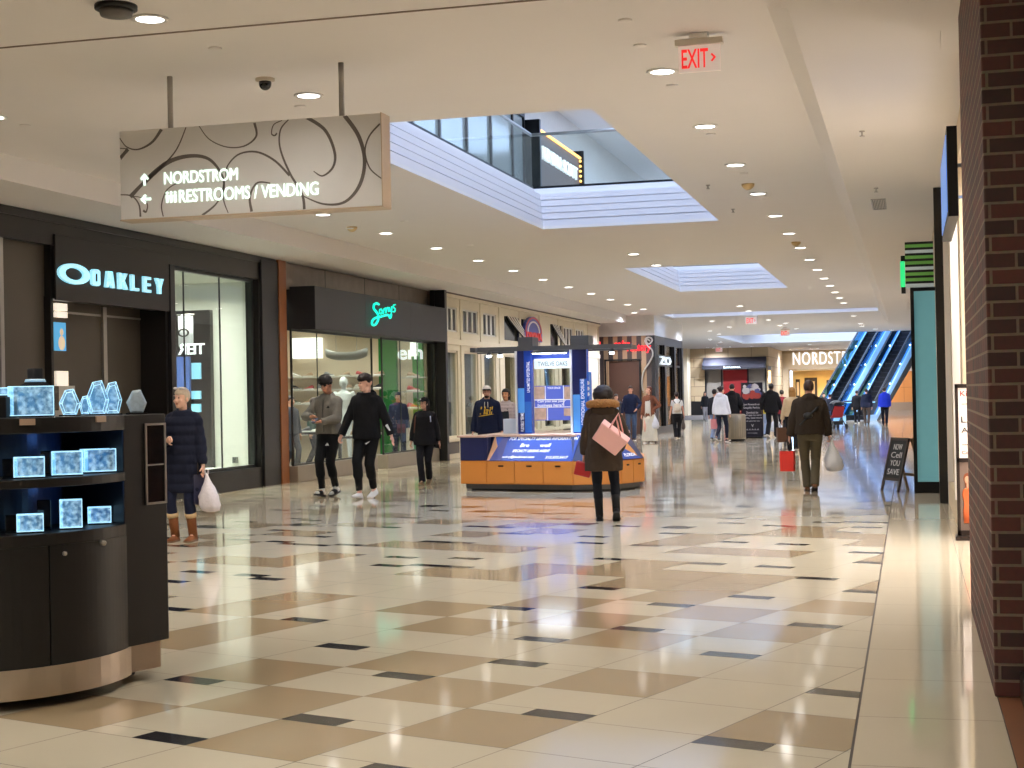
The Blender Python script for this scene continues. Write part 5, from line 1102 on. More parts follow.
b = NB(); prism(b, lift(ins(.34), .48), (0, 0, .37)); obj('upper_cabinet', b, M_navy, K)
b = NB(); prism(b, lift(ins(.30), .85), (0, 0, .03)); obj('countertop', b, M_counter, K)
def faceq(bm, a, c, t0, t1, z0, z1, d0=0, d1=None, th=.012):
    """panel on the side from plan point a to c; d0/d1 push in at the bottom/top"""
    d1 = d0 if d1 is None else d1; e = c - a; n = V((e.y, -e.x, 0)).normalized()
    P_ = [a + e * t0 - n * d0, a + e * t1 - n * d0, a + e * t1 - n * d1, a + e * t0 - n * d1]
    pts = [V((P_[0].x, P_[0].y, z0)), V((P_[1].x, P_[1].y, z0)), V((P_[2].x, P_[2].y, z1)), V((P_[3].x, P_[3].y, z1))]
    nn = (pts[1] - pts[0]).cross(pts[3] - pts[0]).normalized()
    prism(bm, pts, nn * th); return pts, nn
q = ins(.03)
def drawers(a, c, n, nm):
    for k in range(n):
        b = NB(); faceq(b, a, c, (k + .015) / n, (k + .985) / n, .125, .465, -.002); d = obj('drawer', b, M_kor, K, bev=.003)
        b = NB(); faceq(b, a, c, (k + .42) / n, (k + .60) / n, .385, .41, -.016, th=.01); obj('handle', b, M_black_metal, d)
drawers(q[1], q[2], 3, 'f'); drawers(q[2], q[3], 1, 'r'); drawers(q[3], q[4], 2, 's')
b = NB(); faceq(b, q[0], q[1], .02, .96, .125, .465, -.002); obj('drawer', b, M_kor, K)
b = NB(); faceq(b, q[0], q[1], .03, .95, .49, .84, -.002); prism(b, [q[0] + V((0, 0, .48)), q[1] + V((0, 0, .48)), V((q[1].x, q[1].y + .35, .48)), V((q[0].x, q[0].y + .35, .48))], (0, 0, .37)); obj('end_cabinet', b, M_navy, K)
b = NB(); prism(b, [V((q[0].x - .04, q[0].y - .04, .85)), V((q[1].x + .0, q[1].y - .05, .85)), V((q[1].x + .05, q[1].y + .4, .85)), V((q[0].x - .04, q[0].y + .4, .85))], (0, 0, .03)); obj('end_countertop', b, M_counter, K)
# slanted sign panel
M_kblue = mat('kiosk_blue_panel', (62, 84, 158), .22, var=.12, scale=2, emit=(62, 84, 170), es=.12)
b = NB(); pts, nn = faceq(b, q[1], q[2], .0, 1, .475, .865, .0, .30); obj('sign_panel', b, M_kblue, K)
b = NB(); prism(b, [pts[0] + nn * .013, pts[0] + (pts[1] - pts[0]) * .16 + nn * .013, pts[3] + nn * .013], nn * .003); b2 = NB(); obj('orange_corner', b, mat('kiosk_pale_orange', (222, 164, 120), .4), K)
b = NB(); prism(b, [pts[0] + (pts[1] - pts[0]) * .03 + nn * .0135, pts[0] + (pts[1] - pts[0]) * .17 + nn * .0135, pts[3] + (pts[2] - pts[3]) * .17 + nn * .0135, pts[3] + (pts[2] - pts[3]) * .11 + nn * .0135], nn * .003); obj('navy_corner', b, mat('kiosk_blue_dark', (50, 60, 130), .4), K)
xd = (pts[1] - pts[0]).normalized(); ud = (pts[3] - pts[0]).normalized(); Wp = (pts[1] - pts[0]).length; Hp = (pts[3] - pts[0]).length
L_ = NB()
for (t, x0, w_, z, h) in (('FOR SPECIALTY LEASING INFORMATION', .19, .80, .80, .12), ('Bre      well', .34, .36, .53, .14), ('SPECIALTY LEASING AGENT', .27, .44, .33, .10), ('leasing@taubman.com', .15, .40, .08, .11), ('313.373.5417', .68, .26, .08, .10)):
    join(L_, place(text_bm(t, w_ * Wp, h * Hp, .003, .012, .2), pts[0] + xd * x0 * Wp + ud * z * Hp + nn * .013, xd, ud))
M_wlet = mat('white_lettering', (238, 240, 248), .4, emit=(238, 240, 250), es=.3, var=0)
obj('lettering', L_, M_wlet, K)
# right hand slanted panels with the orange disc
for a_, c_ in ((q[2], q[3]), (q[3], q[4])):
    b = NB(); pts2, n2 = faceq(b, a_, c_, .02, .98, .475, .84, .0, .28); obj('side_panel', b, M_navy, K)
b = NB(); e1 = (pts2[1] - pts2[0]); u1 = (pts2[3] - pts2[0]); prism(b, [pts2[0] + e1 * (.42 + .36 * math.cos(a)) + u1 * (.12 + .8 * math.sin(a)) + n2 * .013 for a in [k * PI / 14 for k in range(15)]], n2 * .004); obj('orange_disc', b, M_kor, K)
b = NB(); prism(b, [pts2[0] + e1 * .02 + n2 * .018, pts2[0] + e1 * .85 + n2 * .018, pts2[0] + e1 * .12 + u1 * .7 + n2 * .018], n2 * .003); obj('blue_wedge', b, M_kblue, K)
obj('side_lettering', place(text_bm('FLORIDA', e1.length * .5, .06, .003, .01, .2), pts2[0] + e1 * .2 + u1 * .1 + n2 * .022, e1, u1), M_wlet, K)
# tower with blue pillars
def kx(u, v, y): return gy(u, v, y)
YT = 23.7
def rect_on(u0, v0, u1, v1, y, th, name, m, parent=K):
    a, c_ = gy(u0, v0, y), gy(u1, v1, y); b = NB(); bx(b, a.x, c_.x, y - th / 2, y + th / 2, a.z, c_.z); return obj(name, b, m, parent), a, c_
zt = gy(545, 350, YT).z
xl0, xl1 = gy(518, 400, YT - .12).x, gy(531.5, 400, YT - .12).x; xr0, xr1 = gy(573, 400, YT - .12).x, gy(587, 400, YT - .12).x
M_b1 = mat('pillar_blue', (40, 72, 168), .25, emit=(40, 80, 200), es=.12); M_b2 = mat('pillar_light_blue', (84, 150, 222), .25, emit=(80, 150, 230), es=.2); M_b3 = mat('pillar_navy', (30, 38, 92), .3)
for nm, xa_, xb_ in (('l', xl0, xl1), ('r', xr0, xr1)):
    b = NB(); bx(b, xa_, xb_, YT - .12, YT + .06, .88, zt); pl = obj('pillar', b, M_b1, K)
    w_ = xb_ - xa_
    if nm == 'l':
        for (f0, f1, z0, z1, m) in ((0, .48, 1.62, zt, M_b3), (0, .48, 1.22, 1.62, M_b2), (0, .48, .9, 1.22, M_b3), (.5, .98, 1.4, zt, M_b1), (.5, .98, .9, 1.4, mat('pillar_mid_blue', (50, 104, 190), .25, emit=(50, 110, 210), es=.15))):
            b = NB(); bx(b, xa_ + w_ * f0, xa_ + w_ * f1, YT - .125, YT - .12, z0, z1); obj('colour_panel', b, m, pl)
        for (t, f, z, h) in (('FLEXIBLE TERMS', .3, .92, .3), ('UNLIMITED POTENTIAL', .8, 1.55, .5)):
            obj('lettering', place(text_bm(t, h, .05, .003, .008), (xa_ + w_ * f + .025, YT - .126, z), (0, 0, 1), (-1, 0, 0)), M_wlet, pl)
    else:
        for (f0, f1, z0, z1, m) in ((0, .5, 1.5, zt, M_b3), (0, .5, .9, 1.5, M_b2), (.5, 1, .9, 1.75, mat('pillar_mid_blue', 'ffffff')), (.5, 1, 1.75, zt, M_b3)):
            b = NB(); bx(b, xa_ + w_ * f0, xa_ + w_ * f1, YT - .125, YT - .12, z0, z1); obj('colour_panel', b, m, pl)
        obj('lettering', place(text_bm('ADDITIONAL EXPOSURE', .75, .055, .003, .008), (xa_ + w_ * .82, YT - .126, 1.0), (0, 0, 1), (-1, 0, 0)), M_wlet, pl)
    b = NB(); bx(b, xa_ - .05, xa_ - .015, YT - .1, YT - .05, .88, zt); obj('white_post', b, M_white, K)
a = gy(587.5, 372, YT + .1); c_ = gy(591.5, 436, YT + .1); b = NB(); bx(b, a.x, c_.x, YT - .04, YT + .2, .88, a.z); pl = obj('side_fin', b, mat('pillar_mid_blue', 'ffffff'), K)
b = NB()
for k in range(3): prism(b, [((a.x + c_.x) / 2 + .035 * math.cos(t), YT - .041, a.z - .18 - k * .09 + .035 * math.sin(t)) for t in [i * PI / 4 for i in range(8)]], (0, -.004, 0))
obj('white_dots', b, M_wlet, pl)
rect_on(533, 352, 572, 359, YT + .05, .08, 'upper_fascia', M_b1)
_, a, c_ = rect_on(534.5, 359, 571.5, 368, YT, .06, 'header_panel', mat('header_white', (205, 222, 228), .3, emit=(220, 240, 245), es=.3))
obj('header_lettering', place(text_bm('TWELVE OAKS', (c_.x - a.x) * .8, .075, .004, .002), (a.x + (c_.x - a.x) * .10, YT - .031, c_.z + .04), *FW), mat('dark_ink', (40, 36, 36)), K)
_, a, c_ = rect_on(534, 368, 572, 437, YT + .02, .01, 'glass_panel', M_glass)
_, a, c_ = rect_on(534.5, 386, 571.5, 420, YT - .02, .02, 'poster', mat('kiosk_poster_blue', (86, 104, 192), .4, emit=(90, 110, 210), es=.3))
W2, H2 = c_.x - a.x, a.z - c_.z
Mphoto = mat('poster_photo', (190, 160, 140), .5, var=.6, scale=12, emit=(200, 180, 160), es=.2)
b = NB()
for (f0, f1, g0, g1) in ((0, .28, .62, .98), (.0, .32, .02, .36), (.82, 1, .60, .96), (.80, 1, .12, .34)):
    b = NB(); bx(b, a.x + W2 * f0, a.x + W2 * f1, YT - .035, YT - .03, c_.z + H2 * g0, c_.z + H2 * g1); obj('poster_photo', b, Mphoto, K)
b = NB()
for (f0, f1, g0, g1) in ((0, 1, .58, .61), (0, 1, .37, .39), (.29, .31, .61, 1), (.79, .81, .4, 1), (.34, .36, 0, .36)): bx(b, a.x + W2 * f0, a.x + W2 * f1, YT - .034, YT - .03, c_.z + H2 * g0, c_.z + H2 * g1)
for (t, f, g_, w_, h) in (('YOUR SPACE', .36, .9, .36, .06), ('Can you see your', .08, .50, .78, .09), ('business here?', .08, .395, .7, .09)): join(b, place(text_bm(t, w_ * W2, h * H2, .003, .02, .1), (a.x + W2 * f, YT - .032, c_.z + H2 * g_), *FW))
obj('poster_lettering', b, M_wlet, K)
for y in (YT - .5, YT + .55):   # canopy frame
    b = NB(); p0, p1 = gy(478, 352, y), gy(632, 347, y); bx(b, p0.x, p1.x, y - .04, y + .04, zt - .02, zt + .05); obj('canopy_beam', b, M_kgrey, K)
b = NB()
for x in (xl0 + .15, xr0 + .15): bx(b, x - .05, x + .05, YT - .5, YT + .55, zt, zt + .06)
p0, p1 = gy(478, 350, YT), gy(632, 350, YT)
for x in (p0.x + .05, p1.x - .05): bx(b, x - .04, x + .04, YT - .5, YT + .55, zt - .02, zt + .05)
obj('canopy_crossbar', b, M_kgrey, K)
for u0, u1 in ((519.5, 534), (572, 590)):
    a_, c2 = gy(u0, 342, YT - .4), gy(u1, 350, YT - .4); b = NB(); bx(b, a_.x, c2.x, YT - .5, YT - .1, zt + .05, zt + .2); obj('fixture_box', b, M_kgrey, K, bev=.006)
M_kl = mat('kiosk_spot', (255, 255, 255), .4, emit=(240, 248, 255), es=14, var=0)
for u in (489, 500, 612):
    p = gy(u, 356, YT - .5); b = NB(); tube(b, [(p.x, YT - .5, zt - .02), (p.x, YT - .5, zt - .08)], [.02, .045], 10); la = obj('spot_lamp', b, M_kgrey, K); b = NB(); ell(b, (p.x, YT - .5, zt - .085), (.042, .042, .03)); obj('bulb', b, M_kl, la)
b = NB(); bx(b, xl1 + .06, xr0 - .06, YT - .35, YT - .15, zt - .06, zt - .03); la = obj('tower_light', b, M_kgrey, K); b = NB(); bx(b, xl1 + .08, xr0 - .08, YT - .33, YT - .17, zt - .068, zt - .06); obj('lens', b, mat('kiosk_spot', 'ffffff'), la)
for x in (xl1 + .15, xr0 - .15):
    pass
ld = bpy.data.lights.new('kiosk_front_lamp', 'SPOT'); ld.energy = 240; ld.spot_size = R(60); ld.spot_blend = .6; ld.shadow_soft_size = .05; ld.color = lin((225, 238, 255))[:3]
o = bpy.data.objects.new('kiosk_front_lamp', ld); col.objects.link(o); o.location = (gy(548, 356, 22.95).x, 22.95, zt - .1); o.rotation_euler = (R(6), 0, 0)
# white box standing on the kiosk counter
p = gy(512, 437, 24.0); b = NB(); bx(b, p.x - .12, p.x + .1, 23.9, 24.15, .88, 1.12); tag(obj('white_box', b, mat('pale_blue_box', (206, 218, 226), .5), bev=.004), 'pale blue white box on the kiosk counter beside the left pillar', 'box')
# ================================================================ bin, poster board, stroller
p = gz(737, 441)
BINP = V((p.x, p.y, 0))
g = thing('litter_bin', 'tall beige steel litter bin beside the black poster board', 'litter bin', BINP)
b = NB(); lathe(b, [(.26, .06), (.27, .08), (.27, .78), (.25, .81), (.16, .82), (.16, .78), (0, .78)], (0, 0, 0), 28); obj('body', b, mat('bin_steel', (150, 140, 122), .35, .6, var=.05), g, local=True)
b = NB(); lathe(b, [(0, 0), (.25, 0), (.25, .06), (0, .06)], (0, 0, 0), 28); obj('base', b, M_black_metal, g, local=True)
b = NB()
for k in range(24): a = 2 * PI * k / 24; tube(b, [(.271 * math.cos(a), .271 * math.sin(a), .1), (.271 * math.cos(a), .271 * math.sin(a), .76)], .006, 4)
obj('ribs', b, mat('bin_rib', (126, 116, 100), .4, .6), g, local=True)
p = gz(754.5, 438); x0, x1 = gy(742, 430, p.y).x, gy(763.5, 430, p.y).x; zt2 = gy(754, 382.5, p.y).z
g = thing('poster_board', 'black freestanding poster board with red and white pictures, beside the bin', 'poster board', ((x0 + x1) / 2, p.y, 0)); y = p.y
b = NB(); bx(b, x0, x1, y - .03, y + .03, .04, zt2); obj('board', b, mat('board_navy', (24, 26, 42), .3), g, bev=.005); b = NB(); bx(b, x0 + .02, x1 - .02, y - .22, y + .22, 0, .04); obj('foot', b, M_black_metal, g)
rr = random.Random(5); hb = zt2; ww = x1 - x0
for nm, m, cnt in (('white_picture', mat('pic_white', (214, 212, 220), .5), 7), ('red_picture', mat('pic_red', (170, 66, 60), .5), 7), ('blue_picture', mat('pic_blue', (90, 96, 150), .5), 4)):
    b = NB()
    for k in range(cnt):
        cx = x0 + ww * (.12 + .74 * rr.random()); cz = hb * (.66 + .28 * rr.random()); s = .05 + .06 * rr.random(); prism(b, [(cx + s * (1 + .4 * rr.random()) * math.cos(a), y - .031 - .0006 * k, cz + s * .8 * (1 + .5 * rr.random()) * math.sin(a)) for a in [i * PI / 4 for i in range(8)]], (0, -.002, 0))
    obj(nm, b, m, g)
L_ = NB()
for (t, w_, z, h) in (('Join Rewards and', .8, .58, .045), ('Simplify Parking', .8, .52, .045), ('Download the', .55, .44, .04), ('mall app to earn', .85, .39, .04), ('points, save more', .9, .34, .04), ('and park for less', .7, .29, .03), ('V', .12, .2, .05), ('A A A A A', .6, .14, .03), ('terms apply', .45, .08, .02)): join(L_, place(text_bm(t, w_ * ww, h * hb, .003, .01), (x0 + ww * (1 - w_) / 2, y - .032, z * hb), *FW))
obj('lettering', L_, mat('board_text', (205, 205, 215), .5), g)
p = gz(836, 429); S = thing('baby_stroller', 'red and black baby stroller parked near the escalator foot', 'stroller', (p.x, p.y, 0), R(30))
b = NB()
for sx in (-.24, .24):
    tube(b, [(sx, .35, .12), (sx, -.1, .55), (sx, -.42, .98)], .02, 6); tube(b, [(sx, -.35, .1), (sx, .12, .52)], .02, 6)
tube(b, [(-.24, -.42, .98), (.24, -.42, .98)], .022, 6); obj('frame', b, M_black_metal, S, local=True)
b = NB(); loft(b, [[(-.22, y_, z), (.22, y_, z), (.22, y_ + .03, z + .03), (-.22, y_ + .03, z + .03)] for y_, z in ((.32, .5), (.05, .42), (-.15, .45), (-.3, .85))], smooth=False); obj('seat', b, mat('stroller_red', (176, 40, 44), .7), S, local=True)
b = NB(); loft(b, [[(.24 * math.cos(a), -.1 + (-.22) * math.cos(t) * 1.0, .8 + .3 * math.sin(t) * (.6 + .4 * math.sin(a))) for a in [k * PI / 8 for k in range(9)]] for t in [i * PI / 10 for i in range(1, 8)]], caps=False, closed=False); obj('canopy', b, M_dark, S, local=True)
for sx in (-.26, .26):
    for sy in (-.35, .35): b = NB(); tube(b, [(sx - .02, sy, .1), (sx + .02, sy, .1)], .1, 16); obj('wheel', b, mat('rubber', (30, 30, 32), .7), S, local=True)
b = NB(); bx(b, -.2, .2, -.2, .2, .16, .3); obj('basket', b, M_dark, S, local=True)
# ================================================================ people
def cap(bm, p0, p1, r0, r1, n=12, sx=1):
    p0, p1 = V(p0), V(p1); d = p1 - p0; L = d.length
    if L < 1e-5: return ell(bm, p0, (r0, r0, r0))
    s, t = frame_of(d); u = d / L; rings = []
    for th in (-80, -50, -20): rings.append((p0 + u * r0 * math.sin(R(th)), r0 * math.cos(R(th))))
    for k in (0.0, .33, .66, 1.0): rings.append((p0 + d * k, r0 + (r1 - r0) * k))
    for th in (20, 50, 80): rings.append((p1 + u * r1 * math.sin(R(th)), r1 * math.cos(R(th))))
    return loft(bm, [[c + s * math.cos(2 * PI * k / n) * r * sx + t * math.sin(2 * PI * k / n) * r for k in range(n)] for c, r in rings])
def flat(bm, p0, p1, r0, r1, n=14):   # cleanly cut tapered sleeve
    return tube(bm, [V(p0), V(p0).lerp(V(p1), .5), V(p1)], [r0, (r0 + r1) / 2, r1], n)
def bone(a, t, l1, l2, pole):
    a, t, pole = V(a), V(t), V(pole); d = t - a; L = min(d.length, (l1 + l2) * .998); u = d.normalized(); t = a + u * L
    c = (l1 * l1 + L * L - l2 * l2) / (2 * l1 * L); c = max(-1, min(1, c)); p = (pole - u * pole.dot(u)).normalized()
    return a + u * l1 * c + p * l1 * math.sqrt(1 - c * c), t
def ring(rx, ry, z, cx=0, cy=0, n=22, sq=2.3):
    out = []
    for k in range(n):
        a = 2 * PI * k / n; co, si = math.cos(a), math.sin(a)
        out.append(V((cx + rx * math.copysign(abs(co) ** (2 / sq), co), cy + ry * math.copysign(abs(si) ** (2 / sq), si), z)))
    return out
CLOTH = {}
def cloth(c, rough=.85, **k):
    key = 'cloth_%02x%02x%02x' % tuple(int(x) for x in c)
    return mat(key, c, rough, var=.14, scale=40, bump=.25, bscale=220, spec=.25, **k)
def hand(bm, w, d, n, side, curl, s=1):
    """w wrist, d direction of the forearm, n palm normal, side: unit vector toward the thumb"""
    d = V(d).normalized(); n = (V(n) - d * V(n).dot(d)).normalized(); t = d.cross(n)
    if t.dot(V(side)) < 0: t = -t
    c0 = w + d * .012
    rings = []
    for k, hw, th in ((0, .026, .02), (.03, .036, .017), (.065, .042, .015), (.09, .041, .0125)):
        c = w + d * k; rings.append([c + t * hw * math.cos(a) + n * th * math.sin(a) for a in [2 * PI * q / 12 for q in range(12)]])
    loft(bm, rings)
    for k, (off, L) in enumerate(((.030, .070), (.010, .080), (-.010, .074), (-.029, .058))):
        b0 = w + d * (.082 - .006 * abs(k - 1)) + t * off; pts = [b0]; dirv_ = V(d)
        for j, f in enumerate((.42, .32, .26)):
            ang = R(curl * (.8, 1.1, .8)[j] + (4 * k if curl > 5 else 0)); dirv_ = (Matrix.Rotation(ang, 3, t.cross(d).normalized() if False else t) @ dirv_)
            if j == 0 and (dirv_.dot(n)) < 0 and curl > 0: dirv_ = Matrix.Rotation(-2 * ang, 3, t) @ dirv_
            pts.append(pts[-1] + dirv_ * L * f)
        sg = 1
        tube(bm, pts, [.0098, .0092, .0085, .0068], 8)
    b0 = w + d * .028 + t * .03; q1 = b0 + (d * .6 + t * .75 + n * .25).normalized() * .036; q2 = q1 + (d * .9 + t * .2 + n * .4).normalized() * .028
    tube(bm, [b0 - t * .012, b0, q1, q2], [.013, .0125, .0105, .0085], 8)
def curl_dir_fix(): pass
SKIN = {}
def skin_mat(c): return mat('skin_%02x%02x%02x' % c, c, .55, var=.05, scale=20, spec=.35)
def person(label, pos, H, rz, group=None, fem=False, skin=(214, 164, 136), feet=((.09, 0, 0), (-.09, 0, 0)), lh=(.25, -.04, .80), rh=(-.25, -.04, .80), lpole=(.5, .8, -.1), rpole=(-.5, .8, -.1),
           head=(0, 0), lean=0, curl=(25, 25), top=None, bottom=None, shoes=None, hair=None, near=False, extra=None, drop=0.0, twist=0, build=1.0, palm=(None, None)):
    s = H / 1.75; g = thing('person', label, 'person', (pos[0], pos[1], 0), rz, group)
    VX = .0075 if near else .0105
    S4 = Matrix.Scale(s, 4)
    hz = .93 - drop; hip = V((0, 0, hz)); Rl = Matrix.Rotation(R(lean), 3, 'X'); Rt = Matrix.Rotation(R(twist), 3, 'Z')
    def T(x, y, z): return hip + Rl @ (Rt @ V((x, y, z - .93)))
    hw = (.09 if fem else .088) * build; sw = (.142 if fem else .162) * (1 + (build - 1) * .6)
    HP = [V((hw, 0, hz - .02)), V((-hw, 0, hz - .02))]; SH = [T(sw, .01, 1.40), T(-sw, .01, 1.40)]
    AN = []
    for (x, y, pt) in feet:
        p = R(abs(pt)); AN.append(V((x, y, .082 * math.cos(p) + (.17 if pt > 0 else .07) * math.sin(p))))
    KN = []
    for k in (0, 1):
        kn, an = bone(HP[k], AN[k], .435, .425, (.06 if k == 0 else -.06, -1, .0)); KN.append(kn)
    EL, WR = [], []
    for k, (hpos, pole) in enumerate(((lh, lpole), (rh, rpole))):
        e, w = bone(SH[k], V(hpos), .295, .255, pole); EL.append(e); WR.append(w)
    hc = T(0, -.025, 1.632); nb = T(0, .012, 1.455); Rh = (Rl @ Rt @ Matrix.Rotation(R(head[0]), 3, 'Z') @ Matrix.Rotation(R(head[1]), 3, 'X'))
    def Hh(x, y, z): return hc + Rh @ V((x, y, z))
    # ---- body -------------------------------------------------
    b = NB()
    prof = ((.125, .09, .84), (.165, .112, .92), (.135, .095, 1.08), (.15, .112, 1.27), (.145, .092, 1.39), (.075, .06, 1.46)) if fem else ((.12, .09, .84), (.155, .11, .92), (.138, .1, 1.08), (.162, .118, 1.27), (.16, .1, 1.39), (.08, .065, 1.46))
    loft(b, [[T(q.x * build, q.y * build, q.z) for q in ring(rx * .94, ry * .94, z)] for rx, ry, z in prof])
    cap(b, nb - V((0, 0, .03)), Hh(0, .02, -.07), .047 if fem else .057, .045 if fem else .054)
    ell(b, Hh(0, .014, .022), (.073, .093, .094), Rh, 18, 12); ell(b, Hh(0, -.024, -.03), (.059, .066, .08), Rh, 16, 12); ell(b, Hh(0, -.052, -.088), (.033, .034, .027), Rh)
    tube(b, [Hh(0, -.082, .012), Hh(0, -.104, -.028), Hh(0, -.088, -.034)], [.009, .0145, .010], 8); 
    for sx in (-1, 1): ell(b, Hh(sx * .073, .008, -.012), (.011, .02, .031), Rh); ell(b, Hh(sx * .032, -.066, -.03), (.024, .022, .02), Rh); cap(b, SH[0 if sx > 0 else 1], EL[0 if sx > 0 else 1], .046, .036)
    for k in (0, 1):
        cap(b, EL[k], WR[k], .037, .025); cap(b, HP[k], KN[k], .078, .05); cap(b, KN[k], AN[k], .05, .034)
        pt = R(feet[k][2]); Rf = Matrix.Rotation(pt, 3, 'X'); cap(b, AN[k], AN[k] + Rf @ V((0, -.09, -.05)), .03, .018)
        d = (WR[k] - EL[k]).normalized(); n = V(palm[k]) if palm[k] else V((-1 if k == 0 else 1, 0, 0)); side = V((0, -1, .3)) if palm[k] is None or abs(n.x) > .5 else V((-1 if k == 0 else 1, 0, 0)) * 1.0
        hand(b, WR[k] + d * .005, d, n, side, curl[k])
    b = remesh(b, VX, 2); b.transform(S4); obj('body', b, skin_mat(skin), g, local=True)
    # ---- face -------------------------------------------------
    for sx in (-1, 1): b = NB(); ell(b, Hh(sx * .029, -.0835, .006), (.012, .006, .0062), Rh, 8, 6); b.transform(S4); obj('eye', b, mat('eye_dark', (40, 30, 26), .3), g, local=True)
    b = NB(); ell(b, Hh(0, -.0885, -.062), (.021, .006, .0065), Rh, 8, 6); b.transform(S4); obj('lips', b, mat('lip', (168, 88, 80), .5), g, local=True)
    if hair and hair[0] != 'none':
        hcol = mat('hair_%02x%02x%02x' % hair[1], hair[1], .55, var=.3, scale=60, spec=.4)
        if hair[0] != 'hood':
            for sx in (-1, 1): b = NB(); ell(b, Hh(sx * .03, -.087, .03), (.017, .006, .0045), Rh, 8, 5); b.transform(S4); obj('eyebrow', b, hcol, g, local=True)
        kind = hair[0]; b = NB(); e = NB(); bmesh.ops.create_uvsphere(e, u_segments=36, v_segments=24, radius=1)
        rx, ry, rz_, cy, cz = {'short': (.082, .102, .098, .016, .032), 'curly': (.108, .116, .100, -.008, .064), 'wavy': (.096, .108, .096, -.004, .058), 'long': (.086, .106, .102, .02, .03), 'bun': (.082, .102, .1, .018, .03), 'big': (.132, .128, .128, .024, .02)}[kind]
        fall = {'curly': .03, 'wavy': .02}.get(kind, 0)
        for v in e.verts:
            x, y, z = v.co.x * rx, v.co.y * ry + cy, v.co.z * rz_ + cz; line = .052 if kind != 'long' else .062
            lim = line + (.0 if kind not in ('curly', 'wavy') else .004); ff = -.02 if kind not in ('curly', 'wavy') else .012
            if y < ff and z < lim: f_ = min(1, (lim - z) / .03) * min(1, (ff - y) / .02); sc = 1 - .32 * f_; x, y, z = x * sc, cy + (y - cy) * sc, z
            if z < -.075 and kind != 'big': z = -.075; x *= .8; y = cy + (y - cy) * .8
            amp = {'curly': .017, 'wavy': .012, 'long': .008, 'big': .016}.get(kind, .004); q = V((x, y, z)); nn = v.co.normalized()
            q += nn * amp * noise.noise(q * (60 if kind == 'curly' else 38) + V((H * 9, 0, 0))) * (1 if z > -.06 else 0); v.co = q
        for f in e.faces: f.smooth = True
        for v in e.verts: v.co = Hh(*v.co)
        join(b, e)
        if kind == 'long':
            L = hair[2] if len(hair) > 2 else .24; rings = []
            for t in range(9):
                f = t / 8; z = .03 - f * (L + .03); w_ = .088 * (1 - .18 * f) + .012 * math.sin(f * 5); rr_ = []
                base = Hh(0, .028, min(z, 0) if z < -.12 else z)
                for k in range(16):
                    a = 2 * PI * k / 16; px, py = w_ * math.cos(a), .062 * (1 - .35 * f) * math.sin(a) + (.052 if py_back(z) else .035)
                    q = Hh(px, py, max(z, -.12)); q.z += min(0, z + .12); q += V((0, .02 * f, 0)); rr_.append(q)
                rings.append(rr_)
            loft(b, rings)
        if kind == 'bun': ell(b, Hh(0, .12, .06), (.045, .045, .045), Rh)
        b.transform(S4); obj('hair', b, hcol, g, local=True)
    # ---- trousers / skirt --------------------------------------
    if bottom:
        kind, c = bottom[0], bottom[1]; wid = bottom[2] if len(bottom) > 2 else 1.0; b = NB()
        if kind in ('pants', 'joggers', 'leggings', 'wide'):
            o_ = {'pants': .014, 'joggers': .012, 'leggings': .004, 'wide': .022}[kind] * wid
            loft(b, [[T(q.x * build, q.y * build, q.z) for q in ring(rx, ry, z)] for rx, ry, z in ((.115, .09, .80), (.165 + o_ * .4, .12 + o_ * .5, .90), (.155 + o_ * .3, .115 + o_ * .5, .98), (.142 + o_, .105 + o_, 1.04))])
            for k in (0, 1):
                cap(b, HP[k] + V((0, .005, -.02)), KN[k], .088 + o_ * .8, .058 + o_)
                if kind == 'wide': flat(b, KN[k], AN[k] + V((0, .01, -.02)), .062 + o_, .075 + o_)
                elif kind == 'pants': flat(b, KN[k] + V((0, 0, .02)), AN[k] + V((0, .01, -.025)), .056 + o_, .056 + o_)
                else: flat(b, KN[k] + V((0, 0, .02)), AN[k] + (KN[k] - AN[k]) * .06, .054 + o_, .040 + o_ * .6); 
                cap(b, KN[k], KN[k] + (AN[k] - KN[k]) * .45, .056 + o_, .056 + o_)
            b = remesh(b, VX * 1.3, 3, .006, 11, H * 7)
            nm = 'trousers'
        else:
            fl_ = bottom[2]; z1 = bottom[3]; loft(b, [[T(q.x, q.y, q.z) if q.z > .8 else q for q in ring(rx, ry, z, 0, 0)] for rx, ry, z in ((fl_, fl_ * .8, z1), (fl_ * .9, fl_ * .72, z1 + .25), (.20, .16, .75), (.185, .14, .92), (.15, .115, 1.06), (.165, .125, 1.25), (.15, .1, 1.40), (.07, .06, 1.46))]); b = remesh(b, VX * 1.4, 2, .014, 9, H * 5); nm = 'dress'
        b.transform(S4); obj(nm, b, cloth(c), g, local=True)
    # ---- top ---------------------------------------------------
    if top:
        nm, c, hem = top['name'], top['c'], top['hem']; puff = top.get('puff', .012); sl = top.get('sleeve', 'long'); b = NB()
        pr = [(.172, .125, 1.0), (.155, .115, 1.10), (.162, .124, 1.26), (.165, .112, 1.36), (.132, .09, 1.42), (.09, .075, 1.46), (.068, .066, 1.49)] if fem else [(.17, .125, 1.0), (.16, .12, 1.10), (.172, .128, 1.27), (.18, .116, 1.36), (.15, .096, 1.425), (.10, .08, 1.468), (.076, .07, 1.497)]
        fl_ = top.get('flare', 1.0); low = [(.178 * fl_, .13 * fl_, hem)] + ([(.182 * (1 + (fl_ - 1) * .5), .135, (hem + .95) / 2)] if hem < .84 else []) + ([(.176, .13, .93)] if hem < .9 else [])
        pr = low + [q for q in pr if q[2] > hem + .03]
        loft(b, [[T(q.x * build, q.y * build, q.z) if z > .85 else V((q.x * build, q.y * build + 0, q.z - drop)) for q in ring(rx + puff * .8, ry + puff, z)] for rx, ry, z in pr])
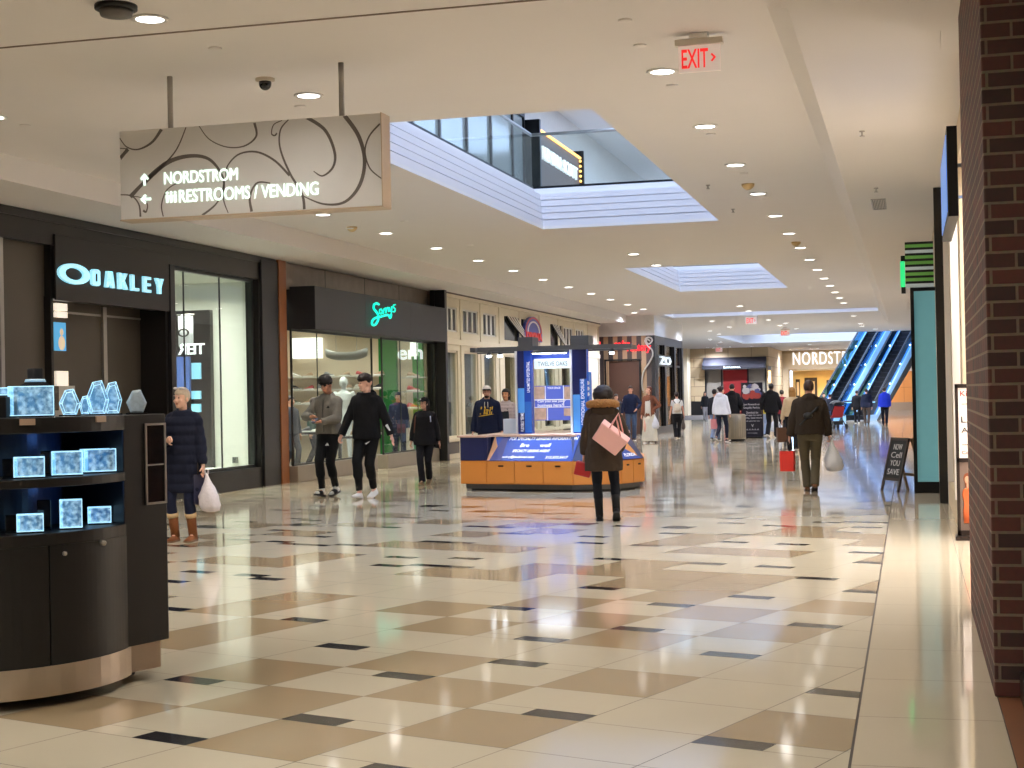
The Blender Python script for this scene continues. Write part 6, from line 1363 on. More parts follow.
        for k in (0, 1):
            r0 = .056 + puff * .8
            cap(b, SH[k] + V((0, 0, -.01)), EL[k], r0, .046 + puff * .9)
            ell(b, SH[k] + V((-.02 if k == 0 else .02, 0, .0)), (.06 + puff * .7, .064 + puff * .7, .055 + puff * .7))
            if sl == 'long': e2_ = WR[k] + (EL[k] - WR[k]) * .04; flat(b, EL[k], e2_, .045 + puff * .9, .034 + puff * .7); cap(b, EL[k], EL[k].lerp(WR[k], .5), .046 + puff * .9, .040 + puff * .9)
        if sl == 'short':
            b.free(); b = NB(); loft(b, [[T(q.x, q.y, q.z) for q in ring(rx + puff * .8, ry + puff, z)] for rx, ry, z in pr])
            for k in (0, 1): flat(b, SH[k] + (SH[k] - EL[k]) * .1, SH[k].lerp(EL[k], .62), .064, .066)
        if top.get('hood'):   # hood lying on the back
            ell(b, T(0, .10, 1.47), (.125, .062, .085), Rl); tube(b, [T(.115, .06, 1.46), T(.10, -.04, 1.475), T(.04, -.095, 1.45)], [.036, .03, .02], 10); tube(b, [T(-.115, .06, 1.46), T(-.10, -.04, 1.475), T(-.04, -.095, 1.45)], [.036, .03, .02], 10)
        elif top.get('collar'):
            tube(b, [T(.07 * math.cos(a), .012 + .066 * math.sin(a), 1.485 + .025 * math.sin(a)) for a in [R(-70 + 40 * k - 0) for k in range(9)]], .024, 8)
        b = remesh(b, VX * 1.3, 3, top.get('wr', .008), 10, H * 3)
        if top.get('quilt'):
            q_ = top['quilt']; b.normal_update()
            for v in b.verts: v.co += v.normal * (abs(math.sin(v.co.z * PI / q_)) - .6) * .012
        b.transform(S4); ob = obj(nm, b, cloth(c), g, local=True)
        if top.get('front'):   # visible shirt front between open lapels
            f_ = NB(); rings = []
            for z, w_ in top.get('frontprof', ((1.02, .05), (1.2, .055), (1.36, .05), (1.44, .03))):
                ry = .118 + puff + .012 if z < 1.3 else .118 + puff - (z - 1.3) * .25; rings.append([T(x * w_, -ry + abs(x) * .006, z) for x in (-1, -.5, 0, .5, 1)] + [T(x * w_, -ry + .03, z) for x in (1, .5, 0, -.5, -1)])
            loft(f_, rings); f_.transform(S4); obj('shirt_front', f_, cloth(top['front']), g, local=True)
    if shoes:
        kind, c = shoes[0], shoes[1]; c2 = shoes[2] if len(shoes) > 2 else (230, 228, 222)
        for k in (0, 1):
            Rf = Matrix.Rotation(R(feet[k][2]), 3, 'X'); A = AN[k]; b = NB(); so = NB()
            F = lambda x, y, z: A + Rf @ V((x, y, z))
            prof = ((.068, .030, .035), (.045, .038, .075), (.0, .040, .085), (-.06, .043, .055), (-.12, .047, .034), (-.165, .042, .026), (-.19, .024, .014))
            if kind != 'slide': loft(b, [[F(w_ * math.cos(a), y, -.066 + (h * (math.sin(a) if math.sin(a) > 0 else .05 * math.sin(a)))) for a in [2 * PI * q / 14 for q in range(14)]] for y, w_, h in prof])
            else: loft(b, [[F(w_ * 1.06 * math.cos(a), y, -.06 + h * 1.02 * max(math.sin(a), 0)) for a in [2 * PI * q / 14 for q in range(14)]] for y, w_, h in ((-.03, .044, .06), (-.07, .047, .055), (-.12, .05, .044))])
            th = .022 if kind != 'boot' else .02
            hb = [(y, w_ * 1.12) for y, w_, h in prof]
            loft(so, [[F(x * w_, y, z) for x, z in ((-1, -.082), (1, -.082), (1, -.082 + th), (-1, -.082 + th))] for y, w_ in [(.076, .03)] + hb + [(-.2, .018)]], smooth=False)
            if kind == 'boot':
                hgt = shoes[3] if len(shoes) > 3 else .2; up = (KN[k] - A).normalized(); tube(b, [A - up * .03, A + up * hgt * .5, A + up * hgt], [.05, .052, .058], 16)
            b.transform(S4); so.transform(S4); o1 = obj('boot' if kind == 'boot' else 'shoe', b, mat('shoe_%02x%02x%02x' % c, c, .7, var=.1, spec=.25), g, local=True); obj('sole', so, mat('sole_%02x%02x%02x' % c2, c2, .6), o1, local=True)
            if kind == 'boot' and len(shoes) > 4:
                cf = NB(); tube(cf, [A + up * (hgt - .045), A + up * (hgt - .02), A + up * (hgt + .008)], [.062, .066, .064], 16); cf.transform(S4); obj('fleece_cuff', cf, cloth(shoes[4]), o1, local=True)
            if kind == 'slide':
                sk = NB(); tube(sk, [F(0, .045, -.035), F(0, -.06, -.045), F(0, -.17, -.05)], [.036, .036, .026], 12); cap(sk, A + V((0, 0, -.03)), A + (KN[k] - A).normalized() * .13, .04, .042); sk.transform(S4); obj('sock', sk, cloth((224, 224, 220)), g, local=True)
    W_ = WM[g]; info = dict(g=g, s=s, W=W_, WR=[W_ @ (w * s) for w in WR], SH=[W_ @ (w * s) for w in SH], T=T, Hh=Hh, Rh=Rh, S4=S4, EL=EL, KN=KN, AN=AN, hand=[W_ @ ((WR[k] + (WR[k] - EL[k]).normalized() * .085) * s) for k in (0, 1)])
    if extra: extra(info)
    return info
def py_back(z): return z < -.02
def add(info, name, bm, m): bm.transform(info['S4']); return obj(name, bm, m, info['g'], local=True)
def ball_cap(info, c, front=None):
    Hh, Rh = info['Hh'], info['Rh']; b = NB(); e = NB(); bmesh.ops.create_uvsphere(e, u_segments=24, v_segments=16, radius=1)
    for v in e.verts:
        x, y, z = v.co.x * .088, v.co.y * .108 + .012, v.co.z * .088 + .045
        if z < .045: z = .045 + (z - .045) * .05
        v.co = Hh(x, y, z)
    for f in e.faces: f.smooth = True
    join(b, e); cp = add(info, 'cap', b, cloth(c)); b = NB()
    loft(b, [[Hh(.075 * math.cos(a), -.075 - ext * .075 * (1 - .55 * math.cos(a) ** 2), .048 - .02 * ext + .012 * math.sin(a)) + V((0, 0, dz)) for a in [PI * k / 10 for k in range(11)]] for ext, dz in ((0, 0), (1, 0), (1, .006), (0, .008))], closed=False, caps=False)
    b.transform(info['S4']); obj('brim', b, cloth((20, 20, 24)), cp, local=True)
    if front:
        b = NB(); e = NB(); bmesh.ops.create_uvsphere(e, u_segments=24, v_segments=16, radius=1)
        for v in e.verts:
            x, y, z = v.co.x * .0895, v.co.y * .1095 + .012, v.co.z * .0895 + .045; 
            if z < .05: z = .05
            if y > -.02: y = -.02
            v.co = Hh(x, y, z)
        for f in e.faces: f.smooth = True
        join(b, e); b.transform(info['S4']); obj('front_panel', b, cloth(front), cp, local=True)
def chest_text(info, txt, w, h, z, c, shear=.2, emit=0, x0=None, ry=.152, off=.02):
    T = info['T']; b = text_bm(txt, w, h, .003, off, shear); x0 = -w / 2 if x0 is None else x0
    for v in b.verts:
        x = v.co.x + x0; v.co = T(x, -ry * math.sqrt(max(.05, 1 - abs(x / .215) ** 2.4)) - .006 - v.co.z, z + v.co.y)
    return add(info, 'chest_lettering', b, mat('print_%02x%02x%02x' % c, c, .6))
def film_mat():
    if 'film' in MATS: return MATS['film']
    m = mat('film', (236, 233, 229), .3, bump=.6, bscale=40); nt = m.node_tree; b = nt.nodes['Principled BSDF']; t = nt.nodes.new('ShaderNodeBsdfTransparent'); x = nt.nodes.new('ShaderNodeMixShader'); x.inputs[0].default_value = .8
    nt.links.new(t.outputs[0], x.inputs[1]); nt.links.new(b.outputs[0], x.inputs[2]); nt.links.new(x.outputs[0], nt.nodes['Material Output'].inputs[0]); return m
# ---- bags ------------------------------------------------------
def paper_bag(top, w, h, d, c, label, rz=0, handles=(60, 50, 40), name='shopping_bag', tilt=0):
    g = thing(name, label, 'shopping bag', (top.x, top.y, top.z - .16 - h), rz); m = mat('bag_%02x%02x%02x' % c, c, .5, var=.06)
    b = NB(); loft(b, [[(x * w / 2 * k, y * d / 2 * k, z) for x, y in ((-1, -1), (1, -1), (1, 1), (-1, 1))] for z, k in ((0, .96), (h * .5, 1), (h, 1.0))], smooth=False); obj('bag_body', b, m, g, local=True)
    b = NB(); bx(b, -w / 2 + .01, w / 2 - .01, -d / 2 + .01, d / 2 - .01, h - .004, h + .002); obj('opening', b, mat('bag_inside', (30, 22, 20), .8), g, local=True)
    for sy in (-1, 1):
        b = NB(); tube(b, [(-w * .22, sy * d / 2, h), (-w * .13, sy * d * .15, h + .13), (0, sy * .008, h + .165), (w * .13, sy * d * .15, h + .13), (w * .22, sy * d / 2, h)], .006, 6); obj('handle', b, mat('bag_cord_%02x%02x%02x' % handles, handles, .7), g, local=True)
    return g
def plastic_bag(top, w, h, label, c=(226, 224, 226), sway=0, glassy=False, contents=None):
    g = thing('plastic_bag', label, 'plastic bag', (top.x, top.y, top.z - h)); b = NB(); rings = []; rr = random.Random(int(top.x * 100))
    prof = ((0, .35), (.04, .8), (.18, 1.0), (.4, .95), (.62, .62), (.8, .3), (.93, .14), (1.0, .12))
    for t, k in prof:
        rings.append([(sway * (1 - t) + w / 2 * k * math.cos(a) * (1 + .14 * math.sin(5 * a + t * 9)), w * .34 * k * math.sin(a) * (1 + .12 * math.sin(4 * a + 3 + t * 7)), h * t) for a in [2 * PI * q / 28 for q in range(28)]])
    loft(b, rings); obj('bag_body', b, mat('plastic_%02x%02x%02x' % c, c, .3, var=.12, scale=30, bump=.6, bscale=40) if not glassy else film_mat(), g, local=True)
    b = NB(); tube(b, [(-.015, 0, h * .97), (-.02, 0, h + .03), (.0, 0, h + .045), (.02, 0, h + .03), (.015, 0, h * .97)], .008, 6); obj('handle', b, mat('plastic_%02x%02x%02x' % c, c), g, local=True)
    if contents:
        b = NB(); ell(b, (sway * .8, 0, h * .2), (w * .3, w * .2, h * .14)); obj('contents', b, mat('contents_%02x%02x%02x' % contents, contents, .6, var=.4, scale=20), g, local=True)
    return g
BLK_ = (17, 17, 20); NAVY = (22, 26, 44)
def at(u, v): p = gz(u, v); return (p.x, p.y)
def face_cam(x, y): return math.atan2(-x, -(-y)) * 1.0
def toward(p, deg):
    """heading that faces the camera, then turned deg to the person's own left (+) or right (-)"""
    return math.atan2(-p[0], p[1]) + R(deg)
WALK_L = ((.08, -.24, -12), (-.08, .26, 32)); WALK_R = ((.08, .26, 32), (-.08, -.24, -12)); SMALL = ((.085, -.10, 0), (-.085, .12, 12))
# 1 woman in navy coat
P = at(185, 541)
i = person('person in long navy coat and tan fleece boots behind the crystal cart', P, 1.655, toward(P, -24), fem=True, near=True, skin=(222, 176, 152), feet=((.1, .0, 0), (-.1, -.04, 0)), lh=(.27, -.06, .80), rh=(-.07, -.27, 1.16), rpole=(-.6, .3, -.7), palm=(None, (0, 1, 0)), head=(-16, 0),
    curl=(60, 45), build=1.08, top=dict(name='coat', c=NAVY, hem=.55, puff=.026, flare=1.16, collar=True, quilt=.11, front=(150, 170, 190), frontprof=((1.36, .02), (1.42, .04), (1.47, .045))), bottom=('leggings', (26, 32, 56)), shoes=('boot', (136, 84, 50), (120, 90, 64), .25, (208, 180, 140)), hair=('short', (190, 172, 150)))
b = NB()
for sx in (-1, 1): ell(b, i['Hh'](sx * .034, -.062, .115), (.028, .010, .016), i['Rh'])
tube(b, [i['Hh'](-.08, .03, .095), i['Hh'](-.034, -.06, .118), i['Hh'](.034, -.06, .118), i['Hh'](.08, .03, .095)], .005, 6); add(i, 'sunglasses', b, mat('pale_glasses', (200, 196, 196), .2))
h_ = i['hand'][0]; plastic_bag(h_ + V((.05, -.03, .0)), .23, .42, 'white plastic bag with red print held by the person in the navy coat', (236, 228, 232), .04, contents=(190, 80, 90))
paper_bag(h_ + V((-.06, .02, .14)), .19, .32, .08, (34, 34, 62), 'dark blue shopping bag held beside the white plastic bag', toward(P, 30))
# 2 gray hoodie
P = at(330, 496)
i = person('person with curly dark hair in gray zip jacket looking down at a phone', P, 1.85, toward(P, -30), near=True, skin=(196, 140, 112), feet=((.045, .10, 12), (-.035, -.16, -8)), lh=(.04, -.30, 1.10), rh=(-.13, -.27, 1.17), lpole=(.7, .3, -.6), rpole=(-.8, .2, -.5), palm=((0, .3, 1), (0, .4, .8)), head=(-6, 17), lean=2, curl=(38, 45),
    top=dict(name='jacket', c=(118, 114, 106), hem=.92, puff=.026, collar=True, wr=.012), bottom=('joggers', BLK_), shoes=('slide', (24, 24, 26), (40, 40, 40)), hair=('curly', (22, 17, 16)))
b = NB(); 
for z0, z1 in ((.94, 1.46),): bx(b, -.006, .006, -.16, -.155, 0, .01)
b.free()
b = NB(); tube(b, [i['T'](0, -.148, .95), i['T'](0, -.150, 1.1), i['T'](0, -.157, 1.26), i['T'](0, -.128, 1.42)], .006, 6); add(i, 'zip', b, mat('zip_dark', (60, 58, 56), .4))
b = NB(); prism(b, [i['T'](x, -.158, z) for x, z in ((.06, 1.30), (.12, 1.30), (.10, 1.335))], (0, -.004, 0)); add(i, 'chest_logo', b, mat('logo_black', (24, 24, 24), .6))
b = NB(); k_ = i['KN'][0]; prism(b, [i['KN'][0] + V((.0 + x, -.078, .26 + z)) for x, z in ((-.03, 0), (.03, 0), (.005, .04))], (0, -.012, 0)); add(i, 'trouser_logo', b, mat('logo_white2', (225, 225, 225), .5))
m_ = (i['hand'][0] + i['hand'][1]) / 2; g = thing('smartphone', 'dark smartphone held by the person in the gray zip jacket', 'phone', i['hand'][0] + V((-.0, 0, .03)), toward(P, -30))
b = NB(); cb(b, (0, 0, 0), (.075, .15, .009), Matrix.Rotation(R(30), 3, 'X')); obj('case', b, M_black_metal, g, local=True, bev=.003); b = NB(); cb(b, (0, -.002, .006), (.068, .14, .002), Matrix.Rotation(R(30), 3, 'X')); obj('screen', b, mat('phone_screen', (60, 70, 90), .1, emit=(140, 160, 190), es=.06), g, local=True)
# 3 man in black
P = at(368, 498)
i = person('person all in black hooded top with white sneakers striding beside the gray jacket', P, 1.86, toward(P, -24), near=True, skin=(226, 176, 154), feet=((.04, .12, 14), (-.05, -.18, -8)), lh=(.36, .06, .86), rh=(-.34, -.16, .86), head=(-42, 4), curl=(35, 40), build=1.05,
    top=dict(name='hoodie', c=BLK_, hem=.84, puff=.024, hood=True, wr=.012), bottom=('joggers', (14, 14, 16), 1.2), shoes=('sneaker', (236, 234, 230), (228, 226, 222)), hair=('wavy', (38, 26, 22)))
b = NB(); p_ = i['EL'][0].lerp(i['EL'][0], 0); q_ = p_.lerp(V((.36, .06, .86)), .45); prism(b, [q_ + V((x + .02, -.075, z)) for x, z in ((-.03, .02), (.0, .04), (.045, -.05), (.03, -.055))], (0, -.02, 0)); add(i, 'sleeve_logo', b, mat('logo_white2', (225, 225, 225)))
b = NB(); prism(b, [V((.06 + x, -.128, .78 + z)) for x, z in ((-.03, 0), (-.01, -.012), (.045, .03))], (0, -.02, 0)); add(i, 'trouser_logo', b, mat('logo_white2', 'ffffff'))
# 4 black cap girl
P = at(426, 484.5)
i = person('person in black cap and black jacket with long dark hair walking past the sneaker shop', P, 1.50, toward(P, -14), fem=True, near=True, skin=(214, 166, 140), feet=((.03, .16, 25), (-.03, -.18, -5)), lh=(.30, .02, .80), rh=(-.30, -.02, .80), head=(-28, 0), curl=(30, 30), build=1.14,
    top=dict(name='jacket', c=(20, 20, 24), hem=.80, puff=.03, front=(10, 10, 12), frontprof=((.82, .07), (1.0, .075), (1.2, .08), (1.36, .07), (1.44, .04))), bottom=('pants', (22, 22, 28)), shoes=('sneaker', (110, 92, 70), (150, 130, 100)), hair=('long', (36, 22, 18), .3))
ball_cap(i, (16, 16, 18)); b = NB(); ell(b, i['Hh'](-.01, -.098, .085), (.018, .006, .012), i['Rh']); add(i, 'cap_badge', b, mat('logo_white2', (220, 220, 220)))
b = NB(); tube(b, [i['T'](.15, -.14, 1.38), i['T'](.16, -.155, 1.26)], .012, 6); add(i, 'chest_badge', b, mat('logo_blue_white', (190, 200, 225), .5))
b = NB(); tube(b, [i['T'](-.15, -.02, 1.46), i['T'](-.165, -.13, 1.36), i['T'](-.175, -.14, 1.2), i['T'](-.2, -.1, 1.05)], .011, 6); add(i, 'shoulder_strap', b, mat('strap_brown', (96, 50, 34), .6))
# 5 man in cap behind kiosk
Y5 = 27.2; p = gy(487, 400, Y5); P = (p.x, p.y)
def zat(u, v, y): return gy(u, v, y).z
H5 = zat(488, 386, Y5)
i = person('person in white fronted cap and navy hoodie with yellow script behind the kiosk', P, H5, toward(P, -6), near=True, skin=(212, 160, 138), lh=(.29, -.04, .82), rh=(-.29, -.04, .82), head=(4, 2), build=1.12, top=dict(name='hoodie', c=(22, 30, 58), hem=.84, puff=.03, hood=True, wr=.012), bottom=('pants', (40, 44, 60)), shoes=('sneaker', (60, 60, 64)), hair=('short', (50, 36, 30)))
ball_cap(i, (30, 34, 60), (232, 228, 226)); chest_text(i, 'Hail', .26, .15, 1.20, (226, 182, 50), .25, ry=.168); b = NB(); tube(b, [i['T'](-.15, -.16, 1.165), i['T'](0, -.186, 1.185), i['T'](.14, -.165, 1.205)], [.004, .01, .003], 6); add(i, 'script_underline', b, mat('print_e2b632', (226, 182, 50), .6))
b = NB()
for sx in (-1, 1): tube(b, [i['T'](sx * .03, -.155, 1.44), i['T'](sx * .033, -.178, 1.33)], .005, 6)
add(i, 'drawstring', b, mat('cord_white', (220, 220, 215), .7)); b = NB(); ell(b, i['Hh'](0, -.05, -.085), (.046, .042, .035), i['Rh']); add(i, 'beard', b, mat('hair_32241e', (50, 36, 30)))
chest_text(i, 'M', .05, .03, 1.66, (40, 44, 80), 0, x0=-.025, ry=.1)
# 6 woman beside him
Y6 = 28.6; p = gy(506, 400, Y6); P = (p.x, p.y)
i = person('person with dark hair in pale puffer jacket standing right of the capped person', P, zat(505, 389, Y6), toward(P, -12), fem=True, near=True, skin=(208, 150, 116), lh=(.24, -.04, .8), rh=(-.24, -.04, .8), head=(-6, 0), top=dict(name='puffer_jacket', c=(188, 176, 180), hem=.72, puff=.034, collar=True, quilt=.07, front=(28, 34, 44), frontprof=((.74, .11), (1.0, .10), (1.25, .085), (1.38, .06), (1.44, .04))), bottom=('pants', (30, 34, 44)), shoes=('sneaker', (60, 56, 54)), hair=('long', (26, 18, 18), .16))
# 7 parka woman
P = at(605, 521)
i = person('person seen from behind in brown parka with fur trimmed hood', P, 1.58, toward(P, 180), fem=True, near=True, skin=(214, 166, 140), feet=((.07, -.03, 0), (-.15, .10, 30)), lh=(.26, -.10, .84), rh=(-.2, -.12, .92), rpole=(-.8, .5, -.1), head=(14, 6), curl=(60, 30), build=1.12,
    top=dict(name='parka', c=(58, 46, 36), hem=.66, puff=.036, flare=1.08, wr=.014), bottom=('leggings', (20, 22, 30), 1.6), shoes=('boot', (16, 15, 16), (12, 12, 12), .20), hair=('big', (26, 18, 18)))
T = i['T']
b = NB(); loft(b, [[T(.155 * k * math.cos(a), .085 + .075 * k * math.sin(a), z) for a in [2 * PI * q / 24 for q in range(24)]] for z, k in ((1.36, .8), (1.42, 1.0), (1.48, 1.02), (1.52, .9))]); add(i, 'hood', remesh(b, .012, 3, .008), cloth((58, 46, 36)))
b = NB(); tube(b, [T(.18 * math.cos(a), .055 + .13 * math.sin(a), 1.525 + .02 * math.sin(a)) for a in [R(-40 + 26 * k) for k in range(11)]], [.02, .034, .04, .042, .044, .044, .044, .042, .04, .034, .02], 14)
b = remesh(b, .008, 1)
b.normal_update(); rr = random.Random(3)
for v in b.verts: v.co += v.normal * (.016 * rr.random() ** 2 + .008 * noise.noise(v.co * 55))
add(i, 'fur_trim', b, mat('fur_tan', (150, 106, 58), .9, var=.45, scale=70))
h_ = i['hand'][0]; g = thing('red_purse', 'red purse held in the lowered hand of the person in the parka', 'purse', h_ + V((0, -.02, -.15)), toward(P, 170))
b = NB(); cb(b, (0, 0, .05), (.2, .07, .17), Matrix.Rotation(R(-14), 3, 'Y')); obj('purse_body', b, mat('red_leather', (176, 34, 36), .4), g, local=True, bev=.015); b = NB(); cb(b, (0, -.038, .08), (.19, .008, .09), Matrix.Rotation(R(-14), 3, 'Y')); obj('flap', b, mat('red_leather2', (150, 26, 30), .4), g, local=True)
# pink tote slung over the shoulder
c = gy(610.5, 438, P[1] - .26)
rzt = toward(P, 0); g = thing('tote_bag', 'large pink tote bag slung across the back of the person in the parka', 'tote bag', c, rzt)
Mt = Matrix.Rotation(R(38), 3, 'Y') @ Matrix.Rotation(R(24), 3, 'X')
b = NB(); w, h, d = .36, .245, .13
loft(b, [[Mt @ V((x * w / 2 * k, y * d / 2 * (k if z > 0 else 1), z)) for x, y in ((-1, -1), (1, -1), (1, 1), (-1, 1))] for z, k in ((-h / 2, .94), (0, .98), (h / 2, 1.06))], smooth=False); obj('bag_body', b, mat('pink_leather', (232, 176, 166), .45, var=.03), g, local=True, bev=.012)
sh = WM[g].inverted() @ (i['SH'][0].lerp(i['SH'][1], .08) + V((.06, 0, .06)))
for k, sy in enumerate((-1, 1)):
    a = Mt @ V((-w * .22, sy * d * .5, h / 2)); c_ = Mt @ V((w * .22, sy * d * .5, h / 2)); topp = (a + c_) / 2 + V((.015, .03 * (1 + sy), .18)); b = NB(); tube(b, [a, a.lerp(topp, .6), topp, c_.lerp(topp, .7), c_], .0085, 8); obj('handle', b, mat('pink_leather2', (214, 150, 142), .45), g, local=True)
# 8.. mid distance group
P = at(617, 437); 
P = (gy(616, 400, 50).x, 50.0)
person('person with dark jacket half hidden behind the brown parka, near the striped wall', P, zat(615, 394, 50), toward(P, 20), skin=(196, 150, 128), lh=(.2, -.2, 1.1), lpole=(.8, .2, -.4), top=dict(name='jacket', c=(40, 44, 54), hem=.8, puff=.024, front=(150, 170, 200)), bottom=('pants', (120, 124, 128)), shoes=('sneaker', (60, 60, 60)), hair=('short', (30, 24, 22)))
P = at(631.5, 440.5)
person('person in navy shirt and blue jeans standing before the brown door', P, 1.74, toward(P, 4), skin=(206, 150, 126), lh=(.17, -.16, 1.0), lpole=(.9, .3, -.3), rh=(-.30, -.02, .82), head=(2, 2), build=1.06, top=dict(name='shirt', c=(24, 32, 60), hem=.86, puff=.016, collar=True), bottom=('pants', (62, 78, 104)), shoes=('sneaker', (40, 38, 38)), hair=('short', (52, 34, 28)))
P = at(650, 443)
i = person('person in brown cardigan over a long cream dress beside the person in jeans', P, 1.70, toward(P, -20), fem=True, skin=(218, 168, 144), feet=((.08, .04, 0), (-.08, -.1, 0)), lh=(.13, -.06, 1.02), lpole=(1, .4, 0), rh=(-.22, -.1, .86), head=(-25, -10), top=dict(name='cardigan', c=(118, 72, 52), hem=.74, puff=.018, front=(206, 200, 188), frontprof=((.8, .11), (1.0, .09), (1.25, .085), (1.38, .06), (1.44, .045))), bottom=('dress', (212, 204, 184), .26, .06), shoes=('sneaker', (190, 170, 150)), hair=('long', (92, 46, 34), .18))
plastic_bag(i['hand'][0] + V((.12, .02, -.08)), .26, .44, 'white plastic bag hanging beside the brown cardigan', (222, 222, 226))
P = (gy(664, 410, 60).x, 60.0)
person('person in dark jacket and blue gray jeans walking past the restaurant side windows', P, zat(663, 391, 60), toward(P, 185), feet=WALK_L, top=dict(name='jacket', c=(44, 48, 60), hem=.85, puff=.028), bottom=('pants', (72, 84, 110)), shoes=('sneaker', (60, 58, 56)), hair=('short', (34, 26, 24)))
P = (gy(671.5, 410, 66).x, 66.0)
person('person in black jacket farther down behind the blue gray jeans person', P, zat(670, 393, 66), toward(P, 175), feet=WALK_R, top=dict(name='jacket', c=(30, 30, 36), hem=.85, puff=.026), bottom=('pants', (34, 36, 44)), shoes=('sneaker', (50, 50, 50)), hair=('short', (30, 24, 22)))
P = at(677.5, 438.5)
i = person('person in white t-shirt with cream backpack and black trousers seen from behind', P, 1.52, toward(P, 184), fem=True, skin=(206, 152, 128), feet=((.06, .05, 6), (-.06, -.06, 0)), lh=(.26, -.1, .86), rh=(-.26, -.06, .86), head=(10, -6), build=1.08, top=dict(name='t_shirt', c=(220, 222, 222), hem=.93, puff=.014, sleeve='short'), bottom=('pants', (20, 20, 24)), shoes=('sneaker', (30, 30, 32)), hair=('bun', (42, 26, 22)))
W_ = i['W']; s = i['s']; c = W_ @ (i['T'](0, .19, 1.16) * s); g = thing('backpack', 'small cream backpack on the person in the white t-shirt', 'backpack', c, toward(P, 184))
b = NB(); loft(b, [[(x, y + .0, z) for x, y in [(w_ * math.cos(a), .06 * math.sin(a)) for a in [2 * PI * k / 16 for k in range(16)]]] for z, w_ in ((-.15, .10), (-.13, .125), (.02, .125), (.11, .10), (.14, .06))]); obj('pack', b, cloth((214, 202, 184)), g, local=True)
b = NB(); loft(b, [[(x, y + .065, z) for x, y in [(w_ * math.cos(a), .025 * math.sin(a)) for a in [2 * PI * k / 12 for k in range(12)]]] for z, w_ in ((-.12, .08), (-.1, .09), (-.02, .085))]); obj('front_pocket', b, cloth((196, 182, 164)), g, local=True)
for sx in (-1, 1): b = NB(); tube(b, [(sx * .05, -.03, .13), (sx * .11, -.05, .22), (sx * .12, -.14, .27)], .012, 6); obj('strap', b, cloth((60, 50, 46)), g, local=True)
plastic_bag(i['hand'][1] + V((-.03, 0, .02)), .12, .42, 'dark loop handled bag hanging from the person in the white t-shirt', (92, 82, 78))
P = at(705.5, 421)
person('person in black jacket and pale trousers far off near the stone wall', P, 1.52, toward(P, 12), fem=True, skin=(196, 146, 124), feet=((.06, -.12, 0), (-.06, .14, 18)), top=dict(name='jacket', c=(24, 24, 28), hem=.84, puff=.024), bottom=('pants', (150, 146, 150)), shoes=('sneaker', (50, 46, 44)), hair=('long', (26, 20, 18), .26))
P = at(722, 442)
i = person('person in white hoodie and dark leggings walking toward the litter bin', P, 1.66, toward(P, 150), fem=True, skin=(210, 158, 134), feet=((.05, .27, 30), (-.05, -.22, -8)), lh=(.24, .06, .84), rh=(-.22, -.12, .86), head=(-18, 0), build=1.12, top=dict(name='hoodie', c=(222, 222, 228), hem=.86, puff=.036, hood=True), bottom=('leggings', (28, 32, 48), 2), shoes=('sneaker', (70, 64, 62)), hair=('bun', (46, 32, 28)))
P = (gy(714.5, 410, 46.2).x, 46.2)
i = person('person in dark top and light blue jeans half hidden behind the white hoodie', P, 1.58, toward(P, 150), fem=True, feet=((.05, .1, 10), (-.05, -.1, 0)), top=dict(name='jacket', c=(30, 30, 38), hem=.88, puff=.02), bottom=('pants', (140, 158, 190)), shoes=('sneaker', (60, 56, 54)), hair=('short', (40, 30, 28)))
paper_bag(i['hand'][1] + V((-.2, -.1, .12)), .26, .3, .1, (204, 130, 132), 'pink shopping bag on the arm of the person in light blue jeans', .3, (180, 110, 112))
P = (BINP.x - .17, BINP.y + .42)
person('person in black hooded jacket standing right behind the litter bin', P, zat(734, 384, P[1]), toward(P, 175), feet=((.09, 0, 0), (-.09, -.05, 0)), lh=(.24, -.12, .95), rh=(-.24, -.12, .95), head=(0, 8), build=1.1, top=dict(name='jacket', c=(20, 20, 24), hem=.80, puff=.034, hood=True), bottom=('wide', (132, 124, 108)), shoes=('sneaker', (44, 42, 40)), hair=('short', (24, 20, 20)))
P = at(772, 438)
i = person('person in black hooded jacket and striped black trousers right of the poster board', P, 1.73, toward(P, 165), feet=((.08, .22, 26), (-.09, -.2, -6)), lh=(.3, .06, .9), rh=(-.28, -.14, .9), skin=(90, 62, 50), build=1.14, top=dict(name='jacket', c=(20, 20, 24), hem=.82, puff=.032, hood=True), bottom=('pants', (24, 24, 30), 1.4), shoes=('sneaker', (40, 38, 38)), hair=('short', (18, 15, 15)))
b = NB(); K_ = i['KN'][1]; tube(b, [V((-.175, -.03, .84)), K_ + V((-.075, 0, 0)), i['AN'][1] + V((-.07, 0, .08))], .012, 6); add(i, 'trouser_stripe', b, mat('stripe_white', (205, 200, 195), .6))
P = (gy(762.5, 410, 50.6).x, 50.6)
person('person in yellow and pale blue clothes mostly hidden behind the black hooded jacket', P, 1.5, toward(P, 170), fem=True, top=dict(name='jacket', c=(196, 186, 60), hem=.86, puff=.02), bottom=('pants', (140, 160, 196)), shoes=('sneaker', (60, 60, 60)), hair=('short', (30, 24, 22)))
P = (gy(782, 410, 51).x, 51.0)
i = person('person in red top beyond the black hooded jacket', P, 1.52, toward(P, 175), fem=True, top=dict(name='jacket', c=(140, 44, 56), hem=.82, puff=.024), bottom=('pants', (34, 34, 44)), shoes=('sneaker', (60, 60, 60)), hair=('short', (30, 24, 22)))
plastic_bag(V((i['hand'][0].x + .02, 50.8, .62)), .42, .5, 'white plastic bag low beside the person in the red top', (214, 220, 230))
P = at(793, 452)
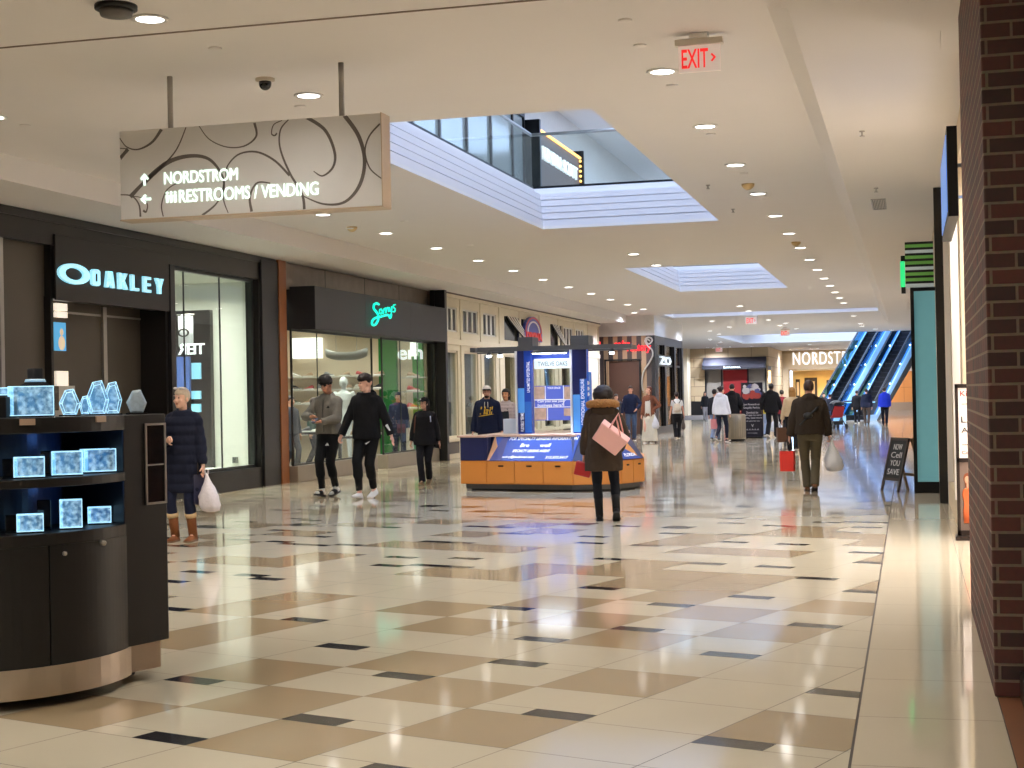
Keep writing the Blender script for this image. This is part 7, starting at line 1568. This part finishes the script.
i = person('person with long blond hair in cream sweater partly hidden by the olive jacket', P, 1.58, toward(P, 186), fem=True, skin=(220, 172, 148), feet=((.07, -.1, 0), (-.07, .12, 14)), lh=(.28, -.06, .80), rh=(-.27, -.05, .80), head=(8, 0), build=1.04, top=dict(name='sweater', c=(196, 174, 142), hem=.96, puff=.026), bottom=('pants', (22, 22, 26), 1.1), shoes=('sneaker', (90, 80, 76)), hair=('long', (158, 116, 66), .30))
h_ = i['hand'][0] if i['hand'][0].x < i['hand'][1].x else i['hand'][1]
paper_bag(h_ + V((0, 0, .05)), .26, .36, .1, (88, 58, 40), 'brown paper shopping bag held by the person with long blond hair', .5, (60, 40, 30))
# olive jacket centre
P = at(811, 491)
i = person('person in olive brown jacket and trousers walking away with a red bag', P, 1.64, toward(P, 182), near=True, skin=(206, 152, 128), feet=((.05, -.08, 0), (-.055, .10, 14)), lh=(.33, -.04, .80), rh=(-.32, -.04, .78), head=(-4, 2), curl=(60, 60), build=1.16,
    top=dict(name='jacket', c=(52, 42, 32), hem=.90, puff=.042, flare=.96, hood=True, wr=.012), bottom=('pants', (92, 82, 62), 1.2), shoes=('boot', (112, 74, 46), (60, 44, 32), .17), hair=('short', (64, 42, 34)))
L2 = sorted(i['hand'], key=lambda q: q.x)
paper_bag(L2[0] + V((-.0, 0, .0)) + V((-.02, -.03, .02)), .21, .30, .1, (226, 50, 34), 'bright red paper shopping bag held by the person in the olive jacket', -.2, (30, 24, 22))
plastic_bag(L2[1] + V((.02, -.03, .02)), .27, .47, 'translucent white plastic bag held by the person in the olive jacket', (214, 206, 196), .03, glassy=True, contents=(150, 120, 104))
b = NB(); T = i['T']; tube(b, [T(-.2, .0, 1.42), T(-.1, .205, 1.30), T(.05, .22, 1.16), T(.16, .20, 1.05)], .016, 6); ell(b, T(.03, .215, 1.2), (.075, .05, .05)); add(i, 'crossbody_strap', b, mat('strap_black', (22, 22, 22), .5))
# far people
for (u, vf, vt, lab, tc, pc_, hcol, fem, dg) in ((867, 425, 388.5, 'person in dark navy jacket and brown trousers by the escalator foot', (32, 38, 60), (78, 66, 60), (60, 46, 40), True, 178), (885, 425, 387.5, 'person in bright blue hooded jacket heading to the escalators', (28, 52, 190), (24, 26, 40), (40, 34, 32), False, 182)):
    P = at(u, vf); person(lab, P, gy(u, vt, P[1]).z, toward(P, dg), fem=fem, feet=((.07, -.08, 0), (-.07, .1, 12)), build=1.12, top=dict(name='jacket', c=tc, hem=.84, puff=.034, hood=not fem), bottom=('pants', pc_), shoes=('boot', (34, 30, 30), (20, 20, 20), .12), hair=('short', hcol))
for (u, y, vt, lab, tc, pc_, dg) in ((830, 62.0, 394, 'person in dark jacket beside the red stroller', (34, 36, 48), (60, 80, 120), 160), (857, 67.0, 390.5, 'person in black standing at the foot of the left escalator', (22, 22, 26), (26, 26, 32), 180), (824, 70.0, 393, 'person in dark clothes farther behind the stroller', (44, 36, 44), (40, 40, 48), 20)):
    P = (gy(u, 410, y).x, y); person(lab, P, gy(u, vt, y).z, toward(P, dg), feet=SMALL, build=1.08, top=dict(name='jacket', c=tc, hem=.84, puff=.028), bottom=('pants', pc_), shoes=('sneaker', (34, 30, 30)), hair=('short', (36, 28, 26)))
# people inside the sneaker shop
for (u, y, vt, lab, tc, pc_, dg, hcol) in ((398, 32.6, 392, 'person in dark patterned top standing inside the sneaker shop by the green wall', (52, 56, 84), (40, 44, 60), 10, (24, 20, 20)), (313, 31.0, 398, 'person in green dark jacket inside the sneaker shop behind the gray zip jacket', (46, 74, 66), (40, 44, 50), 60, (60, 40, 36)), (290.5, 29.5, 396, 'person in dark shirt at the left edge of the sneaker shop glass', (60, 62, 70), (50, 54, 62), 40, (50, 44, 44))):
    P = (gy(u, 400, y).x, y); person(lab, P, gy(u, vt, y).z, toward(P, dg), feet=SMALL, top=dict(name='shirt', c=tc, hem=.86, puff=.016), bottom=('pants', pc_), shoes=('sneaker', (200, 200, 196)), hair=('short', hcol))
# white mannequin
P = (gy(344, 400, 32.9).x, 32.9)
g = thing('mannequin', 'glossy white mannequin inside the sneaker shop between the two walking people', 'mannequin', (P[0], P[1], .004))
b = NB(); top_ = gy(343, 377, 32.9).z; s = top_ / 1.75
loft(b, [ring(rx, ry, z) for rx, ry, z in ((.13, .1, .80), (.16, .115, .92), (.13, .1, 1.08), (.17, .12, 1.28), (.18, .095, 1.40), (.06, .06, 1.48))]); cap(b, (0, .01, 1.45), (0, 0, 1.58), .05, .05); ell(b, (0, -.01, 1.635), (.085, .1, .118), None, 20, 14)
for sx in (-1, 1): cap(b, (sx * .085, 0, .9), (sx * .1, -.01, .48), .085, .055); cap(b, (sx * .1, -.01, .48), (sx * .11, .01, .08), .055, .036); cap(b, (sx * .11, .01, .06), (sx * .12, -.14, .04), .04, .03); cap(b, (sx * .19, .01, 1.41), (sx * .25, .03, 1.12), .05, .038); cap(b, (sx * .25, .03, 1.12), (sx * .24, -.05, .86), .038, .026); hand(b, V((sx * .24, -.05, .86)), V((0, -.3, -1)), V((-sx, 0, 0)), V((0, -1, 0)), 15)
b = remesh(b, .0105, 2); b.transform(Matrix.Scale(s, 4)); obj('figure', b, mat('mannequin_white', (232, 236, 236), .2), g, local=True); b = NB(); lathe(b, [(0, 0), (.26, 0), (.26, .012), (0, .012)], (0, 0, .0), 24); obj('base_disc', b, M_steel, g, local=True)
# ================================================================ world and light
w = bpy.data.worlds.new('world'); scene.world = w; w.use_nodes = True
nt = w.node_tree; bg = nt.nodes['Background']; sk = nt.nodes.new('ShaderNodeTexSky'); sk.sky_type = 'HOSEK_WILKIE'; sk.turbidity = 3; sk.sun_direction = V((.5, -.6, .55)).normalized(); sk.ground_albedo = .4
mx = nt.nodes.new('ShaderNodeMix'); mx.data_type = 'RGBA'; mx.inputs[0].default_value = .55; mx.inputs[7].default_value = lin((186, 210, 255)); nt.links.new(sk.outputs[0], mx.inputs[6]); nt.links.new(mx.outputs[2], bg.inputs[0]); bg.inputs[1].default_value = WORLD
sc = scene; sc.view_settings.view_transform = 'Standard'; sc.view_settings.look = 'None'; sc.view_settings.gamma = 1; sc.view_settings.use_curve_mapping = False; sc.view_settings.exposure = EXPO
cy = sc.cycles; cy.use_denoising = True; cy.max_bounces = 8; cy.diffuse_bounces = 4; cy.glossy_bounces = 4; cy.transparent_max_bounces = 12; cy.sample_clamp_indirect = 6
